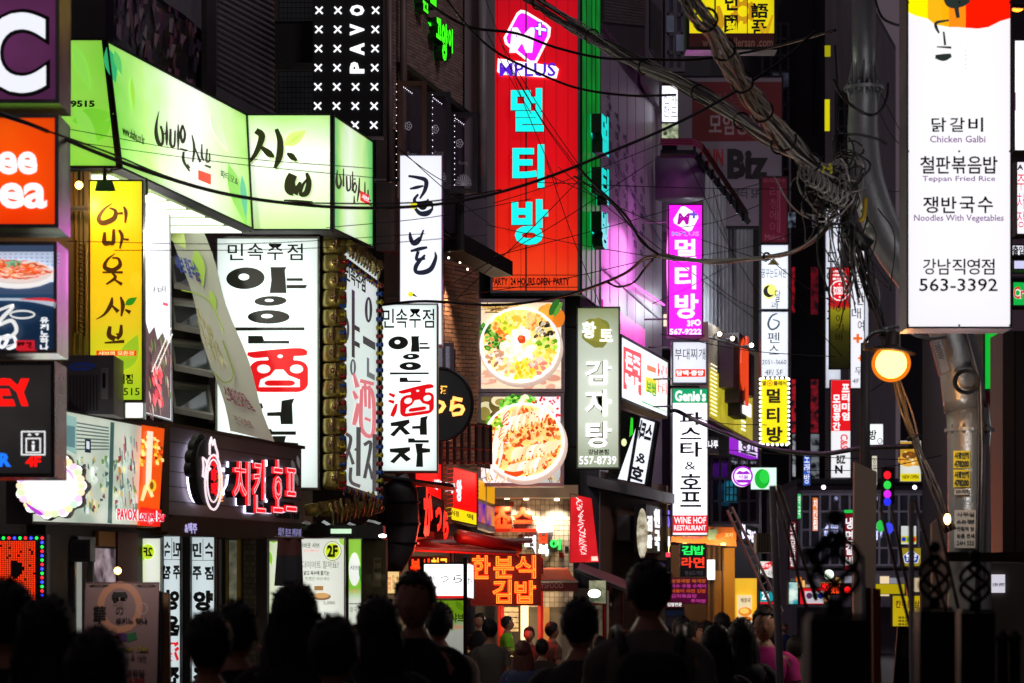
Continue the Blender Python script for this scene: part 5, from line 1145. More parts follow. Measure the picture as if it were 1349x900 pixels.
# tilted window, the sign's reflection painted on as glowing print
s = wallpan('tilted_window', 'open window pane showing the pasta pub sign mirrored and tilted', 'window', (818, 540, 868, 555, 858, 642, 800, 628), 44.0, mat('#0c120e', .2, .3), .06)
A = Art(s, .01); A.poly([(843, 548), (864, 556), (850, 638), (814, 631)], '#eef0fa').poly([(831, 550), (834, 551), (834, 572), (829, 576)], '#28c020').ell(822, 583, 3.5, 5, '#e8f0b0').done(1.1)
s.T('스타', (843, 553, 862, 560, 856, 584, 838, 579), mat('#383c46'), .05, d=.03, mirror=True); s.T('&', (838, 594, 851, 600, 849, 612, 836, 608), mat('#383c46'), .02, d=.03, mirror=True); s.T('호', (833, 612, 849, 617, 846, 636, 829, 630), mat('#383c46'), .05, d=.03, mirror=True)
s.plate((842, 548, 866, 556, 866, 558, 842, 550), STEEL, .02, .03, 'frame'); MB().tube([s.pan.hit(866, 556, .05), s.pan.hit(852, 640, .05)], .05, 4).obj('frame', BLK, s.root); MB().tube([s.pan.hit(842, 549, .05), s.pan.hit(828, 634, .05)], .03, 4).obj('frame', BLK, s.root)
wl = wallpan('shop_wall', 'dark brown wall and ledge beneath the pale soup sign', 'wall', (744, 610, 880, 640, 880, 960, 744, 960), (42.0, 48.0), mat('#6a4a3c', .7, 0, .3, 1, .2), .2)
for a_, b_ in ((.40, .62), (.66, .80)): window(wl, (800, a_, 836, b_), glass('#8a8078', .2), mat('#5a1c1a', .5), 2, 1, .06)
wl.plate((812, .16, 830, .26), mat('#8a8488', .5), .01, .25, 'unit')
wl.plate((745, .04, 879, .08), mat('#5a4a4c', .5), .01, .25, 'ledge')
# mauve panelled wall: seams and faint writing
s = wallpan('panelled_wall', 'mauve metal-panelled wall with faded purple writing and tall seams', 'wall', (792, 60, 871, 150, 871, 500, 792, 448), (43.6, 55.5), MAUVE, .06)
for i in range(1, 7):
    x = 792 + i * 11.3; s.plate((x, .002, x + .35, .998), mat('#6e6476', .5, .2), .0005, .004, 'seam')
for r in range(5):
    for j in range(10): 
        x = 799 + r * 11 - 0 + (j % 2) * 2.5; s.T(random.choice('모임술집노래맥주'), (x, .13 + r * .045 + j * .033, x + 4, .155 + r * .045 + j * .033), mat('#41365c', .6), .02)
s.plate((793, .86, 848, .95), em('#e030b8', 1.2, '#a02088', 3, fall=0), .004, .02, 'pink_light'); MB().tube([s.pan.hit(822, 372, .12), s.pan.hit(868, 402, .12)], .022, 6).obj('neon_tube', em('#ff50e0', 3, fall=0), s.root); lamp(s.root, P(868, 345, 48.5), 130, (1, .25, .85), size=.8);  # added magenta light without fixture, imitates spill from the magenta sign
A = Art(s, .03); A.poly([(792, 185), (870, 318), (870, 321), (792, 188)], '#3c3050').poly([(792, 350), (870, 420), (870, 423), (792, 354)], '#5a2c60').done(.25)
s = wallpan('tiled_tower', 'dark brick-tiled upper wall with a tall shadowed window', 'wall', (793, -80, 850, -60, 850, 100, 793, 30), (43.4, 50), mat('#29202a', .8), .1, pname='mortar')
bricks(s.root, s.pan, (794, .0, 849, .98), 9, 26, [mat('#3f3438', .8, 0, .2, 7), mat('#4a3e42', .8, 0, .2, 7)], .14, th=.03)
s = wallpan('upper_wall', 'mauve side wall with a dark window slot right of the tiled tower', 'wall', (850, -70, 873, -50, 873, 150, 850, 110), (50.2, 55), mat('#5c5260', .6, 0, .2, 1), .1); s.plate((855, .35, 870, .7), mat('#141016', .3), .01, .02, 'window_slot')
# magenta vertical sign
s = Sign('karaoke_sign', 'magenta vertical sign with white diamond logo, white characters and phone 567-9222', 'sign', (880, 269, 926, 443), 48.0, .4, em('#f010e4', 4.5, fall=.1), mat('#b018a8', .4, .3), .03, bracket=-1)
A = Art(s); A.poly([(898, 272), (902, 272), (919, 283), (920, 287), (911, 304), (906, 305), (888, 294), (887, 289), (897, 273)], '#ffffff').done(1.2)
s.T('M', (893, 281, 908, 296), em('#c010b8', .8, fall=0), .03, d=.01, shear=.15); s.T('+', (909, 277, 919, 288), em('#7a60e8', .8, fall=0), .05, d=.01)
s.T('MPLUS', (885, 305, 921, 311), em('#7c90ff', 1.1, fall=0), .03); 
for ch, b in (('멀', (889, 315, 917, 342)), ('티', (889, 350, 917, 381)), ('방', (889, 387, 920, 420))): s.T(ch, b, WH, .032, name='letter')
s.T('3F', (905, 422, 915, 430), WH, .04); s.T('567-9222', (882, 433, 924, 441), WH, .04); A = Art(s); A.ring(919, 425, 4.2, 4.2, 2, '#ffffff', 14).done(1.1)
# budae jjigae + genie's
s = Sign('stew_sign', 'small white sign with thin brush writing and a red pill-shaped label', 'sign', (885, 449, 932, 506), 47.5, .35, em('#e6ecf8', 1.04, fall=.2), mat('#7c8490', .4, .4), .03, bracket=-1)
s.T('부대찌개', (889, 459, 929, 474), mat('#20242c'), .0); A = Art(s); A.stroke([(890, 491.5, 8), (893, 491.5, 10), (926, 491.5, 10), (929, 491.5, 8)], '#e8301c', 3).done(1.1); s.T('담백·중앙', (891, 488, 927, 495), WH, .04, d=.008)
s = Sign('pub_sign', 'tall white sign with a green top reading Genie\'s and a red WINE HOF RESTAURANT foot', 'sign', (885, 511, 933, 706), 47.5, .35, em('#f2f2fc', 1.35, fall=.1), mat('#8a8a96', .4, .4), .02, bracket=-1)
s.plate((886, 512, 932, 531), em('#10a468', .95, fall=0), .003, .003); s.plate((886, 679, 932, 702), em('#e4202c', 1.0, fall=0), .003, .003)
s.T('Genie\'s', (889, 514, 930, 529), WH, .04, d=.009)
for ch, b in (('파', (895, 543, 925, 560)), ('스', (896, 563, 924, 579)), ('타', (896, 582, 925, 602)), ('&', (902, 608, 917, 619)), ('호', (896, 624, 924, 645)), ('프', (896, 648, 924, 668))): s.T(ch, b, mat('#2c1c24'), 0 if ch == '&' else .02, name='letter')
s.T('WINE HOF', (888, 681, 930, 690), WH, .02, d=.009); s.T('RESTAURANT', (888, 692, 930, 699), WH, .02, d=.009)
# spotlit yellow wall with channel letters beyond
s = wallpan('spotlit_fascia', 'spotlit yellow and white wall with big dark-edged channel letters', 'sign', (933, 424, 1000, 465, 1000, 590, 933, 552), (56, 66), mat('#b8a890', .5), .2)
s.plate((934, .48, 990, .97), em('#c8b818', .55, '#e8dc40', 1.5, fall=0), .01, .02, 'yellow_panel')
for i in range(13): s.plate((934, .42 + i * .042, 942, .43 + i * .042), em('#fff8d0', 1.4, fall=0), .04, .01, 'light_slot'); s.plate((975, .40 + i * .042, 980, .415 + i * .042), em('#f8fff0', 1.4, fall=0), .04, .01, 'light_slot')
for x0, x1, t0, t1, c in ((945, 951, .08, .62, None), (953, 962, .02, .74, '#f0481c'), (963, 967, .16, .56, None), (969, 974, .16, .6, None)):
    s.plate((x0, t0, x1, t1), mat('#241c1c', .4), .03, .35, 'letter')
    if c: s.T('이', (x0, t0, x1 + 1, t1), em(c, .9, fall=0), .06, .04, .40)
s.plate((957, .66, 966, .86), BLK, .03, .3, 'letter'); s.plate((960, .69, 970, .82), em('#f8f8f0', 1.5, fall=0), .34, .04, 'light')
arm = empty('wall_spotlights', 'row of small spotlights on arms over the yellow wall', 'lamp', P(970, 440, 56))
for x, y in ((948, 440), (965, 446), (990, 455)):
    MB().tube([P(x - 14, y + 2, 60), P(x, y, 55)], .03, 5).obj('arm', STEEL, arm); MB().sphere(P(x, y, 55), .05, 8, 6).obj('lamp', em('#fff0d0', 9, fall=0), arm, True)
MB().tube([P(925, 442, 56), P(994, 462, 57)], .03, 5).obj('rail', STEEL, arm)
wp = wallpan('corrugated_panel', 'grey vertical-ribbed wall glowing beside the magenta sign', 'wall', (927, 225, 992, 255, 992, 455, 927, 430), (57.5, 66), mat('#c8ccd2', .4, .1, .2, .6, .1, streak=True), .1)
for i in range(1, 13): wp.plate((927 + i * 5, .0, 927.8 + i * 5, 1.0), mat('#a4a8b0', .4, .1), .0, .04, 'rib')
lamp(wp.root, P(955, 405, 57), 90, (.85, .92, 1), size=.4)  # added white light without fixture, brightens the ribbed wall
wp2 = wallpan('wall_panel', 'pale mauve wall strip just behind the magenta sign', 'wall', (873, 205, 927, 205, 927, 460, 873, 460), 57, mat('#6c6474', .5, .2, .2, .8, .1), .2)
wp2.plate((874, 415, 886, 430), em('#f8e0c0', 1.2, fall=0), .02, .1, 'light')
wp2.T('DON', (874, 305, 880, 320), INK, .03)
for (q, Y, nx, ny, lab) in (((992, 30, 1040, 225), 99, 4, 9, 'column of dark far windows left of the steel pole'), ((1100, 120, 1126, 330), 94, 2, 9, 'narrow column of dark windows behind the cable knot'), ((876, -30, 902, 95), 61.5, 2, 5, 'small dark upper windows behind the grey cable bundle'), ((1340, 436, 1349, 440), 61, 1, 1, '')):
    if not lab: continue
    wp3 = wallpan('far_windows', lab, 'window', q, Y, mat('#403a44', .6), .1); window(wp3, q, glass('#8088a8', .3), mat('#5a5560', .5), nx, ny, .10, .06)
    for k in range(3):
        a = random.randrange(nx); b_ = random.randrange(ny); w1, h1 = (q[2] - q[0]) / nx, (q[3] - q[1]) / ny
        wp3.plate((q[0] + a * w1 + 1.5, q[1] + b_ * h1 + 1.5, q[0] + (a + 1) * w1 - 1.5, q[1] + (b_ + 1) * h1 - 1.5), em('#8a92b0', .10, '#2c2830', .8, fall=0), .07, .01, 'lit_room')
# curved canopy and stair with red rail
cb = empty('stair_tower', 'curved purple-grey stair tower with a red handrail running down right', 'staircase', P(905, 300, 52))
MB().lathe(P(896, 262, 53), [(.55, 0), (.55, .9)], 20).obj('drum', mat('#5c5468', .5), cb, True)
for o in (0, 3, 6): MB().tube([P(870, 184 + o, 52), P(912, 184 + o, 52), P(925, 190 + o, 52), P(985, 280 + o, 56)], .03, 5).obj('rail', mat('#5a1c24', .4, .3), cb)
MB().tube([P(870, 203, 52), P(915, 203, 52), P(985, 292, 56)], .09, 4).obj('stringer', DARKMETAL, cb)
for i in range(9): MB().tube([P(915 + i * 8, 190 + i * 11, 52.5), P(915 + i * 8, 204 + i * 11, 52.5)], .03, 4).obj('baluster', DARKMETAL, cb)
s = Sign('window_sign', 'small glowing white notice panel high between the dark walls', 'sign', (871, 112, 894, 162), 54, .1, em('#f0f0fc', 1.3, fall=.1), BLK, .02); s.V('신한', (874, 122, 882, 154), mat('#30303c')); s.V('카드', (884, 126, 892, 154), mat('#30303c'))
s.plate((872, 164, 893, 186), em('#b8c8a0', .8, '#20241c', 8, fall=0), .0, .1, 'lower_panel')
# yellow chinese sign
s = Sign('chinese_sign', 'yellow sign with black Chinese characters and a gear emblem at the top', 'sign', (904, -70, 1024, 66), 38, .4, em('#f0e010', .95, '#e0cc08', 1, .3), mat('#1c1816', .4, .4), .05)
A = Art(s); cx, cy = 979, 15
for i in range(9): t = i * .698; A.stroke([(cx + 7 * math.cos(t), cy + 7 * math.sin(t), 5), (cx + 17 * math.cos(t), cy + 17 * math.sin(t), 6)], '#c09010', 2)
A.ring(cx, cy, 13, 13, 5, '#c09010').stroke([(946, 8, 5), (950, 30, 9), (944, 44, 3)], '#c09010').stroke([(1000, 30, 3), (1008, 45, 6), (1018, 20, 3)], '#c8a010').done(.9)
for ch, b in (('언', (955, -34, 972, -12)), ('년', (955, -10, 972, 14)), ('國', (954, 20, 972, 43)), ('자', (991, -22, 1006, 0)), ('語', (989, 4, 1012, 24)), ('吾', (990, 26, 1010, 48))): s.T(ch, b, INK, .03, name='letter')
s.plate((906, 44, 1022, 64), mat('#5a1210', .5), .003, .004, 'red_strip'); s.T('www.eoullersan .com', (925, 50, 1018, 62), mat('#a87c6a', .5), .02, d=.009)
s.plate((941, -66, 943, 62), BLK, .004, .006, 'bar'); s.plate((984, -66, 985, 62), BLK, .004, .006, 'bar')
# big unlit sign: 모임공간 / CNN Biz
s = Sign('unlit_sign', 'large unlit sign, dark red above and pale below with red CNN and black Biz', 'sign', (890, 100, 1032, 100, 1032, 300, 890, 300), 61, .3, mat('#7e7480', .6, 0, .2, 1, .1), DARKMETAL, .04)
s.plate((912, 108, 1030, 186), mat('#6a1018', .5, 0, .2, 1, .1), .003, .004); s.T('모임공간', (934, 150, 1004, 178), mat('#a08c90', .5), .02, d=.01); s.T('강남', (940, 122, 980, 142), mat('#7c3c40', .5), .02, d=.01)
s.T('CNN', (922, 196, 953, 219), mat('#a02028', .5), .04); s.T('Biz', (958, 196, 1012, 236), INK, .05); s.T('센터 5F', (965, 248, 1000, 262), mat('#3a3840'), .02)
A = Art(s); A.leaf(946, 245, 944, 298, 9, '#3a8a3c').leaf(930, 270, 935, 298, 6, '#c86a48').done(.10)
# maroon sign, moon sign, yellow sign
s = Sign('maroon_sign', 'unlit maroon vertical sign with faint pink lettering above the crescent moon sign', 'sign', (1002, 232, 1038, 321), 58, .4, mat('#7a1030', .5, 0, .2, 1, .1), BLK, .03); s.T('요리/주수', (1005, 235, 1036, 241), mat('#a84c68'), .02); s.V('리청에이', (1014, 246, 1025, 306), mat('#a84c68')); s.T('Makers', (1008, 309, 1033, 316), mat('#b06878'), .0); s.plate((1026, 244, 1028, 307), mat('#a84c68'), .003, .003, 'line')
s = Sign('moon_sign', 'white vertical sign with a crescent moon, the numeral 6 and phone 2051-3660', 'sign', (1002, 322, 1039, 408), 58, .4, em('#e8f0fa', 1.02, fall=.2), mat('#5a6068', .4, .4), .02, bracket=0)
s.T('꿈꾸는도서관', (1003, 354, 1036, 366), mat('#5a6470'), 0); A = Art(s); A.poly([(1019, 340), (1027, 349), (1011, 349)], '#4a4420').ell(1014, 384, 9.5, 10, '#d8dc70').ell(1013, 384, 7.5, 7.8, '#1c1c20').ell(1016.5, 382.5, 5.6, 6.2, '#d8dc70').done(.9)
s.T('달', (1021, 382, 1028, 398), mat('#30343c'), 0); s.T('과', (1015, 398, 1026, 406.5), mat('#30343c'), 0)
s2 = Sign('', '', '', (1002, 410, 1039, 497), 58, .4, em('#e4ecf6', 1.02, fall=.2), mat('#5a6068', .4, .4), .02, root=s.root)
A = Art(s2); A.stroke([(1024, 413, 1.5), (1016, 417, 2.4), (1012, 427, 2.8), (1016, 434, 2.4), (1024, 431, 2.4), (1026, 424, 2), (1018, 421, 1.2)], '#3a4450').done(.9)
for ch, b in (('펜', (1011, 438, 1027, 452)), ('스', (1013, 455, 1026, 467))): s2.T(ch, b, mat('#30343c'), .0, name='letter')
s2.T('2051-3660', (1004, 474, 1036, 480), mat('#5a6470')); s2.T('4F/ 5F', (1008, 487, 1031, 494), mat('#4a5460'))
s = Sign('karaoke_sign', 'yellow vertical sign edged with white bulbs, three dark characters on it', 'sign', (1002, 499, 1038, 585), 57.5, .4, em('#f4e418', 1.05, fall=.15), mat('#a89a20', .4, .4), .02)
A = Art(s); A.ring(1014, 505, 4, 4, 1, '#e0501c', 14).ell(1014, 505, 1.4, 1.4, '#e0501c', n=8).done(1.0); s.T('멜', (1004, 502, 1009, 508), mat('#8a5a10'), .03); s.T('플레이', (1019, 502, 1036, 508), mat('#8a5a10'), .03)
for ch, b in (('멀', (1010, 512, 1028, 531)), ('티', (1010, 537, 1027, 557)), ('방', (1010, 562, 1031, 583))): s.T(ch, b, mat('#2c2410'), .035, name='letter')
BW = em('#fffff0', 3, fall=0); mb = MB()
for i in range(15): mb.sphere(s.pan.hit(1001.5, 500 + i * 6, .06), .035, 6, 4).sphere(s.pan.hit(1038.5, 500 + i * 6, .06), .035, 6, 4)
for i in range(6): mb.sphere(s.pan.hit(1005 + i * 6.2, 498.5, .06), .035, 6, 4).sphere(s.pan.hit(1005 + i * 6.2, 586, .06), .035, 6, 4)
mb.obj('bulbs', BW, s.root)
# pillar between, sign reflections painted on as glowing strips
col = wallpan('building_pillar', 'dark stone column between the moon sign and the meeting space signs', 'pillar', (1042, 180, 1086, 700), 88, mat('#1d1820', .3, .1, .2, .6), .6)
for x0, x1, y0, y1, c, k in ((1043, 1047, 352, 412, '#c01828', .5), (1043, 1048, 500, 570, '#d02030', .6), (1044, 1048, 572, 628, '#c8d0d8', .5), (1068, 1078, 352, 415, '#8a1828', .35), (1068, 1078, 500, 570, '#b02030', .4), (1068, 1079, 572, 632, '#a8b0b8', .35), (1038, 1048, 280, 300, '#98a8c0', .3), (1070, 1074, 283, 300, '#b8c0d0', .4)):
    col.plate((x0, y0, x1, y1), em(c, k, '#18141c', 5, fall=0), .01, .01, 'painted_reflection')
# meeting space signs
s = Sign('meeting_sign', 'narrow white vertical sign partly hidden behind the red emblem sign', 'sign', (1087, 262, 1108, 512), 82, .3, em('#eceefa', 1.2, '#b8bcc8', 1.5, .2, pos=.3), BLK, .02); s.V('모임공간', (1089, 332, 1103, 430), mat('#40444c')); s.plate((1087, 378, 1094, 384), BLK, .003, .1, 'bar')
s = Sign('meeting_sign', 'white vertical sign with thin black characters right of the red emblem sign', 'sign', (1120, 330, 1139, 512), 80, .3, em('#f4f4ff', 1.04, fall=.1), BLK, .02); 
for ch, b in (('모', (1124, 332, 1137, 344)), ('공', (1124, 363, 1138, 381)), ('간', (1128, 385, 1138, 402)), ('대', (1122, 406, 1134, 420)), ('여', (1130, 422, 1138, 436)), ('무', (1126, 484, 1137, 494))): s.T(ch, b, mat('#383c44'), 0, name='letter')
s.T('+', (1124, 440, 1136, 452), em('#f07020', 1, fall=0), .04); s.T('+', (1130, 468, 1137, 476), em('#f07020', 1, fall=0), .04); s.T('4F', (1123, 499, 1132, 505), mat('#50545c'))
s.plate((1140, 350, 1144, 512), em('#d8dcec', .9, fall=0), -.1, .05, 'side_strip')
s = Sign('emblem_sign', 'red topped vertical sign with a round white fish emblem fading to olive', 'sign', (1093, 352, 1120, 486), 76, .3, em('#8a8418', .7, grad=('y', (0, '#1c1a08'), (.35, '#3c3a0c'), (.58, '#a8a020'), (.62, '#e01c24'), (1, '#e01c24')), scale=.3, fall=.1), BLK, .02)
A = Art(s); A.ell(1106, 383, 13, 13.5, '#ffffff').ell(1106, 383, 11.4, 12, '#e01c28').ring(1106, 383, 8, 5, 1.2, '#fff').ring(1106, 383, 5, 3, 1, '#fff', 16).ell(1106, 383, 2, 1.6, '#fff', n=10)
for t in range(6): A.ell(1106 + 7.6 * math.cos(t * 1.047 + .5), 383 + 8.4 * math.sin(t * 1.047 + .5), 1.2, 1.2, '#fff', n=8)
A.done(1.1); s.T('노래방주점', (1097, 356, 1111, 359), WH, .03); s.T('사람들이 있는', (1097, 361, 1115, 364), WH, .03); s.T('즐거운 곳', (1097, 366, 1116, 369), WH, .03); s.V('이야기바', (1101, 402, 1111, 450), INK)
s = Sign('premium_sign', 'red vertical sign with two columns of white characters over a white foot', 'sign', (1094, 500, 1121, 630), 74, .3, em('#f2f2f6', 1.05, fall=.1), BLK, .02); s.plate((1095, 501, 1120.5, 568), em('#e41820', 1.05, fall=0), .003, .003)
s.V('프리미엄', (1109, 506, 1119, 554), WH, bold=.04, d=.01); s.V('모임공간', (1097, 520, 1107, 567), WH, bold=.04, d=.01); s.T('C&S', (1107, 572, 1117, 592), em('#e84048', 1, fall=0), .03, rot=-90); s.T('N', (1100, 613, 1110, 624), INK, .05); s.T('BIZ', (1102, 600, 1114, 611), mat('#6a6a5c'), .04)
s = Sign('room_sign', 'small white square sign with one black character and a smiley', 'sign', (1144, 558, 1164, 587), 80, .2, em('#e8f2f0', 1.1, fall=.1), BLK, .02); s.T('방', (1145, 566, 1155, 580), INK, .03); A = Art(s); A.ring(1159, 581, 3.4, 4, 1, '#1c1c1c', 12).done(.8)
s = Sign('burger_sign', 'small lit food picture sign with a yellow base far down the street', 'sign', (1185, 580, 1214, 635), 78, .2, em('#e8eae0', .95), BLK, .02); A = Art(s)
A.poly([(1186, 582), (1204, 582), (1210, 590), (1212, 614), (1186, 612)], '#c8962c').ell(1196, 606, 13, 9, '#f0b040').ell(1198, 600, 10, 5, '#7a4a18').poly([(1186, 624), (1212, 624), (1212, 634), (1187, 634)], '#f0dc1c')
for i in range(24): A.ell(random.uniform(1188, 1208), random.uniform(586, 612), 2, 1.4, random.choice(['#f8d060', '#a85c18', '#fff0b0', '#e09028']), 0, 7)
A.done(.9); s.T('NEW OPEN', (1189, 626, 1210, 631), INK, .02, d=.012)
# traffic lamps in a column
tl = empty('lamp_column', 'column of four round coloured lamps, red, green, magenta and blue', 'lamp', P(1169, 665, 60)); MB().box(tuple(P(1164, 664, 60)), tuple(P(1175, 617, 60.4))).obj('housing', BLK, tl)
for y, c in ((626, '#e81c2c'), (639, '#2cd048'), (651, '#d028e0'), (661, '#2830e8')): MB().sphere(P(1169, y, 59.95), .095, 12, 8, 0, (1, .5, 1.1)).obj('lens', em(c, 1.2, fall=0), tl, True)
for i, (x, y, c) in enumerate(((1160, 693, '#2cc048'), (1171, 696, '#4048f0'))):
    o = MB().sphere(P(x, y, 60), .12, 12, 8, 0, (.9, .3, 1.2)).obj('lamp', em(c, 1.0, fall=0), smooth=True); tagm(setorigin(o), ['green', 'blue'][i] + ' round lamp low beside the pale post', 'lamp')
# round purple, green
root = empty('round_sign', 'small round white sign ringed in purple far down the street', 'sign', P(978, 641, 52)); pn = Pan((965, 614, 992, 641), 52); fl = Flat(pn, root)
MB().hexa([pn.hit(978.5 + 13.5 * math.cos(t), 627.5 + 13.5 * math.sin(t)) for t in [6.2832 * i / 28 for i in range(28)]], pn.n, -.2, 0).obj('disc', em('#f4f0ff', 1.2, fall=0), root); A = Art(fl); A.ring(978.5, 627.5, 13.5, 13.5, 2.4, '#9a20c8').poly([(970, 624), (974, 620), (979, 622), (984, 620), (988, 624), (988, 625), (970, 625)], '#8a20b8').poly([(969, 632), (989, 632), (986, 636), (972, 636)], '#8a20b8').done(1.0); fl.T('서울', (972, 626, 986, 631), em('#8a20b8', .8, fall=0), .02, d=.01)
s = Sign('green_dot_sign', 'white sign with a glossy green ball beside the round purple sign', 'sign', (988, 615, 1024, 646), 53, .2, em('#d8fff0', 1.0, fall=.1), BLK, .02); A = Art(s); A.ell(1004, 631, 10, 13, '#10a82c').ell(1007, 628, 6.5, 9, '#22c840').done(.9)
s = Sign('purple_sign', 'short purple-edged white sign above the round purple sign', 'sign', (972, 576, 998, 583, 998, 605, 972, 597), (55, 57), .2, em('#e4d4fc', 1.0, fall=0), em('#a028d8', .8, fall=0), .03); s.T('호프', (976, .1, 996, .9), mat('#4a2c70'), .03)
s = Sign('shop_sign', 'tiny dark sign with white characters just right of the pasta pub sign', 'sign', (932, 576, 947, 598), 50, .2, mat('#1c181c'), BLK, .01); s.T('나루', (933, 580, 946, 591), WL, .03)
s = wallpan('glass_front', 'bluish lit window panels on the far left of the street', 'window', (955, 632, 972, 662), 60, em('#2cb8d8', .5, '#0c2c3c', 3, fall=0), .1); window(s, (955, 632, 972, 662), glass(), BLK, 3, 3, .03)
window(b7_p := wallpan('glazed_bay', 'dark glazed bay with narrow mullions under the far wires', 'window', (935, 600, 1000, 690), 61, mat('#15131a', .2, .2), .1), (936, 600, 999, 690), glass('#8a90b0', .2), mat('#35323c', .4, .4), 5, 3, .06)
# right far: green signs, strip lights
for (q, lab, c, k) in (((1087, 131, 1093, 172), 'thin bright yellow window strip beside the steel pole', '#e8e010', .8), ((1087, 60, 1094, 74), 'tiny yellow glint high behind the cables', '#d8d010', .5)):
    s = wallpan('lit_strip', lab, 'window', q, 90, em(c, k, fall=0), .1)
s = Sign('green_sign', 'plain green lit sign behind the steel pole', 'sign', (1295, 432, 1320, 515), 25, .3, em('#10c838', .85, fall=.1), mat('#0c6a28'), .02); s.T('Cre', (1309, 455, 1317, 485), WH, .03, rot=-90)
# ================================================================== LOWER MIDDLE: snack street
REDEM = em('#f01414', 2.0, fall=0)
s = Sign('red_sign', 'red lightbox with small white text over a yellow strip', 'sign', (546, 600, 629, 622, 628, 694, 546, 676), (30.0, 32.5), .25, em('#f00c08', 1.04, '#e80808', 1.5, .1), mat('#5a1210', .4), .02)
s.plate((547, .76, 627, .98), em('#f0e010', 1.0, fall=0), .003, .004); s.T('배터김밥', (571, .32, 598, .50), WH, .03, d=.006, shear=.2); s.T('왕', (601, .22, 608, .62), WH, .04); s.T('분식점', (588, .80, 603, .90), mat('#a89a10'), .02, d=.012); s.T('떡', (614, .80, 622, .90), mat('#a89a10'), .02, d=.012)
s = Sign('katsura_letters_sign', 'black arm sign with bright red Japanese letters above the awnings', 'sign', (541, 640, 584, 660, 584, 706, 541, 712), (28.5, 30.5), .4, BLK, BLK, .01)
for ch, x0, x1, t0, t1 in (('か', 543, 555, -.02, .95), ('つ', 559, 567, .30, .85), ('ら', 569, 576, .35, 1.05)): s.T(ch, (x0, t0, x1, t1), em('#ff1c10', 2.6, fall=0), .06, .12, .02, name='letter', side=mat('#1c0404'), res=3)
dc = empty('duct', 'fat dark ribbed ventilation duct under the vertical tavern sign', 'duct', P(525, 740, 27.5))
MB().tube([P(520, 632, 27.6), P(530, 650, 27.6), P(532, 690, 27.6), P(528, 720, 27.6), P(514, 748, 27.4)], [.15, .18, .18, .17, .14], 16).obj('pipe', mat('#4c4246', .5, .1), dc, True)
for (x, y) in ((531, 662), (531, 690), (529, 716)): MB().tube([P(x + 21.5 * math.cos(t), y, 27.6 - .187 * math.sin(t)) for t in [6.2832 * i / 16 for i in range(16)]], .015, 5, closed=True).obj('ring', DARKMETAL, dc)
s = wallpan('sign_shelf', 'dark sloping shelf projecting below the vertical tavern sign', 'ledge', (500, 625, 597, 638, 597, 642, 500, 628), (27.4, 27.4), BLK, .9)
# steel post frame with kimbap booth
s = wallpan('booth_window', 'yellow and purple lit menu panes in a white frame under the food photos', 'window', (627, 628, 652, 638, 652, 702, 627, 694), (33.2, 34), mat('#d8d0d4', .5), .1)
s.plate((629, .05, 638, .42), em('#f0a818', .9, fall=0), .01, .01, 'pane'); s.plate((641, .05, 650, .42), em('#f0a818', .9, fall=0), .01, .01, 'pane'); s.plate((629, .50, 638, .88), em('#4a20b0', .8, '#e07040', 3, fall=0), .01, .01, 'pane'); s.plate((641, .50, 650, .88), em('#4a20b0', .8, '#f09040', 3, fall=0), .01, .01, 'pane')
# white tiled facade with letters
TW = [mat('#c2b8aa', .35, 0, .12, 3, .05, name='cream_tile'), mat('#b8ad9f', .35, 0, .12, 3, .05, name='cream_tile')]
s = wallpan('tiled_shop_front', 'cream tiled snack shop front with red raised letters and a white fin', 'shop front', (636, 650, 756, 960), 37.5, mat('#6a6258', .8), .3, pname='grout')
bricks(s.root, s.pan, (650, 652, 755, 800), 17, 22, TW + [mat('#a79c8e', .35, 0, .12, 3, .05, name='cream_tile')], .10, th=.015, stagger=False, name='tile')
s.plate((626, 642, 760, 658), mat('#8d8276', .6), .01, .7, 'eave')
for x, y in ((668, 659), (693, 660), (733, 661)):
    MB().lathe(s.pan.hit(x, y, .35), [(.04, 0), (.04, .03), (.02, .04)], 12).obj('downlight', em('#ffe6b0', 6, fall=0), s.root); lamp(s.root, s.pan.hit(x, y + 3, .30), 65, (1, .82, .55), 100, (math.radians(24), 0, 0))
RO = em('#f03c10', 1.05, fall=0); ROS = mat('#a01c08', .4)
s.T('죠', (648, 668, 674, 697), RO, .05, .12, .03, name='letter', side=ROS, res=3); s.T('스', (676, 669, 701, 690), RO, .05, .12, .03, name='letter', side=ROS, res=3)
s.plate((640, 696, 672, 701), em('#d02008', .8, fall=0), .02, .1, 'bar'); s.plate((673, 697, 706, 701), em('#d02008', .8, fall=0), .02, .1, 'bar')
A = MB(); A.hexa([s.pan.hit(x, y) for x, y in ((707, 699), (715, 689), (727, 683), (725, 691), (729, 698), (728, 701), (709, 702))], s.pan.n, .02, .16).obj('shark_fin', em('#fdfdff', 1.3, fall=0), s.root)
for ch, b, c in (('ㄷ', (682, 710, 689, 720), '#30d060'), ('떡', (691, 706, 706, 731), '#f4f0ff'), ('ㅂ', (710, 703, 721, 716), '#f03c1c'), ('복', (709, 717, 723, 733), '#e8fff0'), ('이', (724, 710, 739, 725), '#30d060')):
    s.T(ch, b, em(c, 1.2, fall=0), .06, .10, .03, name='letter', side=INK)
for q, c in (((665, 661, 671, 667), '#1c3a24'), ((671, 661, 677, 667), '#8a1c18'), ((744, 720, 749, 727), '#1a1a1c'), ((737, 728, 743, 735), '#9a1818')): s.plate(q, mat(c, .4), .018, .01, 'accent_tile')
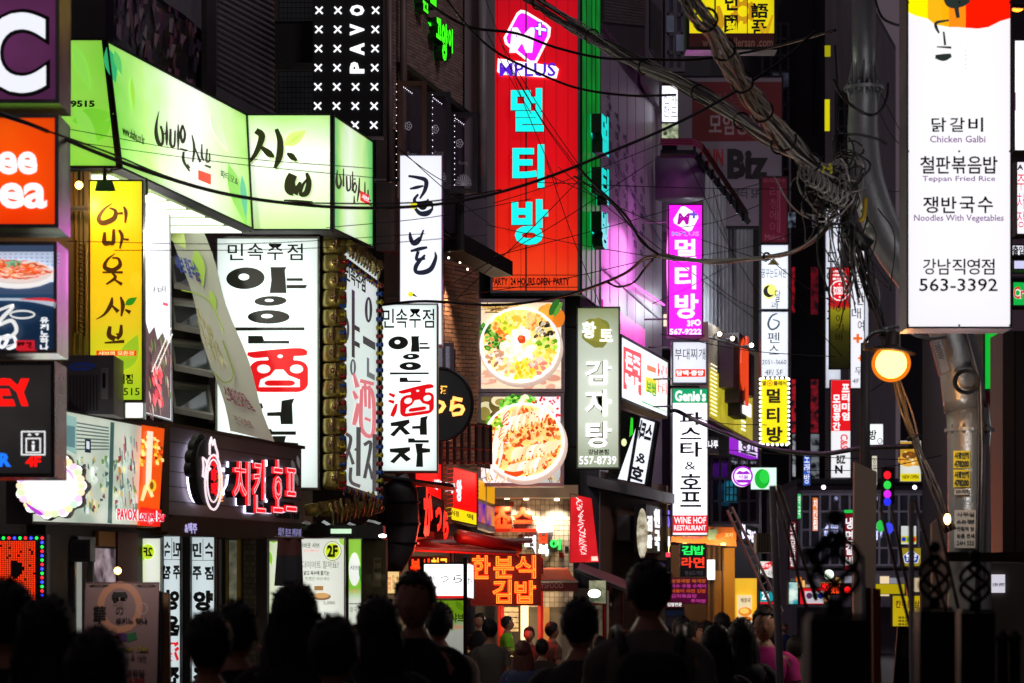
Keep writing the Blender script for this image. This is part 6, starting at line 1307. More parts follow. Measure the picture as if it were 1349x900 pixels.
# open kitchen under
s.plate((626, 798, 690, 930), mat('#1a1010', .6), .02, .02, 'opening'); s.plate((686, 798, 696, 930), em('#f0d8a0', 1.6, fall=0), .03, .05, 'glowing_jamb'); s.plate((664, 800, 683, 832), em('#c8a060', .35, '#604020', 4, fall=0), .045, .02, 'kitchen_shelf')  # jamb and shelf emit, standing in for stall light falling on them
for x in (660, 712): MB().tube([P(x, 735, 36.5), P(x, 960, 36.5)], .05, 6).obj('post', mat('#8a1410', .4), s.root)
s.plate((713, 800, 724, 930), mat('#c08848', .6), .02, .02, 'door_leaf')
for i in range(4): s.plate((664, 806 + i * 7, 683, 807 + i * 7), mat('#3a2818'), .07, .05, 'shelf')
lamp(s.root, P(676, 815, 35.5), 130, (1, .7, .35)); lamp(s.root, P(640, 722, 29.5), 110, (1, .08, .04), size=.3)  # red point light has no fixture, added for glow on the snack street
# neon sign
NEO = em('#ff2808', 5, fall=0); NEY = em('#ffa830', 1.7, fall=0)
s = Sign('neon_sign', 'dark red neon sign with five orange outlined characters in two rows', 'sign', (620, 730, 713, 798), 31.5, .2, mat('#3a0606', .4), mat('#5a0a0a', .4), .01)
for ch, b in (('한', (622, 732, 646, 763)), ('분', (650, 733, 677, 762)), ('식', (679, 732, 706, 762)), ('김', (649, 764, 674, 795)), ('밥', (678, 765, 706, 795))):
    s.T(ch, b, NEO, neon=.045, d=.02, th=.0, name='neon_outline'); s.T(ch, b, NEY, neon=.011, d=.07, th=.0, name='neon_tube')
s = Sign('neon_sign', 'small orange neon sign half hidden above the white Japanese box sign', 'sign', (538, 733, 592, 760), 30.5, .15, mat('#3a0808', .4), mat('#3a0808', .4), .01)
s.T('분식', (541, 736, 566, 758), em('#ff3810', 1.8, fall=0), neon=.045, d=.03); s.T('천국', (568, 735, 590, 757), em('#ffb030', 2.0, fall=0), neon=.035, d=.03)
# katsura box
s = Sign('katsura_sign', 'white box sign with black cursive Japanese writing and a narrow side face', 'sign', (556, 741, 613, 788), 26.5, .3, em('#fbfbff', 1.5, fall=.1), mat('#2c1414', .4), .02)
for ch, b in (('か', (563, 758, 573, 770)), ('つ', (580, 759, 591, 767)), ('ら', (597, 757, 609, 768))): s.T(ch, b, INK, .01, shear=.15, res=3, name='letter')
s.plate((557, 785, 612, 788), em('#e01c1c', 1, fall=0), .013, .006, 'red_strip')
s2 = Sign('', '', '', (614, 741, 624, 744, 624, 790, 614, 788), (26.5, 27.6), .1, em('#f4f0f4', 1.3, fall=.1), mat('#2c1414', .4), .01, root=s.root); s2.T('かつら', (616, .38, 622, .6), mat('#9a9aa0'), 0)
for x in (556, 613): MB().tube([P(x, 735, 26.4), P(x, 990, 26.4)], .025, 6).obj('post', mat('#3c2c30', .4, .5), s.root)
s = Sign('shabu_banner', 'small green-topped shabu banner below the white Japanese box sign', 'banner', (557, 790, 614, 930), 26.8, .03, em('#d4dcc4', .5, grad=('y', (0, '#8a8c88'), (.7, '#c8ccc0'), (.82, '#86b81c'), (1, '#8cc020')), scale=4, fall=.1), ALU, .01); s.T('어바웃 샤브', (565, 808, 611, 820), INK, .02); A = Art(s); A.leaf(566, 795, 575, 810, 7, '#b8dc40').leaf(600, 792, 612, 806, 8, '#6ca010').leaf(559, 800, 566, 808, 5, '#d0e860').ell(602, 826, 9, 3, '#d8b088').done(.5)
s = Sign('menu_lightbox', 'small yellow lit menu notice with red writing left of the Japanese box sign', 'sign', (507, 752, 527, 783), 26.0, .06, em('#ffd890', .95, fall=.2), mat('#3a1814', .4), .01); s.V('떡볶이', (511, 760, 515, 778), em('#d02010', .7, fall=0)); s.V('돈까스', (516.5, 758, 520, 775), em('#b02818', .7, fall=0)); s.V('우동집', (521.5, 760, 525, 778), em('#b05818', .7, fall=0))
# red awnings
def awning(name, lab, a, b, c, d, Ys, m, vm, n=9, txt=None, drop=10):
    """a,b back edge; c,d front edge (pixels), Ys four depths; striped panels and a scalloped valance"""
    r = empty(name, lab, 'awning', P(*d, Ys[3])); A_, B_, C_, D_ = P(*a, Ys[0]), P(*b, Ys[1]), P(*c, Ys[2]), P(*d, Ys[3])
    for i in range(n):
        t0, t1 = i / n, (i + 1) / n; q = [A_.lerp(B_, t0), A_.lerp(B_, t1), D_.lerp(C_, t1), D_.lerp(C_, t0)]
        mid = Vector((0, 0, -.03)); qm = [(q[0] + q[3]) / 2 + mid, (q[1] + q[2]) / 2 + mid]
        MB().add([q[0], q[1], qm[1], qm[0], q[2], q[3]], [(0, 1, 2, 3), (3, 2, 4, 5)]).obj('canvas_strip', m, r)
    MB().add([D_, C_, C_ - Vector((0, 0, drop * K * Ys[2])), D_ - Vector((0, 0, drop * K * Ys[3]))], [(0, 1, 2, 3)]).obj('valance', vm, r)
    MB().tube([D_, C_], .02, 6).obj('front_bar', STEEL, r)
    for p, q in ((A_, D_), (B_, C_)): MB().tube([p - Vector((0, 0, .3)), q], .015, 5).obj('arm', STEEL, r)
    return r
CRED = mat('#a01818', .7, 0, .2, 3, .2, name='red_canvas')
awning('awning', 'dark red canvas awning over the white Japanese box sign', (540, 700), (690, 716), (680, 728), (535, 722), (31, 32.5, 31, 29.5), CRED, CRED, 8, drop=4)
r = awning('awning', 'orange canvas awning with a dark red valance right of the neon sign', (700, 748), (748, 748), (761, 766), (708, 766), (37, 37, 35.5, 35.5), mat('#e0582c', .7, 0, .2, 3, .2), mat('#5a0c0c', .7), 6, drop=13)
vp = Pan((708, 766, 761, 779), 35.4); fl = Flat(vp, r); fl.T('SYSFOOD', (709, 768, 742, 775), mat('#c08080'), .02, d=.02)
awning('awning', 'long faded pink folding awning beyond the red flag banner', (764, 741), (828, 765), (824, 777), (758, 750), (40.5, 45, 43.5, 39), mat('#a86068', .7, 0, .2, 3, .2), mat('#7a6a60', .7), 8, drop=3)
rc = empty('roller_casing', 'long dark red awning casing above the neon characters', 'awning', P(650, 727, 31)); MB().tube([P(604, 706, 30.6), P(682, 722, 31.4)], .085, 10).obj('casing', mat('#7a1010', .4, .1), rc, True); MB().tube([P(552, 716, 30.6), P(700, 712, 31.5)], .04, 6).obj('bar', STEEL, rc)
for x in (594, 600): MB().tube([P(x, 712, 31), P(x, 742, 31)], .02, 5).obj('stay', ALU, rc)
# red flag banner
s = Sign('flag_banner', 'red cloth banner with white brush writing hung beside the tiled shop', 'banner', (751, 650, 780, 656, 790, 741, 750, 742), 36.8, .05, em('#d01820', .75, '#e8202c', 2, fall=0), mat('#5a0c10', .5), .01)
A = Art(s); R2 = random.Random(4)
for i in range(34):
    t = i / 34; x = 763 + 6 * t; y = 654 + 76 * t; A.stroke([(x + R2.uniform(-4, 4), y, .6), (x + R2.uniform(-5, 5), y + 2, 1.2), (x + R2.uniform(-5, 5), y + R2.uniform(2, 6), .5)], '#fff0f0', 2)
A.poly([(779, 733), (787, 733), (788, 739), (779, 739)], '#f8c8c0').done(.9)
# lower storefront right of stall
s = wallpan('shop_window', 'lit shop window with red frame and round lamp under the pink awning', 'shop front', (750, 775, 800, 960), 40, mat('#4c3c30', .6), .1); s.plate((776, 765, 798, 795), em('#c8c8a0', .45, '#506048', 4, fall=0), .01, .02, 'pane'); s.plate((781, 797, 797, 900), em('#8a7c64', .3, '#40382c', 3, fall=0), .01, .02, 'pane')
MB().tube([s.pan.hit(778, 796, .05), s.pan.hit(796, 796, .05), s.pan.hit(796, 930, .05)], .03, 4).obj('frame', mat('#a01c18', .4), s.root); s.plate((799, 778, 802, 930), mat('#b8a890', .5), .01, .06, 'jamb')
MB().sphere(P(783, 782, 38.8), .085, 12, 8, 0, (1.2, 1, .8)).obj('lamp', em('#ffffe0', 5, fall=0), s.root, True)
# oval and vertical letter signs at 840-880
root = empty('oval_sign', 'tall thin oval cream sign edge-on beside white vertical letters', 'sign', P(846, 735, 44)); MB().sphere(P(846, 703, 44), .11, 16, 12, 0, (.9, .6, 4.2)).obj('disc', em('#e8e0c8', .8, '#8a7c60', 6, fall=0), root, True)
s = Sign('letter_column_sign', 'black sign with glowing white and violet vertical letters near the oval sign', 'sign', (850, 664, 882, 672, 882, 730, 850, 728), (44, 50), .2, BLK, BLK, .01)
s.T('김', (852, .22, 858, .55), WL, .05, .02); s.T('밥', (852, .62, 858, .9), WL, .05, .02); s.T('천', (861, .05, 868, .45), WL, .05, .02); s.T('국', (862, .5, 868, .95), WL, .05, .02); s.T('HES', (870, .02, 881, .4), em('#6a50f0', 1.2, fall=0), .03, .02); s.T('김밥집', (870, .6, 881, .82), WL, .03, .02)
s = Sign('side_letters_sign', 'small violet-lit vertical lettering panel behind the tall man', 'sign', (866, 738, 880, 800), 47, .1, BLK, BLK, .01); s.V('24시간', (868, 742, 876, 792), em('#8a70f0', 1.0, fall=0)); s.plate((877, 728, 883, 734), em('#f04050', 1.3, fall=0), .01, .02, 'red_light')
# orange building with rams sign
s = wallpan('orange_fascia', 'orange wooden shop fascia with pink letters and a small animal figure', 'sign', (884, 692, 970, 695, 970, 720, 884, 714), 52, mat('#a85a14', .5, 0, .2, 2, .1), .4)
s.T('스마일즈', (900, 700, 926, 711), mat('#c05068', .4), .05, .04, .01); s.T('포차', (955, 702, 966, 708), mat('#e0b890', .4), .03, .02)
A = MB(); A.hexa([s.pan.hit(x, y) for x, y in ((930, 702), (934, 698), (940, 698), (944, 694), (945, 704), (941, 706), (944, 712), (940, 711), (934, 712), (931, 709))], s.pan.n, .01, .08).obj('animal_cutout', mat('#5a7a70', .5), s.root)
for x in (900, 950): MB().lathe(s.pan.hit(x, 719, .5), [(.05, 0), (.05, .04)], 8).obj('downlight', em('#ffc060', 6, fall=0), s.root); lamp(s.root, s.pan.hit(x, 724, .6), 60, (1, .65, .25))
s = wallpan('yellow_pier', 'tall yellow-ochre pier glowing under the orange fascia', 'pier', (954, 722, 968, 960), 53, mat('#c08a28', .6, 0, .15, 1, .1), .4)
s = wallpan('shop_bay', 'brown shop bay with wood posts left of the ochre pier', 'shop front', (884, 718, 953, 960), 54, mat('#4a2e18', .6, 0, .2, 1, .1), .2)
for x in (932, 939, 946): s.plate((x, 720, x + 3, 958), mat('#7a5428', .5), .01, .08, 'post')
s.plate((941, 752, 950, 955), mat('#a87020', .5), .1, .02, 'door'); s.plate((930, 738, 940, 764), em('#e8f0f8', 1.5, fall=0), .3, .1, 'lightbox')
s = Sign('snack_led_sign', 'small black LED sign, green characters above red ones', 'led sign', (896, 716, 930, 760), 49, .2, BLK, mat('#241c20', .4), .01); s.W('김밥', (898, 719, 928, 731), em('#20f060', 1.4, fall=0), bold=.02); s.W('라면', (898, 734, 928, 748), em('#ff3a20', 1.4, fall=0), bold=.02); s.T('점심도개업', (902, 752, 926, 758), mat('#7c7680'), .02)
s = Sign('menu_board', 'magenta and dark red menu board with rows of orange and pink writing', 'sign', (882, 761, 932, 796), 50.5, .1, em('#6a0c44', .35, '#5a1030', 1, fall=0), BLK, .01)
for i, (t_, c) in enumerate((('순댓국밥 육개장', '#e87018'), ('국수 우동 수제비', '#d848a8'), ('떡볶이 라면 김밥', '#e86018'), ('김치볶음밥', '#d848a8'), ('주먹밥', '#d848a8'))): s.T(t_, (884 if i < 4 else 910, 763 + i * 6.6, 930 if i < 3 else (918 if i == 3 else 930), 768 + i * 6.6), em(c, .6, fall=0), .02)
s = Sign('street_notice', 'small framed notice board low behind the tall man', 'sign', (875, 800, 902, 900), 46, .1, mat('#4a4048', .5), STEEL, .02); s.plate((877, 792, 900, 801), mat('#7a1420'), .02, .02, 'header'); s.T('김밥전문', (879, 794, 898, 799), WL, .02, d=.05)
s.plate((877, 804, 900, 812), mat('#24406a'), .006, .004, 'blue_strip')
# yellow lit menu far
s = wallpan('lit_entrance', 'bright yellow lit entrance with a food poster below the ladder', 'shop front', (969, 762, 997, 900), 55, em('#f0b018', .75, '#f8c838', 1, fall=0), .2); s.plate((971, 784, 990, 834), em('#f4e0b0', .9, fall=0), .05, .05, 'poster'); A = Art(s, .11); A.ell(981, 806, 9, 6, '#e88820').ell(980, 805, 6, 3.6, '#f8d060').ell(983, 816, 8, 4, '#d07818').done(.9); s.T('해장국', (975, 788, 988, 794), mat('#9a5a20'), .02, d=.12); s.plate((978, 818, 996, 836), em('#e8f0e8', 1.0, fall=0), .13, .04, 'white_notice')
s = Sign('white_letters', 'white glowing vertical letters high at the end of the orange shop', 'sign', (973, 688, 998, 696, 998, 722, 973, 710), (53, 56), .1, BLK, BLK, .01); s.T('봉', (977, .0, 982, .9), em('#e8e0ff', 1.5, fall=0), .06); s.T('구비', (984, .2, 995, 1.0), em('#e8e0ff', 1.5, fall=0), .05)
s = Sign('slant_sign', 'white slanted shop sign with a red blob logo seen past the pole', 'sign', (1000, 738, 1026, 738, 1026, 767, 1000, 757), 45, .2, em('#e8e4e0', .95, fall=.1), BLK, .02); A = Art(s); A.stroke([(1002, 749, 4), (1010, 746, 8), (1018, 742, 6)], '#d82028').done(1.0); s.T('이야', (1012, 752, 1022, 759), INK, 0, shear=.2); s.T('돈까스', (1004, 743, 1016, 748), WH, .02, d=.012)
s = Sign('teal_sign', 'small teal sign with a white letter and red base line', 'sign', (1000, 778, 1020, 797), 50, .2, em('#18a0a8', .8, fall=0), BLK, .02); s.T('ZA', (1003, 780, 1014, 790), WH, .05); s.plate((1001, 793, 1019, 796), em('#d82028', .9, fall=0), .01, .01, 'line')
s = Sign('teal_sign', 'teal and white tall notice between the pole and the first finial', 'sign', (1038, 766, 1052, 797), 52, .2, em('#d8f0e8', .9, '#1890a0', 5, fall=0), BLK, .02)
s = wallpan('ribbed_shed', 'grey ribbed metal shed box above the slanted white shop sign', 'shed', (997, 702, 1026, 728), 44, mat('#5a5650', .5, .4), .6)
for i in range(8): s.plate((998 + i * 3.6, 703, 999.4 + i * 3.6, 727), mat('#6c6860', .5, .4), .0, .03, 'rib')
s = Sign('red_column_sign', 'dark red vertical sign with white characters left of the first finial', 'sign', (1039, 686, 1050, 750), 60, .2, em('#7a1020', .6, fall=0), BLK, .02); s.V('보쌈족발', (1041, 690, 1048, 746), WL)
s = Sign('red_column_sign', 'dark red vertical sign with white characters right behind the first finial', 'sign', (1112, 676, 1126, 752), 58, .2, em('#8a1024', .6, fall=0), BLK, .02); s.V('냉면갈비', (1114, 682, 1124, 748), WL, bold=.03); s.plate((1112, 672, 1126, 676), em('#20d050', .9, fall=0), .02, .05, 'green_bar')
s = Sign('circle_sign', 'red sign with three coloured discs low behind the first finial', 'sign', (1053, 774, 1086, 797), 55, .2, em('#e01424', .9, fall=0), BLK, .02); s.plate((1060, 779, 1085, 795), em('#d8d4dc', .7, fall=0), .01, .01); A = Art(s, .03); A.ell(1066, 785, 4, 4, '#5a3060').ell(1074, 785, 4, 4, '#2c6a4a').ell(1081, 785, 4, 4, '#2c30a0').done(.6)
s = Sign('red_neon_sign', 'small red neon lettering seen through the first finial', 'sign', (1082, 768, 1122, 784), 57, .1, mat('#2c0608'), BLK, .01); s.T('횟집', (1094, 770, 1106, 782), em('#ff4a18', 1.6, fall=0), .04); s.T('●', (1112, 773, 1121, 782), REDEM); s.T('바다', (1083, 768, 1092, 781), REDEM, .02)
o = MB().sphere(P(1092, 757, 50), .10, 12, 8).obj('globe_lamp', em('#e8ffe0', 2.2, fall=0), smooth=True); tagm(setorigin(o), 'small greenish white globe lamp seen inside the first finial', 'lamp')
s = Sign('hostel_sign', 'small blue and yellow sign with white letters far behind the pale post', 'sign', (1187, 721, 1214, 747), 62, .2, em('#c8b030', .5, fall=0), BLK, .02); A = Art(s); A.poly([(1189, 733), (1200, 724), (1212, 733), (1209, 742), (1192, 742)], '#f0f4ff').poly([(1190.5, 733), (1200, 725.5), (1210.5, 733), (1208, 741), (1193, 741)], '#1c40a0').done(.8); s.T('MINI', (1194, 730, 1207, 734), WH, .03, d=.01); s.T('STOP', (1194, 735, 1207, 739), WH, .03, d=.01)
s = Sign('dots_sign', 'white sign with blue, green and red dots above the blue and yellow sign', 'sign', (1186, 692, 1208, 718), 62, .2, em('#e0e8e4', .8, fall=0), BLK, .02); s.plate((1187, 706, 1207, 715), em('#d8d020', .8, fall=0), .004, .004); A = Art(s, .02); A.ell(1190.5, 710.5, 3, 3, '#1c30c0').ell(1197, 710.5, 2.6, 3, '#20a040').ell(1204, 710.5, 2.8, 3, '#e03018').done(.9)
s = Sign('yellow_shop_sign', 'yellow sign with red cursive writing between the fence posts', 'sign', (1175, 784, 1221, 826), 34, .1, em('#d8c010', .6, '#c8b008', 2, fall=0), BLK, .01); s.T('칸우동 삼겹', (1180, 791, 1218, 801), mat('#a01c18'), .02); s.T('바', (1197, 804, 1206, 811), mat('#c01c18'), .04)
for i in range(3): s.T('체육관 우동', (1183, 812 + i * 4.4, 1206, 815.5 + i * 4.4), INK, .02)
s = Sign('awning_light', 'long yellow lit shop awning strip behind the fence finials', 'sign', (1150, 769, 1192, 783), 60, .3, em('#d8c010', .6, fall=0), BLK, .01)
s = wallpan('brown_panel', 'tall pale tarpaulin-covered panel standing between the finials', 'panel', (1126, 608, 1155, 622, 1152, 960, 1124, 960), 24, mat('#c8b0a4', .7, 0, .15, 1, .2), .12)
s = wallpan('brown_panel', 'narrow pale fabric panel behind the second finial', 'panel', (1228, 690, 1246, 676, 1248, 960, 1230, 960), 23, mat('#b8a094', .7, 0, .15, 1, .2), .12)
s = wallpan('dark_cube', 'dark tilted menu easel standing right of the orange post', 'easel', (1183, 825, 1212, 830, 1204, 960, 1172, 960), 15, BLK, .03); s.plate((1187, .08, 1207, .3), mat('#4a3a34', .5), .003, .004)
# ================================================================== RIGHT: poles, lamp, big sign
s = Sign('menu_sign', 'very large white projecting menu sign with yellow and red top and phone 563-3392', 'sign', (1194, -60, 1333, 433), 15.5, .28, em('#fdfbff', 1.05, fall=.10), mat('#8a7a84', .4, .4), .012, bracket=1)
A = Art(s)
A.poly([(1195.5, -55), (1222, -55), (1222, 25), (1206, 21), (1195.5, 16)], '#fff000').poly([(1222, -55), (1240, -55), (1240, 34), (1232, 33), (1222, 25)], '#f8b414').poly([(1240, -55), (1250, -55), (1250, 36), (1240, 34)], '#f8b008').poly([(1250, -55), (1272, -55), (1272, 37), (1262, 36), (1250, 36)], '#ff8c14')
A.poly([(1272, -55), (1331.5, -55), (1331.5, 24), (1318, 28), (1302, 36), (1288, 38), (1272, 37)], '#ff1800')
B = '#26302c'
for st in ([(1243, -6, 2), (1252, 4, 8), (1266, 3, 8), (1277, 0, 4)], [(1259, 6, 4), (1262, 24, 3)], [(1250, 27, 1.5), (1234, 30, 2.4), (1233, 36, 2.6), (1237, 44, 1.5)], [(1243, 42, 1.5), (1245, 60, 2)], [(1234, 62, 1), (1253, 63, 2)], [(1232, 75, 3), (1243, 76, 6), (1253, 73, 3)]):
    A.stroke([(x, y, w_ * 1.6) for x, y, w_ in st], B, 5)
A.done(1.1)
TX = mat('#1e1c2c', .5); PT = em('#9a70ac', .5, fall=0)
s.W('닭갈비', (1227, 155, 1295, 174), TX, .25, bold=.012); s.T('Chicken Galbi', (1225, 179, 1298, 188), PT, .01)
s.W('철판볶음밥', (1212, 206, 1314, 229), TX, .1, bold=.012); s.T('Teppan Fried Rice', (1215, 232, 1311, 241), PT, .01)
s.W('쟁반국수', (1216, 259, 1308, 281), TX, .2, bold=.012); s.T('Noodles With Vegetables', (1204, 283, 1322, 294), PT, .01)
s.W('강남직영점', (1216, 341, 1310, 362), TX, .12, bold=.008); s.T('563-3392', (1211, 367, 1314, 384), TX, 0.008)
s.T('Since', (1270, 60, 1276, 110), em('#e8e4ee', 1, fall=0), rot=-90)
for x in (1196, 1263, 1330):
    for y in (4, 200, 429): MB().lathe(s.pan.hit(x, y, .014), [(.008, 0), (.006, .006)], 8, 0, Vector((0, -1, 0))).obj('rivet', STEEL, s.root)
# steel pole with the bend
POLE = mat('#9a9c9e', .38, .55, .3, 3, .3, name='galvanised_pole', streak=True)
pl = empty('utility_pole', 'thick galvanised steel pole, kinked behind the white menu sign, ringed with bolted flanges', 'pole', P(1278, 800, 17.2) - Vector((0, 0, 1.6)))
pts = [(1138, -60, 17.6), (1138, 60, 17.6), (1139, 118, 17.6)]
MB().tube([P(x, y, Y) for x, y, Y in pts], [17 * K * 17.6 - .008 * i for i in range(3)], 24).obj('upper_tube', POLE, pl, True)
pts = smooth_path([(1138, 118, 17.6), (1137, 180, 17.6), (1144, 245, 17.5), (1172, 320, 17.4), (1220, 385, 17.3), (1258, 450, 17.2), (1272, 540, 17.2)], 6)
MB().tube([P(*p) for p in pts], [.105 + .045 * min(1, i / 30) for i in range(len(pts))], 24).obj('bent_tube', POLE, pl, True)
MB().tube([P(1274, 540, 17.2), P(1276, 566, 17.2), P(1277, 700, 17.2), P(1278, 1100, 17.2)], [.148, .15, .152, .16], 24).obj('lower_tube', POLE, pl, True)
def flange(cx, cy, Y, r0, r1, tilt=0):
    c = P(cx, cy, Y); o = MB().lathe(c, [(r1, -.012), (r1, .012)], 28).obj('flange', POLE, pl)
    for i in range(10):
        t = i * .628 + .2; d = Vector((math.cos(t), math.sin(t), 0)); side = Vector((-d.y, d.x, 0)) * .006
        for sg_ in (1, -1):
            a, b_, e_ = c + d * (r0 - .01) + Vector((0, 0, .013 * sg_)), c + d * (r1 - .015) + Vector((0, 0, .013 * sg_)), c + d * (r0 - .01) + Vector((0, 0, .19 * sg_))
            MB().add([a - side, b_ - side, e_ - side, a + side, b_ + side, e_ + side], [(0, 1, 2), (3, 5, 4), (0, 3, 4, 1), (1, 4, 5, 2), (2, 5, 3, 0)]).obj('gusset', POLE, pl)
        t += .31; d = Vector((math.cos(t), math.sin(t), 0)); MB().lathe(c + d * (r1 - .03) - Vector((0, 0, .03)), [(.014, 0), (.014, .07)], 6).obj('bolt', STEEL, pl)
flange(1138, 117, 17.6, .10, .145); flange(1277, 567, 17.2, .15, .175)
for i, (y0, y1) in enumerate(((594, 617), (619, 642))):
    fp = Pan((1256, y0, 1278, y1), 17.02); fl = Flat(fp, pl); MB().hexa(fp.q, fp.n, 0, .004).obj('sticker', mat('#f8dc10', .5), pl); fl.T('시광인력', (1257, y0 + 2, 1276, y0 + 11), INK, .05, d=.008); fl.T('478200', (1257, y0 + 13, 1276, y0 + 22), INK, .05, d=.008)
fp = Pan((1257, 672, 1286, 722), 17.0); fl = Flat(fp, pl); MB().hexa(fp.q, fp.n, 0, .004).obj('notice', mat('#bcb8b0', .7), pl)
for i, t_ in enumerate(('사무실', '68평', '전철역 앞', '원룸 전세', '24H 555')): fl.T(t_, (1260, 675 + i * 9.4, 1283, 681 + i * 9.4), mat('#30303c'), .02, d=.008)
fp = Pan((1257, 644, 1276, 652), 17.0); fl = Flat(fp, pl); MB().hexa(fp.q, fp.n, 0, .004).obj('notice', mat('#c8c4bc', .7), pl); fl.T('559-7878', (1259, 645.5, 1275, 650), INK, .02, d=.008)
MB().tube([P(x, y, 16.95) for x, y in ((1268, 432), (1288, 500), (1290, 560), (1289, 640), (1287, 700), (1286, 830))], .012, 6).obj('conduit', mat('#2c2a34', .4), pl, True)
MB().tube([P(x, y, 16.93) for x, y in ((1272, 432), (1292, 505), (1294, 600), (1291, 760))], .009, 6).obj('conduit', STEEL, pl, True)
for k in range(4): MB().tube([P(1273 + (13 + k * 1.4) * math.cos(t), 503 + (13 + k) * math.sin(t), 16.95 - .01 * k) for t in [6.2832 * i / 24 for i in range(24)]], .006, 5, closed=True).obj('cable_coil', BLK, pl, True)
# ballast box
s = Sign('ballast_box', 'small tilted metal ballast box with a printed label on the bent pole', 'box', (1227, 449, 1240, 446, 1253, 488, 1239, 495), 16.8, .08, STEEL, mat('#56525a', .5, .5), .004); s.T('1000W', (1230, 452, 1238, 451, 1244, 473, 1236, 474), mat('#26242a'), 0, rot=-90)
# street lamp
GLB, t_, b_ = _new('amber_glass'); N_, L_ = t_.nodes, t_.links; tr_ = N_.new('ShaderNodeBsdfTransparent'); tr_.inputs[0].default_value = (1, .62, .25, 1); e2 = N_.new('ShaderNodeEmission'); e2.inputs[0].default_value = (1, .26, .015, 1); e2.inputs[1].default_value = 1.6
m2 = N_.new('ShaderNodeMixShader'); m2.inputs[0].default_value = .4; L_.new(tr_.outputs[0], m2.inputs[1]); L_.new(e2.outputs[0], m2.inputs[2]); L_.new(m2.outputs[0], N_['Material Output'].inputs[0])
lp = empty('street_lamp', 'glowing orange globe street lamp under a flat shade on a curved arm', 'lamp', P(1174, 503, 16.4))
MB().sphere(P(1174, 479, 16.4), .105, 24, 16, 0, (1, 1, .95)).obj('bulb', em('#ffd890', 14, fall=0), lp, True); MB().sphere(P(1174, 479, 16.4), .132, 28, 20, 0, (1, 1, .95)).obj('globe', GLB, lp, True)
MB().lathe(P(1174, 463, 16.4), [(.165, -.006), (.17, 0), (.06, .035), (.05, .05), (.045, .13), (.02, .14)], 24, 0, Vector((.12, 0, 1))).obj('shade', mat('#2c221c', .5, .3), lp, True)
MB().tube([P(*p) for p in smooth_path([(1173, 440, 16.4), (1166, 436, 16.4), (1152, 438, 16.5), (1140, 450, 16.6), (1137, 462, 16.6)], 4)], .013, 6).obj('bracket', STEEL, lp, True)
MB().tube([P(*p) for p in smooth_path([(1165, 433, 16.4), (1185, 431, 16.5), (1205, 441, 16.6), (1225, 446, 16.8), (1245, 444, 17.0)], 4)], .012, 6).obj('arm', STEEL, lp, True)
pt = bpy.data.lights.new('globe_light', 'POINT'); pt.energy = 15; pt.color = (1, .45, .12); pt.shadow_soft_size = .05
o = link(bpy.data.objects.new('globe_light', pt)); o.parent = lp; o.location = P(1174, 506, 16.3) - lp.location
PALE = mat('#c4c0be', .5, .1, name='pale_aluminium')
# second thin pole and pale tube poles
def pole(name, lab, a, b, r0, r1, m, cat='pole'):
    base, top = P(*a), P(*b); o = MB().tube([base.lerp(top, t / 3) for t in range(4)], [r0 + (r1 - r0) * t / 3 for t in range(4)], 12).obj(name, m, smooth=True); return tagm(setorigin(o), lab, cat)
pole('lamp_pole', 'thin grey pole rising behind the hanging lamp arm', (1138, 900, 26), (1140, 452, 26), .07, .05, mat('#5a5658', .5, .3))
pole('tent_pole', 'slim pale metal pole leaning slightly left of the first finial', (1032, 1010, 13), (1018, 640, 13), .022, .020, PALE)
pole('tent_pole', 'slim bright metal pole standing between the pale panel and second finial', (1203, 1010, 12), (1200, 656, 12), .014, .014, PALE)
pole('tent_pole', 'short pale rod rising beside the first finial', (1142, 1010, 11), (1136, 732, 11), .012, .012, PALE)
for i, (a, b, lab) in enumerate((((1062, 800), (1022, 648), 'slanting dark rope from the tall tent pole top, left of the first finial'), ((1075, 790), (1026, 640), 'second slanting dark rope, above the first finial'), ((1205, 850), (1160, 670), 'slanting dark strut crossing the pale panel, left one'), ((1207, 830), (1175, 672), 'slanting dark strut crossing the pale panel, right one'), ((1265, 870), (1205, 660), 'dark strut falling towards the second finial'), ((1262, 800), (1235, 682), 'dark strut between the second and third finials'))):
    pole('rope', lab, (*a, 12.5), (*b, 13), .009, .009, mat('#5a3c30', .6), 'rope')
s = wallpan('timber_post', 'square wooden post lit orange by the street lamp', 'post', (1150, 775, 1160, 776, 1162, 1010, 1152, 1010), 13, mat('#9a4a20', .6, 0, .3, 5, .2, streak=True), .1)  # orange lamplight is put into the wood colour
s = wallpan('timber_post', 'dark side timber standing against the orange wooden post', 'post', (1140, 774, 1149, 775, 1151, 1010, 1142, 1010), 13.1, mat('#2a1c1c', .6), .1)
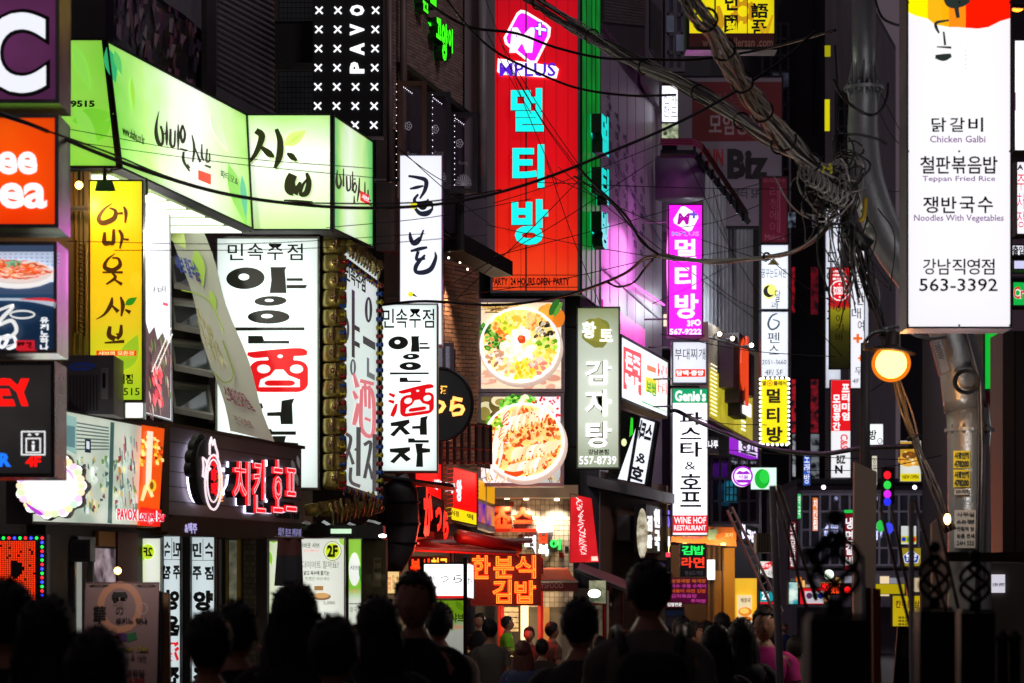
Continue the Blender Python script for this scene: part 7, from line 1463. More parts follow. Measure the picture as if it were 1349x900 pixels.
# lit ground floors at the far end of the street
ff = wallpan('far_facade', 'grey far facade of dim window bays behind the fence finials', 'building front', (1052, 646, 1238, 748), 83, mat('#7a7480', .6), .2)
window(ff, (1054, 650, 1236, 746), glass('#707890', .3), mat('#a09aa8', .5), 14, 4, .07, .08)
fl_ = empty('far_fill_lights', 'three tiny floodlights washing the far grey facade', 'lamp', P(1145, 640, 79))  # added fill lights that brighten the facade behind the finials
for x in (1085, 1145, 1205): MB().sphere(P(x, 642, 79), .07, 8, 6).obj('added_fill', em('#f0e8ff', 4, fall=0), fl_, True); lamp(fl_, P(x, 690, 78.5), 45, (.9, .85, 1), size=.3)
for q, ch, c, t_ in (((1058, 594, 1068, 640), '노래방', '#3860c8', 'slim blue vertical sign far off beside the red and white premium sign'), ((1148, 600, 1156, 640), '호프집', '#e8e0c8', 'slim cream vertical sign far off under the smiley sign'), ((1070, 655, 1078, 700), '치킨집', '#e87820', 'slim orange vertical sign far off above the nearest finial'), ((1050, 650, 1056, 684), '약국', '#30b860', 'tiny green vertical sign far off left of the nearest finial'), ((1218, 640, 1226, 680), '김밥', '#d83040', 'tiny red vertical sign far off left of the pole notices')):
    s = Sign('far_sign', t_, 'sign', q, 80, .2, em(c, .8, fall=0), BLK, .02); s.V(ch, (q[0] + 1.5, q[1] + 3, q[2] - 1.5, q[3] - 3), WL if c != '#e8e0c8' else INK)
lf = wallpan('lit_shop_row', 'row of dim lit shop windows at the far end of the street', 'shop front', (1040, 752, 1240, 800), 82, mat('#5a5460', .6), .3); rg = random.Random(9)
x = 1041
while x < 1226:
    y = 755 + rg.uniform(0, 16); x1_ = x; x += rg.uniform(4, 13); lf.plate((x1_, y, x - 1, min(798, y + rg.uniform(8, 26))), em(rg.choice(['#e8d0a8', '#f0a050', '#f08830', '#d83030', '#c8c8d8', '#f0b868', '#504a50']), rg.uniform(.3, 1.1), fall=0), .02, .05, 'pane')
# ladder
LDM = mat('#9a9694', .5, .1)
ld = empty('ladder', 'aluminium ladder leaning down to the right past the shop signs', 'ladder', P(1022, 808, 30)); L0, L1, R0, R1 = P(958, 672, 30), P(1022, 812, 30), P(964, 668, 30), P(1031, 806, 30)
for a, b in ((L0, L1), (R0, R1)): MB().tube([a, b], .018, 4).obj('rail', LDM, ld)
for i in range(12): MB().tube([L0.lerp(L1, (i + .5) / 12), R0.lerp(R1, (i + .5) / 12)], .010, 5).obj('rung', LDM, ld)
# right edge pillar and signs
s = wallpan('building_corner', 'dark grey metal-clad corner column at the right edge', 'pillar', (1321, 436, 1380, 436, 1380, 727, 1321, 727), 19, mat('#4a4448', .5, .3, .2, 1, .1, streak=True), .5)
s.plate((1336, 437, 1338, 726), BLK, .0, .01, 'groove')
s = wallpan('beam', 'brown horizontal timber beam across the lower right corner', 'beam', (1246, 727, 1400, 729, 1400, 741, 1246, 739), 13, mat('#4a2c1c', .6, 0, .3, 3, .2), .15)
s = Sign('edge_sign', 'white lit sign cut off at the right edge of the view', 'sign', (1335, 52, 1400, 200), 18, .2, em('#f8f8ff', 1.3, fall=.1), BLK, .01); s.plate((1336, 122, 1338, 146), em('#a060b0', .8, fall=0), .004, .004, 'mark')
s = Sign('edge_sign', 'white lit sign with red hangul at the right edge, under the first', 'sign', (1338, 212, 1400, 310), 18, .2, em('#f8f4ff', 1.1, fall=.1), BLK, .01); s.V('주차장', (1340, 230, 1350, 300), em('#e02030', .9, fall=0)); s.T('A', (1340, 217, 1348, 224), INK, .04)
s = Sign('edge_sign', 'narrow white notice strip at the right edge with black letters', 'sign', (1332, 322, 1400, 338), 18, .2, em('#f0f0fa', 1.0, fall=0), BLK, .01); s.T('출입', (1334, 324, 1349, 336), INK, .03)
s = Sign('edge_sign', 'lilac-white lit panel lowest of the stack at the right edge', 'sign', (1334, 342, 1400, 356), 18, .2, em('#d8d8ff', .9, fall=0), BLK, .01)
s = Sign('edge_sign', 'green sign with a red curl at the right edge beside the grey column', 'sign', (1333, 366, 1400, 404), 18.2, .2, em('#10b848', .9, fall=0), BLK, .01); s.T('Cr', (1335, 378, 1349, 394), em('#f0f0f0', 1, fall=0), .06); s.T('Cr', (1335, 378, 1349, 394), em('#e02020', .9, fall=0), .02, d=.01)
o = MB().sphere(P(1340, 12, 18), .03, 8, 6, 0, (1.5, 1, .7)).obj('lamp', em('#ff7a20', 5, fall=0), smooth=True); tagm(setorigin(o), 'tiny orange light at the top right corner', 'lamp')
s = wallpan('tent_interior', 'dim stall back wall with hanging clutter at the lower right', 'stall', (1214, 742, 1420, 1010), 24, mat('#5c544e', .8, 0, .4, 1, .3), .1)
for q, c, k in (((1305, 757, 1323, 781), '#e4e0ee', .8), ((1263, 742, 1276, 800), '#5c6468', .25), ((1251, 824, 1262, 843), '#b01820', .5), ((1312, 690, 1322, 724), '#8a8278', .3)):
    s.plate(q, em(c, k, '#6a6468', 5, fall=0) if k < .5 else em(c, k, fall=0), .02, .02, 'hanging_sheet')
s.T('오뎅바 생맥주', (1306, 768, 1322, 773), INK, .02, d=.05)
s = wallpan('red_drape', 'dark red drape hanging below the green sign by the pole', 'drape', (1297, 517, 1320, 515, 1320, 640, 1300, 600), 24.5, mat('#7a0e14', .8, 0, .3, 1, .2), .05)
s = wallpan('amber_booth', 'amber-lit booth side glimpsed right of the pole', 'booth', (1302, 632, 1320, 636, 1320, 700, 1302, 724), 24, em('#a0641c', .22, '#3a2410', 2, fall=0), .1)
for x, y in ((1246, 684), (1252, 690), (1250, 680)):
    pass
bb = empty('bare_bulb', 'bare warm bulb hanging just left of the pole notices', 'lamp', P(1248, 690, 16.5)); MB().sphere(P(1248, 684, 16.5), .03, 10, 8, 0, (.8, .8, 1.3)).obj('bulb', em('#ffc070', 9, fall=0), bb, True); MB().tube([P(1246, 664, 16.5), P(1248, 680, 16.5)], .008).obj('cord', BLK, bb); lamp(bb, P(1240, 590, 15.7), 30, (1, .93, .85))  # point light stands off the bulb, a white fill added for the pole
# ================================================================== fence posts with twisted basket finials
IRON = mat('#0a0909', .5, .5, .3, 6, .2, name='black_iron')
for (cx, ytop, ybase, hw, Y, lab, yp, pw, orb) in ((1100, 670, 808, 34, 5.6, 'nearest black iron fence post with a twisted basket finial and ball', 812, 38, 12), (1231, 713, 800, 21, 8.2, 'middle black fence post with twisted basket finial, left of the steel pole foot', 800, 23.5, 8), (1284, 724, 803, 20.5, 8.8, 'third black fence post with twisted basket finial, right of the middle one', 803, 22.5, 7.5)):
    fp = empty('fence_post', lab, 'fence post', P(cx, 800, Y) - Vector((0, 0, H)), 'iron fence posts')
    k = K * Y; c = P(cx, ybase, Y); hh = (ybase - ytop) * k; w_ = pw * k
    MB().box((c.x - w_, c.y - w_, 0), (c.x + w_, c.y + w_, c.z - .012)).obj('post', IRON, fp)
    MB().box((c.x - w_ * .9, c.y - w_ * .9, c.z - .010), (c.x + w_ * .9, c.y + w_ * .9, c.z)).obj('cap', IRON, fp)
    bh = hh * .70; R_ = hw * k
    for j in range(4):
        pth = []
        for i in range(19):
            t = i / 18; a = j * math.pi / 2 + t * math.pi * 1.15 + .4; rr = R_ * math.sin(math.pi * min(1, t * .96 + .02)) ** .7
            pth.append((c.x + rr * math.cos(a), c.y + rr * math.sin(a), c.z + .02 + bh * t))
        MB().tube(pth, R_ * .135, 8).obj('twisted_rod', IRON, fp, True)
    MB().lathe((c.x, c.y, c.z), [(R_ * .35, 0), (R_ * .4, .012), (R_ * .18, .035)], 14).obj('collar', IRON, fp, True)
    MB().lathe((c.x, c.y, c.z + bh), [(R_ * .2, 0), (R_ * .26, .01), (R_ * .14, hh * .08)], 14).obj('collar', IRON, fp, True)
    MB().sphere((c.x, c.y, c.z + hh - orb * k), orb * k, 18, 12).obj('ball', IRON, fp, True)
# extra blob left of near finial (a scroll)
o = MB().sphere(P(1066, 727, 5.6), .013, 10, 8).sphere(P(1071, 736, 5.6), .015, 10, 8).tube([P(1070, 730, 5.6), P(1084, 722, 5.6), P(1108, 712, 5.6)], .009, 6).obj('scroll_bracket', IRON, smooth=True); tagm(setorigin(o), 'small knobbed iron scroll left of the nearest finial', 'ornament')
for i, (x, y) in enumerate(((1321, 833), (1337, 833))):
    o = MB().lathe(P(x, y + 12, 9), [(.02, -.8), (.02, 0), (.028, .01), (0.001, .045)], 4).obj('fence_picket', IRON); tagm(setorigin(o), ['dark spear-topped picket at the right edge, left one', 'dark spear-topped picket at the right edge, right one'][i], 'fence picket')
# ================================================================== cables
CABB = mat('#0a0a0b', .45, 0, .2, 8, 0, name='black_cable'); CABG = [mat('#b4aeaa', .35, .2, .2, 20, 0, name='grey_cable'), mat('#8a8480', .35, .2, .2, 20, 0, name='grey_cable'), mat('#a09a94', .3, .2, .2, 20, 0, name='grey_cable'), mat('#2c2a2a', .4, .1, .2, 20, 0, name='dark_cable')]
DKC = [mat('#2c2422', .5, 0, .2, 20, 0, name='dark_cable'), mat('#4a3c36', .5, 0, .2, 20, 0, name='dark_cable'), CABB]
def bundle(lab, pts, n, R, r, ties, wob=.35, seed=1, ms=None):
    rg = random.Random(seed); rt = empty('cable_bundle', lab, 'cables', P(*pts[len(pts) // 2][:3]), None)
    path = [P(*p[:3]) for p in smooth_path(pts, 5)]; m = len(path)
    for s_ in range(n):
        a0 = rg.uniform(0, 6.28); q = math.sqrt(rg.random()); ph = rg.uniform(0, 6); tw = rg.uniform(-.15, .15); out = []
        for i, p in enumerate(path):
            d = (path[min(m - 1, i + 1)] - path[max(0, i - 1)]).normalized(); x = d.cross(Vector((0, 0, 1))).normalized(); y = x.cross(d)
            a = a0 + tw * i + .3 * math.sin(i * .5 + ph); rr = R * q * (1 + wob * math.sin(i * .9 + ph))
            out.append(p + x * math.cos(a) * rr + y * math.sin(a) * rr)
        MB().tube(out, r * rg.uniform(.7, 1.3), 5).obj('strand', rg.choice(ms or CABG), rt, True)
    for t in ties:
        i = int(t * (m - 1)); p = path[i]; d = (path[min(m - 1, i + 1)] - path[max(0, i - 1)]).normalized(); x = d.cross(Vector((0, 0, 1))).normalized(); y = x.cross(d)
        MB().tube([p + (x * math.cos(a) + y * math.sin(a)) * R * 1.25 for a in [6.2832 * k / 14 for k in range(14)]], .009, 5, closed=True).obj('tie', CABB, rt, True)
    return rt
bundle('thick grey cable bundle tied with rings, sweeping from the top centre to the pole', [(660, -30, 25), (722, 12, 24), (780, 48, 23), (850, 88, 22), (920, 122, 21), (990, 168, 20), (1050, 206, 18.5), (1104, 240, 17.2)], 22, .055, .0085, (.12, .3, .44, .58, .70, .80, .9), seed=2)
bundle('thicker cable bundle dropping steeply from the top towards the pole', [(896, -30, 14), (920, 12, 14.3), (944, 48, 14.8), (968, 92, 15.3), (994, 132, 15.8), (1022, 170, 16.2), (1060, 208, 16.6), (1104, 246, 17)], 26, .058, .0075, (.2, .36, .5, .64, .78, .9), .3, seed=3)
bundle('hanging rope of cables falling from the knot down past the orange lamp', [(1112, 262, 17), (1126, 320, 16.9), (1146, 380, 16.8), (1166, 440, 16.75), (1186, 520, 16.7), (1208, 590, 16.6), (1232, 650, 16.6), (1252, 700, 16.6)], 14, .034, .006, (.45, .7), .3, seed=5, ms=DKC)
bundle('slack cable bundle running left from the knot past the magenta sign', [(1106, 262, 17), (1086, 300, 17.4), (1056, 326, 18), (1010, 338, 19), (950, 344, 20), (900, 342, 21), (870, 336, 22)], 9, .022, .007, (.5,), .3, seed=6)
# tangle
kn = empty('cable_tangle', 'tangled knot of looping cables and coils hung on the pole', 'cables', P(1108, 262, 17)); rg = random.Random(11)
for i in range(64):
    cx, cy = rg.gauss(1100, 15), rg.gauss(248, 22); rx, ry = rg.uniform(7, 26), rg.uniform(8, 34); a0 = rg.uniform(0, 6); ln = rg.uniform(2.5, 6.3); Y = 17 + rg.uniform(-.25, .15)
    pts = [P(cx + rx * math.cos(a0 + ln * t / 12) + 3 * math.sin(t), cy + ry * math.sin(a0 + ln * t / 12), Y + .05 * math.sin(t * .8 + i)) for t in range(13)]
    MB().tube(pts, rg.uniform(.004, .0085), 5).obj('loop', rg.choice(CABG + [CABB, CABB, CABB]), kn, True)
for i in range(30):
    x, y = rg.gauss(1118, 16), rg.uniform(270, 330); pts = smooth_path([(x, y, 16.9), (x + rg.uniform(-14, 26), y + rg.uniform(20, 60), 16.85), (x + rg.uniform(0, 34), y + rg.uniform(70, 110), 16.8)], 5)
    MB().tube([P(*p) for p in pts], rg.uniform(.004, .008), 5).obj('strand', rg.choice(CABG[1:] + [CABB, CABB]), kn, True)
for i in range(9):
    x = 1052 + i * 6; pts = smooth_path([(x, 212 + i * 4, 16.6), (x + 4, 232 + i * 4 + rg.uniform(0, 8), 16.5), (x + 14, 236 + i * 4, 16.5), (x + 16, 222 + i * 4, 16.6)], 4); MB().tube([P(*p) for p in pts], .007, 5).obj('loop', rg.choice(CABG[:3]), kn, True)
YL = mat('#d8d020', .5)
for i in range(8): MB().sphere(P(1088 + rg.uniform(-6, 8), 224 + rg.uniform(-9, 5), 16.5), .012, 6, 4).obj('yellow_tape', YL, kn)
MB().tube([P(*p) for p in smooth_path([(1140, 262, 16.9), (1138, 285, 16.85), (1132, 292, 16.85)], 5)], .02, 6).obj('yellow_tape', mat('#a88a10', .5), kn, True)
MB().lathe(P(1128, 312, 16.9), [(.05, -.09), (.055, 0), (.05, .12)], 10, 0, Vector((.7, 0, -.5))).obj('splice_case', CABB, kn, True); MB().lathe(P(1076, 262, 17), [(.05, 0), (.055, .07), (.04, .1)], 10, 0, Vector((1, 0, -.2))).obj('splice_case', CABB, kn, True)
def cable(lab, pts, r, m=CABB, group=None, name='cable', cat='cable'):
    o = MB().tube([P(*p) for p in smooth_path(pts, 6)], r, 6).obj(name, m, smooth=True); return tagm(setorigin(o), lab, cat, group)
cable('thickest black cable sagging from the left edge across the green sign to centre', [(-20, 142, 13), (50, 168, 13.4), (120, 198, 14), (200, 228, 14.5), (290, 254, 15), (380, 268, 15.6), (470, 274, 16.2), (560, 271, 16.8), (640, 258, 17.4), (720, 234, 18), (800, 202, 18.6), (880, 168, 19.2), (960, 126, 19.8), (1030, 80, 20), (1075, 40, 20)], .012)
cable('thinner black cable just above the thickest one over the green sign', [(-20, 146, 12.9), (60, 172, 13.2), (140, 200, 13.8), (230, 236, 14.4), (330, 262, 15), (440, 268, 16), (560, 266, 16.7), (660, 250, 17.5)], .006)
cable('sagging black cable from the top, crossing the red sign above its logo', [(540, -20, 20), (575, 12, 20), (620, 36, 20.2), (680, 44, 20.5), (730, 62, 21), (790, 76, 21.5), (850, 78, 22), (920, 78, 22), (1010, 64, 22), (1100, 40, 20)], .013)
cable('sagging black cable crossing the red sign over the name under its logo', [(575, -20, 20), (610, 28, 20), (650, 66, 20.2), (700, 92, 20.5), (760, 116, 21), (830, 126, 21.5), (890, 125, 22)], .011)
cable('black cable from the white brush sign rising across to the magenta sign', [(500, 402, 26), (560, 397, 26), (640, 402, 27), (700, 398, 27.5), (760, 385, 27), (820, 362, 26), (850, 340, 25), (872, 337, 22)], .016)
cable('looping slack black wire beneath the cable near the magenta sign', [(800, 372, 26), (815, 378, 26), (835, 372, 25.5), (848, 356, 25.5), (860, 342, 25)], .012)
cable('black cable descending across the mauve wall to the magenta sign', [(760, 220, 22), (790, 250, 22), (825, 285, 22), (845, 318, 22), (868, 336, 22)], .013)
cable('second black cable descending across the mauve wall', [(756, 232, 22.2), (800, 262, 22.2), (832, 300, 22.2), (858, 330, 22)], .009)
cable('black cable hooked over the top of the pasta pub sign', [(880, 543, 46), (890, 541, 46), (905, 548, 46), (925, 558, 45), (960, 572, 44), (1010, 590, 42), (1080, 598, 40), (1140, 590, 38), (1210, 588, 36)], .04)
cable('dark curved cable looping from the pole under its upper flange', [(1098, 105, 17.2), (1112, 130, 17.1), (1140, 150, 17.1), (1158, 148, 17.2), (1168, 130, 17.3), (1170, 110, 17.4)], .011)
cable('dark cable sweeping around the pole to its short hooked end', [(1100, 60, 17.3), (1104, 130, 17.2), (1106, 172, 17.1), (1135, 178, 17.1), (1158, 184, 17.1), (1168, 190, 17.1)], .009)
cable('black cable arching from the top to a hook right of the pole', [(1148, -20, 17.2), (1160, 20, 17.2), (1178, 32, 17.2), (1188, 33, 17.2)], .010)
cable('grey cable hanging in a long loop left of the knot', [(1020, 232, 16.8), (1040, 268, 16.8), (1062, 286, 16.8), (1085, 292, 16.8), (1108, 282, 16.8), (1128, 258, 16.8)], .006, CABG[0])
rg = random.Random(21)
thin = [((640, 0), (735, 245)), ((662, 60), (770, 228)), ((668, 80), (760, 220)), ((675, 95), (764, 230)), ((600, 395), (768, 232)), ((598, 372), (860, 212)), ((650, 338), (1000, 242)), ((650, 268), (870, 190)), ((700, 240), (1090, 250)), ((720, 212), (790, 400)), ((720, 230), (1010, 345)), ((735, 220), (995, 420)),
        ((870, 340), (640, 296)), ((870, 338), (590, 392)), ((900, 340), (1090, 290)), ((905, 210), (1000, 390)), ((895, 300), (1000, 270)), ((925, 360), (1000, 410)), ((860, 400), (960, 350)), ((940, 250), (960, 320)), ((90, 186), (500, 235)), ((90, 170), (490, 222)), ((90, 318), (560, 308)), ((150, 330), (640, 310)), ((430, 300), (700, 262)),
        ((520, 190), (650, 300)), ((515, 190), (640, 262)), ((640, 40), (700, 150)), ((760, 40), (1050, 200)), ((1000, 330), (1100, 400)), ((1130, 60), (1195, 190)), ((1150, 130), (1195, 200)), ((1040, 380), (1110, 470)), ((1060, 620), (1240, 600)), ((870, 440), (1100, 470)), ((880, 540), (1010, 560)), ((930, 590), (1200, 606)), ((1150, 235), (1195, 250)), ((930, 555), (1040, 600)), ((1140, 520), (1190, 480))]
for i, (a, b) in enumerate(thin):
    Y0 = rg.uniform(20, 26) if a[0] > 400 else rg.uniform(14, 17)
    if a[1] > 430 and a[0] > 850: Y0 = 38
    mx, my = (a[0] + b[0]) / 2, (a[1] + b[1]) / 2 + rg.uniform(2, 10)
    cable('hair-thin black wire strung across the street between the signs', [(*a, Y0), (mx, my, Y0 + .5), (*b, Y0 + 1)], .0032 * Y0 / 18, CABB, 'thin wires crossing the street', 'wire', 'wire')
# ================================================================== people
def skin_mesh(nodes, edges, sub=1, root='pelvis'):
    names = list(nodes); me = bpy.data.meshes.new('body'); me.from_pydata([nodes[n][0] for n in names], [(names.index(a), names.index(b)) for a, b in edges], [])
    o = bpy.data.objects.new('tmp', me); TMP.collection.objects.link(o)
    sk = o.modifiers.new('s', 'SKIN'); sk.use_smooth_shade = True; sk.branch_smoothing = .5
    sb = o.modifiers.new('b', 'SUBSURF'); sb.levels = sub
    for i, n in enumerate(names):
        r = nodes[n][1]; me.skin_vertices[0].data[i].radius = (r, r) if isinstance(r, float) else r
        me.skin_vertices[0].data[i].use_root = (n == root)
    TMP.view_layers[0].update(); dg = TMP.view_layers[0].depsgraph
    out = bpy.data.meshes.new_from_object(o.evaluated_get(dg)); bpy.data.objects.remove(o)
    return out
def vf(me): return [v.co.copy() for v in me.vertices], [tuple(p.vertices) for p in me.polygons]
POSE = {}
def pose(kind):
    if kind in POSE: return POSE[kind]
    n = {}
    n['pelvis'] = ((0, 0, .95), (.15, .11)); n['waist'] = ((0, .005, 1.08), (.135, .10)); n['chest'] = ((0, 0, 1.25), (.155, .105)); n['upper'] = ((0, -.01, 1.37), (.135, .09)); n['neck'] = ((0, .0, 1.475), .070); n['nape'] = ((0, .012, 1.56), .066)
    e = [('pelvis', 'waist'), ('waist', 'chest'), ('chest', 'upper'), ('upper', 'neck'), ('neck', 'nape')]
    for s_, S in ((-1, 'l'), (1, 'r')):
        st = .16 * s_ if kind != 'stand' else .03 * s_
        arm = {'walk': ((.235, -.05 * s_, 1.13), (.245, .12 - .08 * s_, .90)), 'stand': ((.235, -.03, 1.13), (.24, .06, .89)), 'photo': ((.24, .14, 1.22), (.12, .26, 1.46)), 'hold': ((.23, .02, 1.14), (.14, .24, 1.12))}[kind]
        el, wr = arm
        if kind == 'photo' and s_ < 0: el, wr = (.235, -.03, 1.13), (.24, .06, .89)
        E = Vector((el[0] * s_, el[1], el[2])); W_ = Vector((wr[0] * s_, wr[1], wr[2])); d = (W_ - E).normalized(); pm = W_ + d * .085
        n['sh' + S] = ((.175 * s_, -.005, 1.395), .062); n['el' + S] = (tuple(E), .043); n['fa' + S] = (tuple(E.lerp(W_, .4)), .041); n['wr' + S] = (tuple(W_), (.028, .024)); n['pa' + S] = (tuple(pm), (.040, .018))
        e += [('upper', 'sh' + S), ('sh' + S, 'el' + S), ('el' + S, 'fa' + S), ('fa' + S, 'wr' + S), ('wr' + S, 'pa' + S)]
        n['hp' + S] = ((.09 * s_, 0, .86), .088); n['kn' + S] = ((.10 * s_, .04 + st * .5, .50), .058); n['cf' + S] = ((.10 * s_, .0 + st * .8, .34), .056); n['an' + S] = ((.10 * s_, -.03 + st, .09), .042); n['to' + S] = ((.115 * s_, .12 + st, .04), .036)
        e += [('pelvis', 'hp' + S), ('hp' + S, 'kn' + S), ('kn' + S, 'cf' + S), ('cf' + S, 'an' + S), ('an' + S, 'to' + S)]
    body = skin_mesh(n, e)
    vs, fs = vf(body)
    # fingers, each a chain rooted in the palm
    fm = MB()
    for s_, S in ((-1, 'l'), (1, 'r')):
        W_, Pm = Vector(n['wr' + S][0]), Vector(n['pa' + S][0]); d = (Pm - W_).normalized(); side = d.cross(Vector((s_, .2, 0))).normalized(); curl = Vector((-s_ * .5, .5, 0)) if kind in ('walk', 'stand') else Vector((0, .3, -.6))
        for k in range(4):
            b0 = Pm + side * (k - 1.5) * .019 - d * .01; L_ = (.066, .076, .071, .055)[k]; p1 = b0 + d * L_ * .45; p2 = p1 + (d + curl * .5).normalized() * L_ * .35; p3 = p2 + (d + curl).normalized() * L_ * .28
            fm.tube([b0, p1, p2, p3], [.0095, .009, .008, .0065], 6)
        t0 = W_ + d * .03 + side * -.028; fm.tube([t0, t0 + d * .03 - side * .022, t0 + d * .06 - side * .028 + curl * .01], [.012, .011, .008], 6)
    # head with brow, nose, chin and ears
    def hf(p):
        q = p.copy(); fr = max(0, p.y)
        if p.z < 0: q.x *= 1 - .28 * (-p.z) ** 1.2; q.y *= 1 - .10 * (-p.z)
        if p.y > 0: q.y *= .93
        g_ = math.exp(-((p.x / .16) ** 2 + ((p.z + .12) / .22) ** 2)); q.y += .20 * g_ * (1 if p.y > 0 else 0)
        for ex in (-.36, .36): q.y -= .09 * math.exp(-(((p.x - ex) / .16) ** 2 + ((p.z - .08) / .12) ** 2)) * (1 if p.y > 0 else 0)
        q.y += .06 * math.exp(-((p.x / .25) ** 2 + ((p.z + .52) / .09) ** 2)) * (1 if p.y > 0 else 0)
        return q
    hd = MB().sphere((0, .02, 1.635), 1, 28, 22, 0, (.079, .097, .120), hf)
    for s_ in (-1, 1): hd.sphere((.081 * s_, .012, 1.63), 1, 8, 6, 0, (.010, .018, .030))
    a = MB(); a.add(vs, fs).add(fm.v, fm.f).add(hd.v, hd.f)
    me = bpy.data.meshes.new('body'); me.from_pydata([tuple(v) for v in a.v], [], a.f); me.polygons.foreach_set('use_smooth', [True] * len(me.polygons))
    tm = MB(); N = 26; prof = [(.178, .128, .84, 0), (.172, .124, .93, 0), (.160, .116, 1.06, 0), (.176, .124, 1.2, -.004), (.192, .128, 1.31, -.008), (.190, .118, 1.385, -.010), (.152, .100, 1.428, -.008), (.100, .082, 1.462, 0), (.076, .074, 1.482, .004), (.070, .069, 1.486, .006)]
    vs = [(rx * math.copysign(abs(math.cos(t)) ** .85, math.cos(t)) * (1 + .02 * math.sin(z * 40 + t * 3) * (z < 1.3)), y0 + ry * math.sin(t) * (1 + .02 * math.sin(z * 31 + t * 5) * (z < 1.3)), z) for rx, ry, z, y0 in prof for t in [6.2832 * j / N for j in range(N)]]
    tm.add(vs, [(i * N + j, i * N + (j + 1) % N, (i + 1) * N + (j + 1) % N, (i + 1) * N + j) for i in range(len(prof) - 1) for j in range(N)])
    for S in 'lr':
        el, sh_ = Vector(n['el' + S][0]), Vector(n['sh' + S][0]); inn = Vector((sh_.x * .55, sh_.y, 1.40))
        c0 = Vector((sh_.x * .86, sh_.y, 1.392)); c1 = Vector((sh_.x * 1.13, sh_.y, 1.345)); pts = smooth_path([(*inn, .05), (*c0, .057), (*c1, .060), (*sh_.lerp(el, .42), .060), (*sh_.lerp(el, .64), .063)], 4)
        tm.tube([p[:3] for p in pts], [float(p[3]) for p in pts], 16, cap=False)
    shirt = bpy.data.meshes.new('shirt'); shirt.from_pydata([tuple(v) for v in tm.v], [], tm.f)
    def cloth(keys, grow, cut):
        nn = {}
        for k_ in keys:
            r = n[k_][1]; r = (r, r) if isinstance(r, float) else r; nn[k_] = (n[k_][0], (r[0] + grow, r[1] + grow))
        for k_, (pos, r) in cut.items(): nn[k_] = (pos, r)
        return nn, [x for x in e if x[0] in nn and x[1] in nn]
    cu2 = {'wst': ((0, 0, 1.02), (.15, .115))}
    nn, ee = cloth(['pelvis', 'hpl', 'hpr', 'knl', 'knr', 'cfl', 'cfr', 'anl', 'anr'], .020, cu2); ee.append(('pelvis', 'wst')); tr = skin_mesh(nn, ee)
    for m_ in (shirt, tr): m_.polygons.foreach_set('use_smooth', [True] * len(m_.polygons))
    sh = MB()
    for S in 'lr':
        an, to = Vector(n['an' + S][0]), Vector(n['to' + S][0]); sh.sphere((an + to) / 2 + Vector((0, 0, -.02)), 1, 12, 8, 0, (.052, .14, .045))
    shm = bpy.data.meshes.new('shoes'); shm.from_pydata([tuple(v) for v in sh.v], [], sh.f)
    POSE[kind] = (me, shirt, tr, shm); return POSE[kind]
HAIRS = {}
def hairmesh(kind):
    if kind in HAIRS: return HAIRS[kind]
    rg = random.Random(len(HAIRS) + 3); mb = MB()
    def fn(p):
        q = p.copy(); nz = mnoise.noise(p * 3.2 + Vector((len(HAIRS), 0, 0))) * .07 + mnoise.noise(p * 9) * .03; q *= 1 + nz
        if p.y > .25 and p.z < .45: q.y = min(q.y, .35); 
        if kind != 'long' and p.z < -.35: q.z = -.35 - (abs(p.z) - .35) * (.3 if p.y > -.2 else 1.1)
        return q
    mb.sphere((0, -.004, 1.668), 1, 26, 18, 0, (.093, .110, .110), fn)
    if kind == 'long':
        vs = []; fs = []; N = 24
        for i in range(9):
            t = i / 8; z = 1.66 - t * .34; w_ = .098 + .030 * math.sin(t * 2.6); 
            for j in range(N):
                a = math.pi + math.pi * (j / (N - 1)) ; fold = .008 * math.sin(j * 2.1 + i * .3) + .006 * rg.uniform(-1, 1)
                vs.append((math.cos(a) * (w_ + fold), math.sin(a) * (.105 + .02 * t + fold) + .015, z + (.02 * math.sin(j * 1.3) if i == 8 else 0)))
        for i in range(8):
            for j in range(N - 1): fs.append((i * N + j, i * N + j + 1, (i + 1) * N + j + 1, (i + 1) * N + j))
        mb.add(vs, fs); mb.add([(v[0] * .8, v[1] * .6 + .01, v[2]) for v in vs], fs)
    if 1:
        for i in range(150):
            t = rg.uniform(0, 6.28); u = rg.uniform(.15, 1.3); d = Vector((math.sin(u) * math.cos(t), math.sin(u) * math.sin(t), math.cos(u)))
            b0 = Vector((0, -.004, 1.668)) + Vector((d.x * .086, d.y * .103, d.z * .103)); e_ = (d + Vector((rg.uniform(-.5, .5), rg.uniform(-.5, .5), rg.uniform(-.1, .5)))).normalized(); s_ = d.cross(e_)
            if s_.length < .01: continue
            s_ = s_.normalized() * .007; L_ = rg.uniform(.012, .03)
            mb.add([b0 - s_, b0 + s_, b0 + e_ * L_], [(0, 1, 2)])
    me = bpy.data.meshes.new('hair'); me.from_pydata([tuple(v) for v in mb.v], [], mb.f); me.polygons.foreach_set('use_smooth', [True] * len(me.polygons)); HAIRS[kind] = me; return me
HM = {'black': mat('#0a0808', .55, 0, .3, 30, .3, name='hair'), 'brown': mat('#1e120c', .55, 0, .3, 30, .3, name='hair'), 'red': mat('#4a1410', .5, 0, .3, 30, .3, name='hair')}
SKINM = mat('#b07c60', .5, 0, .12, 8, .05, name='skin'); SHOE = mat('#141214', .5)
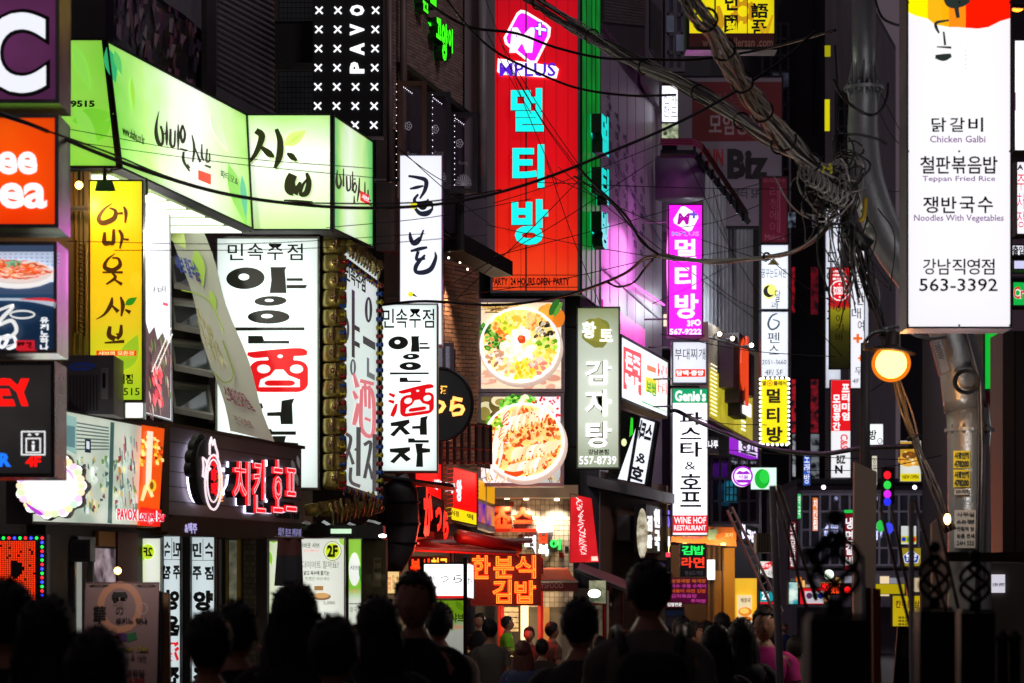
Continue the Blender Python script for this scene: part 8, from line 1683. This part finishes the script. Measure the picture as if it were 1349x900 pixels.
def person(x, ytop, Y, face, lab, shirt='#1a1a1e', tr='#14141a', hair='short', hc='black', kind='stand', wide=1.0):
    """x, ytop: where the crown of the head stands in the photo; face: heading in degrees, 0 = away"""
    top = P(x, ytop, Y); sc = top.z / 1.775
    r = empty('person', lab, 'person', (top.x, top.y, 0)); r.rotation_euler = (0, 0, math.radians(face)); r.scale = (sc * wide, sc * wide, sc)
    for nm, me, m_ in zip(('body', 'shirt', 'trousers', 'shoes', 'hair'), (*pose(kind), hairmesh(hair)), (SKINM, mat(shirt, .85, 0, .2, 6, .3, name='cloth'), mat(tr, .85, 0, .2, 6, .3, name='cloth'), SHOE, HM[hc])):
        if not me.materials: me.materials.append(m_)
        o = link(bpy.data.objects.new(nm, me)); o.parent = r; o.material_slots[0].link = 'OBJECT'; o.material_slots[0].material = m_
    if abs(face) > 90:
        for s_ in (-1, 1): o = MB().sphere((0, 0, 0), .0075, 10, 8, 0, (1.3, .8, .7)).obj('eye', mat('#18100c', .2), None, True); o.parent = r; o.location = (.027 * s_, .093, 1.648)
        o = MB().sphere((0, 0, 0), 1, 10, 6, 0, (.024, .008, .006)).obj('mouth', mat('#7a3c38', .4), None, True); o.parent = r; o.location = (0, .097, 1.575)
    return r
person(388, 768, 9.0, 0, 'silhouetted woman with long dark hair in front of the 2F poster', hair='long', wide=1.0)
person(547, 753, 10.4, 165, 'man in a dark jacket with an open pale collar before the Japanese box sign', '#121216', kind='walk')
person(498, 786, 9.6, 10, 'silhouetted person with long hair between the 2F poster and the duct', hair='long')
person(764, 789, 10.6, -8, 'person with short tousled black hair left of the tall man', '#3c3634', kind='walk')
tall = person(855, 738, 10.2, 4, 'tall man with short dark hair and greyish tee wearing a backpack', '#6c665e', '#181820', kind='walk', wide=1.06)
person(128, 828, 6.2, 0, 'dark head and shoulders closest to the lens at the lower left', '#2c1410', hair='tuft')
person(8, 764, 7.6, 10, 'silhouetted person at the far left edge in front of the LED board')
person(62, 786, 7.2, -10, 'silhouetted person just right of the far left edge', hair='long')
person(312, 792, 9.4, 0, 'silhouetted person raising a hand before the white tavern panel', '#141416', kind='photo')
person(275, 806, 8.2, 6, 'silhouetted person between the menu banner and the raised hand', hair='tuft')
person(440, 812, 7.6, -5, 'low dark figure filling the gap right of the long-haired woman')
person(578, 794, 14, 0, 'person in a pale top near the green shabu banner', '#8a7c74', kind='walk')
person(645, 816, 24, 20, 'blurred pedestrian in beige near the snack stall', '#6a665e')
person(668, 812, 35, -90, 'stall worker in a bright green shirt under the neon sign', '#7cc81c', kind='hold')
person(632, 808, 34.5, 150, 'stall customer in black beside the white booth post', '#141418', kind='hold')
person(697, 826, 30, 175, 'smiling customer facing the camera under the neon sign', '#5a2820', kind='stand')
person(689, 844, 20, -10, 'person with reddish hair and a blue top below the neon sign', '#26305a', hair='long', hc='red')
person(727, 820, 29, -60, 'customer looking sideways at the tiled shop front', '#6a4a3c')
person(714, 842, 24, 0, 'small dark-haired person right of the red-haired one', '#3a2a28', hair='tuft')
person(898, 812, 20, 0, 'pedestrian in a grey shirt right behind the tall man', '#6a6460', kind='walk')
person(913, 819, 17.5, -100, 'dark-haired pedestrian turned sideways right of the tall man', '#8a8280', kind='hold')
person(951, 808, 22, 0, 'pedestrian in black under the ochre pier', '#101014', kind='walk')
person(977, 814, 15, 0, 'silhouetted woman with long hair under the yellow entrance', hair='long')
person(943, 822, 13, 5, 'dark figure low between the pedestrians', hair='long')
person(930, 818, 27, 0, 'distant pedestrian in a purple top', '#4a2450', kind='walk')
person(1007, 800, 16, 172, 'woman in a bright magenta tee walking towards the camera', '#c01c80', hair='short', hc='brown', kind='walk')
person(1048, 838, 19, 0, 'pedestrian in a pale top left of the nearest fence post', '#8a7a74', hc='brown')
person(1020, 830, 24, 0, 'distant dark pedestrian behind the woman in magenta', kind='walk')
person(880, 826, 26, -15, 'distant pedestrian hidden partly by the tall man', '#5c4c44')
person(790, 838, 26, 10, 'pedestrian with brown hair between the two nearer men', '#6a4840', hc='brown')
person(827, 842, 30, 170, 'distant pedestrian walking toward the camera by the awning', '#503c38')
for x, y, Y, lab, c in ((905, 822, 44, 'far pedestrian in white under the menu board', '#c8c4c0'), (922, 820, 40, 'far pedestrian in orange beside the brown shop bay', '#b85a20'), (965, 822, 38, 'far pedestrian in grey before the ochre pier', '#6a6a70'), (985, 818, 42, 'far pedestrian in red under the yellow entrance', '#a02424'), (996, 824, 36, 'far pedestrian in tan left of the woman in magenta', '#a08868'),
                        (1034, 822, 48, 'far pedestrian in blue right of the woman in magenta', '#2c4080'), (1012, 822, 50, 'far pedestrian in white just behind the woman in magenta', '#c0c0c8'), (655, 824, 42, 'far customer in cream inside the snack stall', '#c8b898'), (682, 820, 40, 'far customer in teal at the snack stall', '#2c6a6a'), (742, 826, 44, 'far pedestrian in ochre before the tiled front', '#a87c30'),
                        (772, 822, 41, 'far pedestrian in pink under the folding awning', '#b06a7c'), (808, 826, 38, 'far pedestrian in olive left of the tall man', '#5c6038')):
    person(x, y, Y, random.choice((0, 170, 20, -30)), lab, c, kind=random.choice(('walk', 'stand')), hair=random.choice(('short', 'long')), hc='brown')
# backpack
s_ = tall.scale.x; bp = empty('backpack', 'black backpack with shoulder straps worn by the tall man', 'backpack', tall.location + Vector((0, -.2, 1.0 * s_)))
bm_ = MB()
def bpf(p): return Vector((math.copysign(abs(p.x) ** .45, p.x), math.copysign(abs(p.y) ** .5, p.y), math.copysign(abs(p.z) ** .5, p.z)))
bm_.sphere(tall.location + Vector((0, -.21, 1.18)) , 1, 24, 16, 0, (.155, .085, .24), bpf); bm_.obj('pack', mat('#0c0b0d', .7, 0, .2, 8, .3), bp, True)
for sx in (-1, 1): MB().tube([tall.location + Vector(v) for v in ((.10 * sx, -.20, 1.36), (.125 * sx, -.13, 1.47), (.135 * sx, -.02, 1.51), (.15 * sx, .09, 1.44), (.17 * sx, .12, 1.28))], .022, 6).obj('strap', BLK, bp, True)
MB().box(tuple(tall.location + Vector((-.11, -.31, 1.0))), tuple(tall.location + Vector((.11, -.285, 1.17)))).obj('pocket', mat('#131215', .7), bp)
# street barricade / dark cart at the lower edge
s = wallpan('stall_counter', 'snack stall counter with steel top under the neon sign', 'counter', (622, 862, 712, 868, 712, 930, 622, 930), 33, mat('#5a1c18', .5), .6); s.plate((622, 858, 712, 862), CHROME, .0, .05, 'worktop')

bpy.data.scenes.remove(TMP)
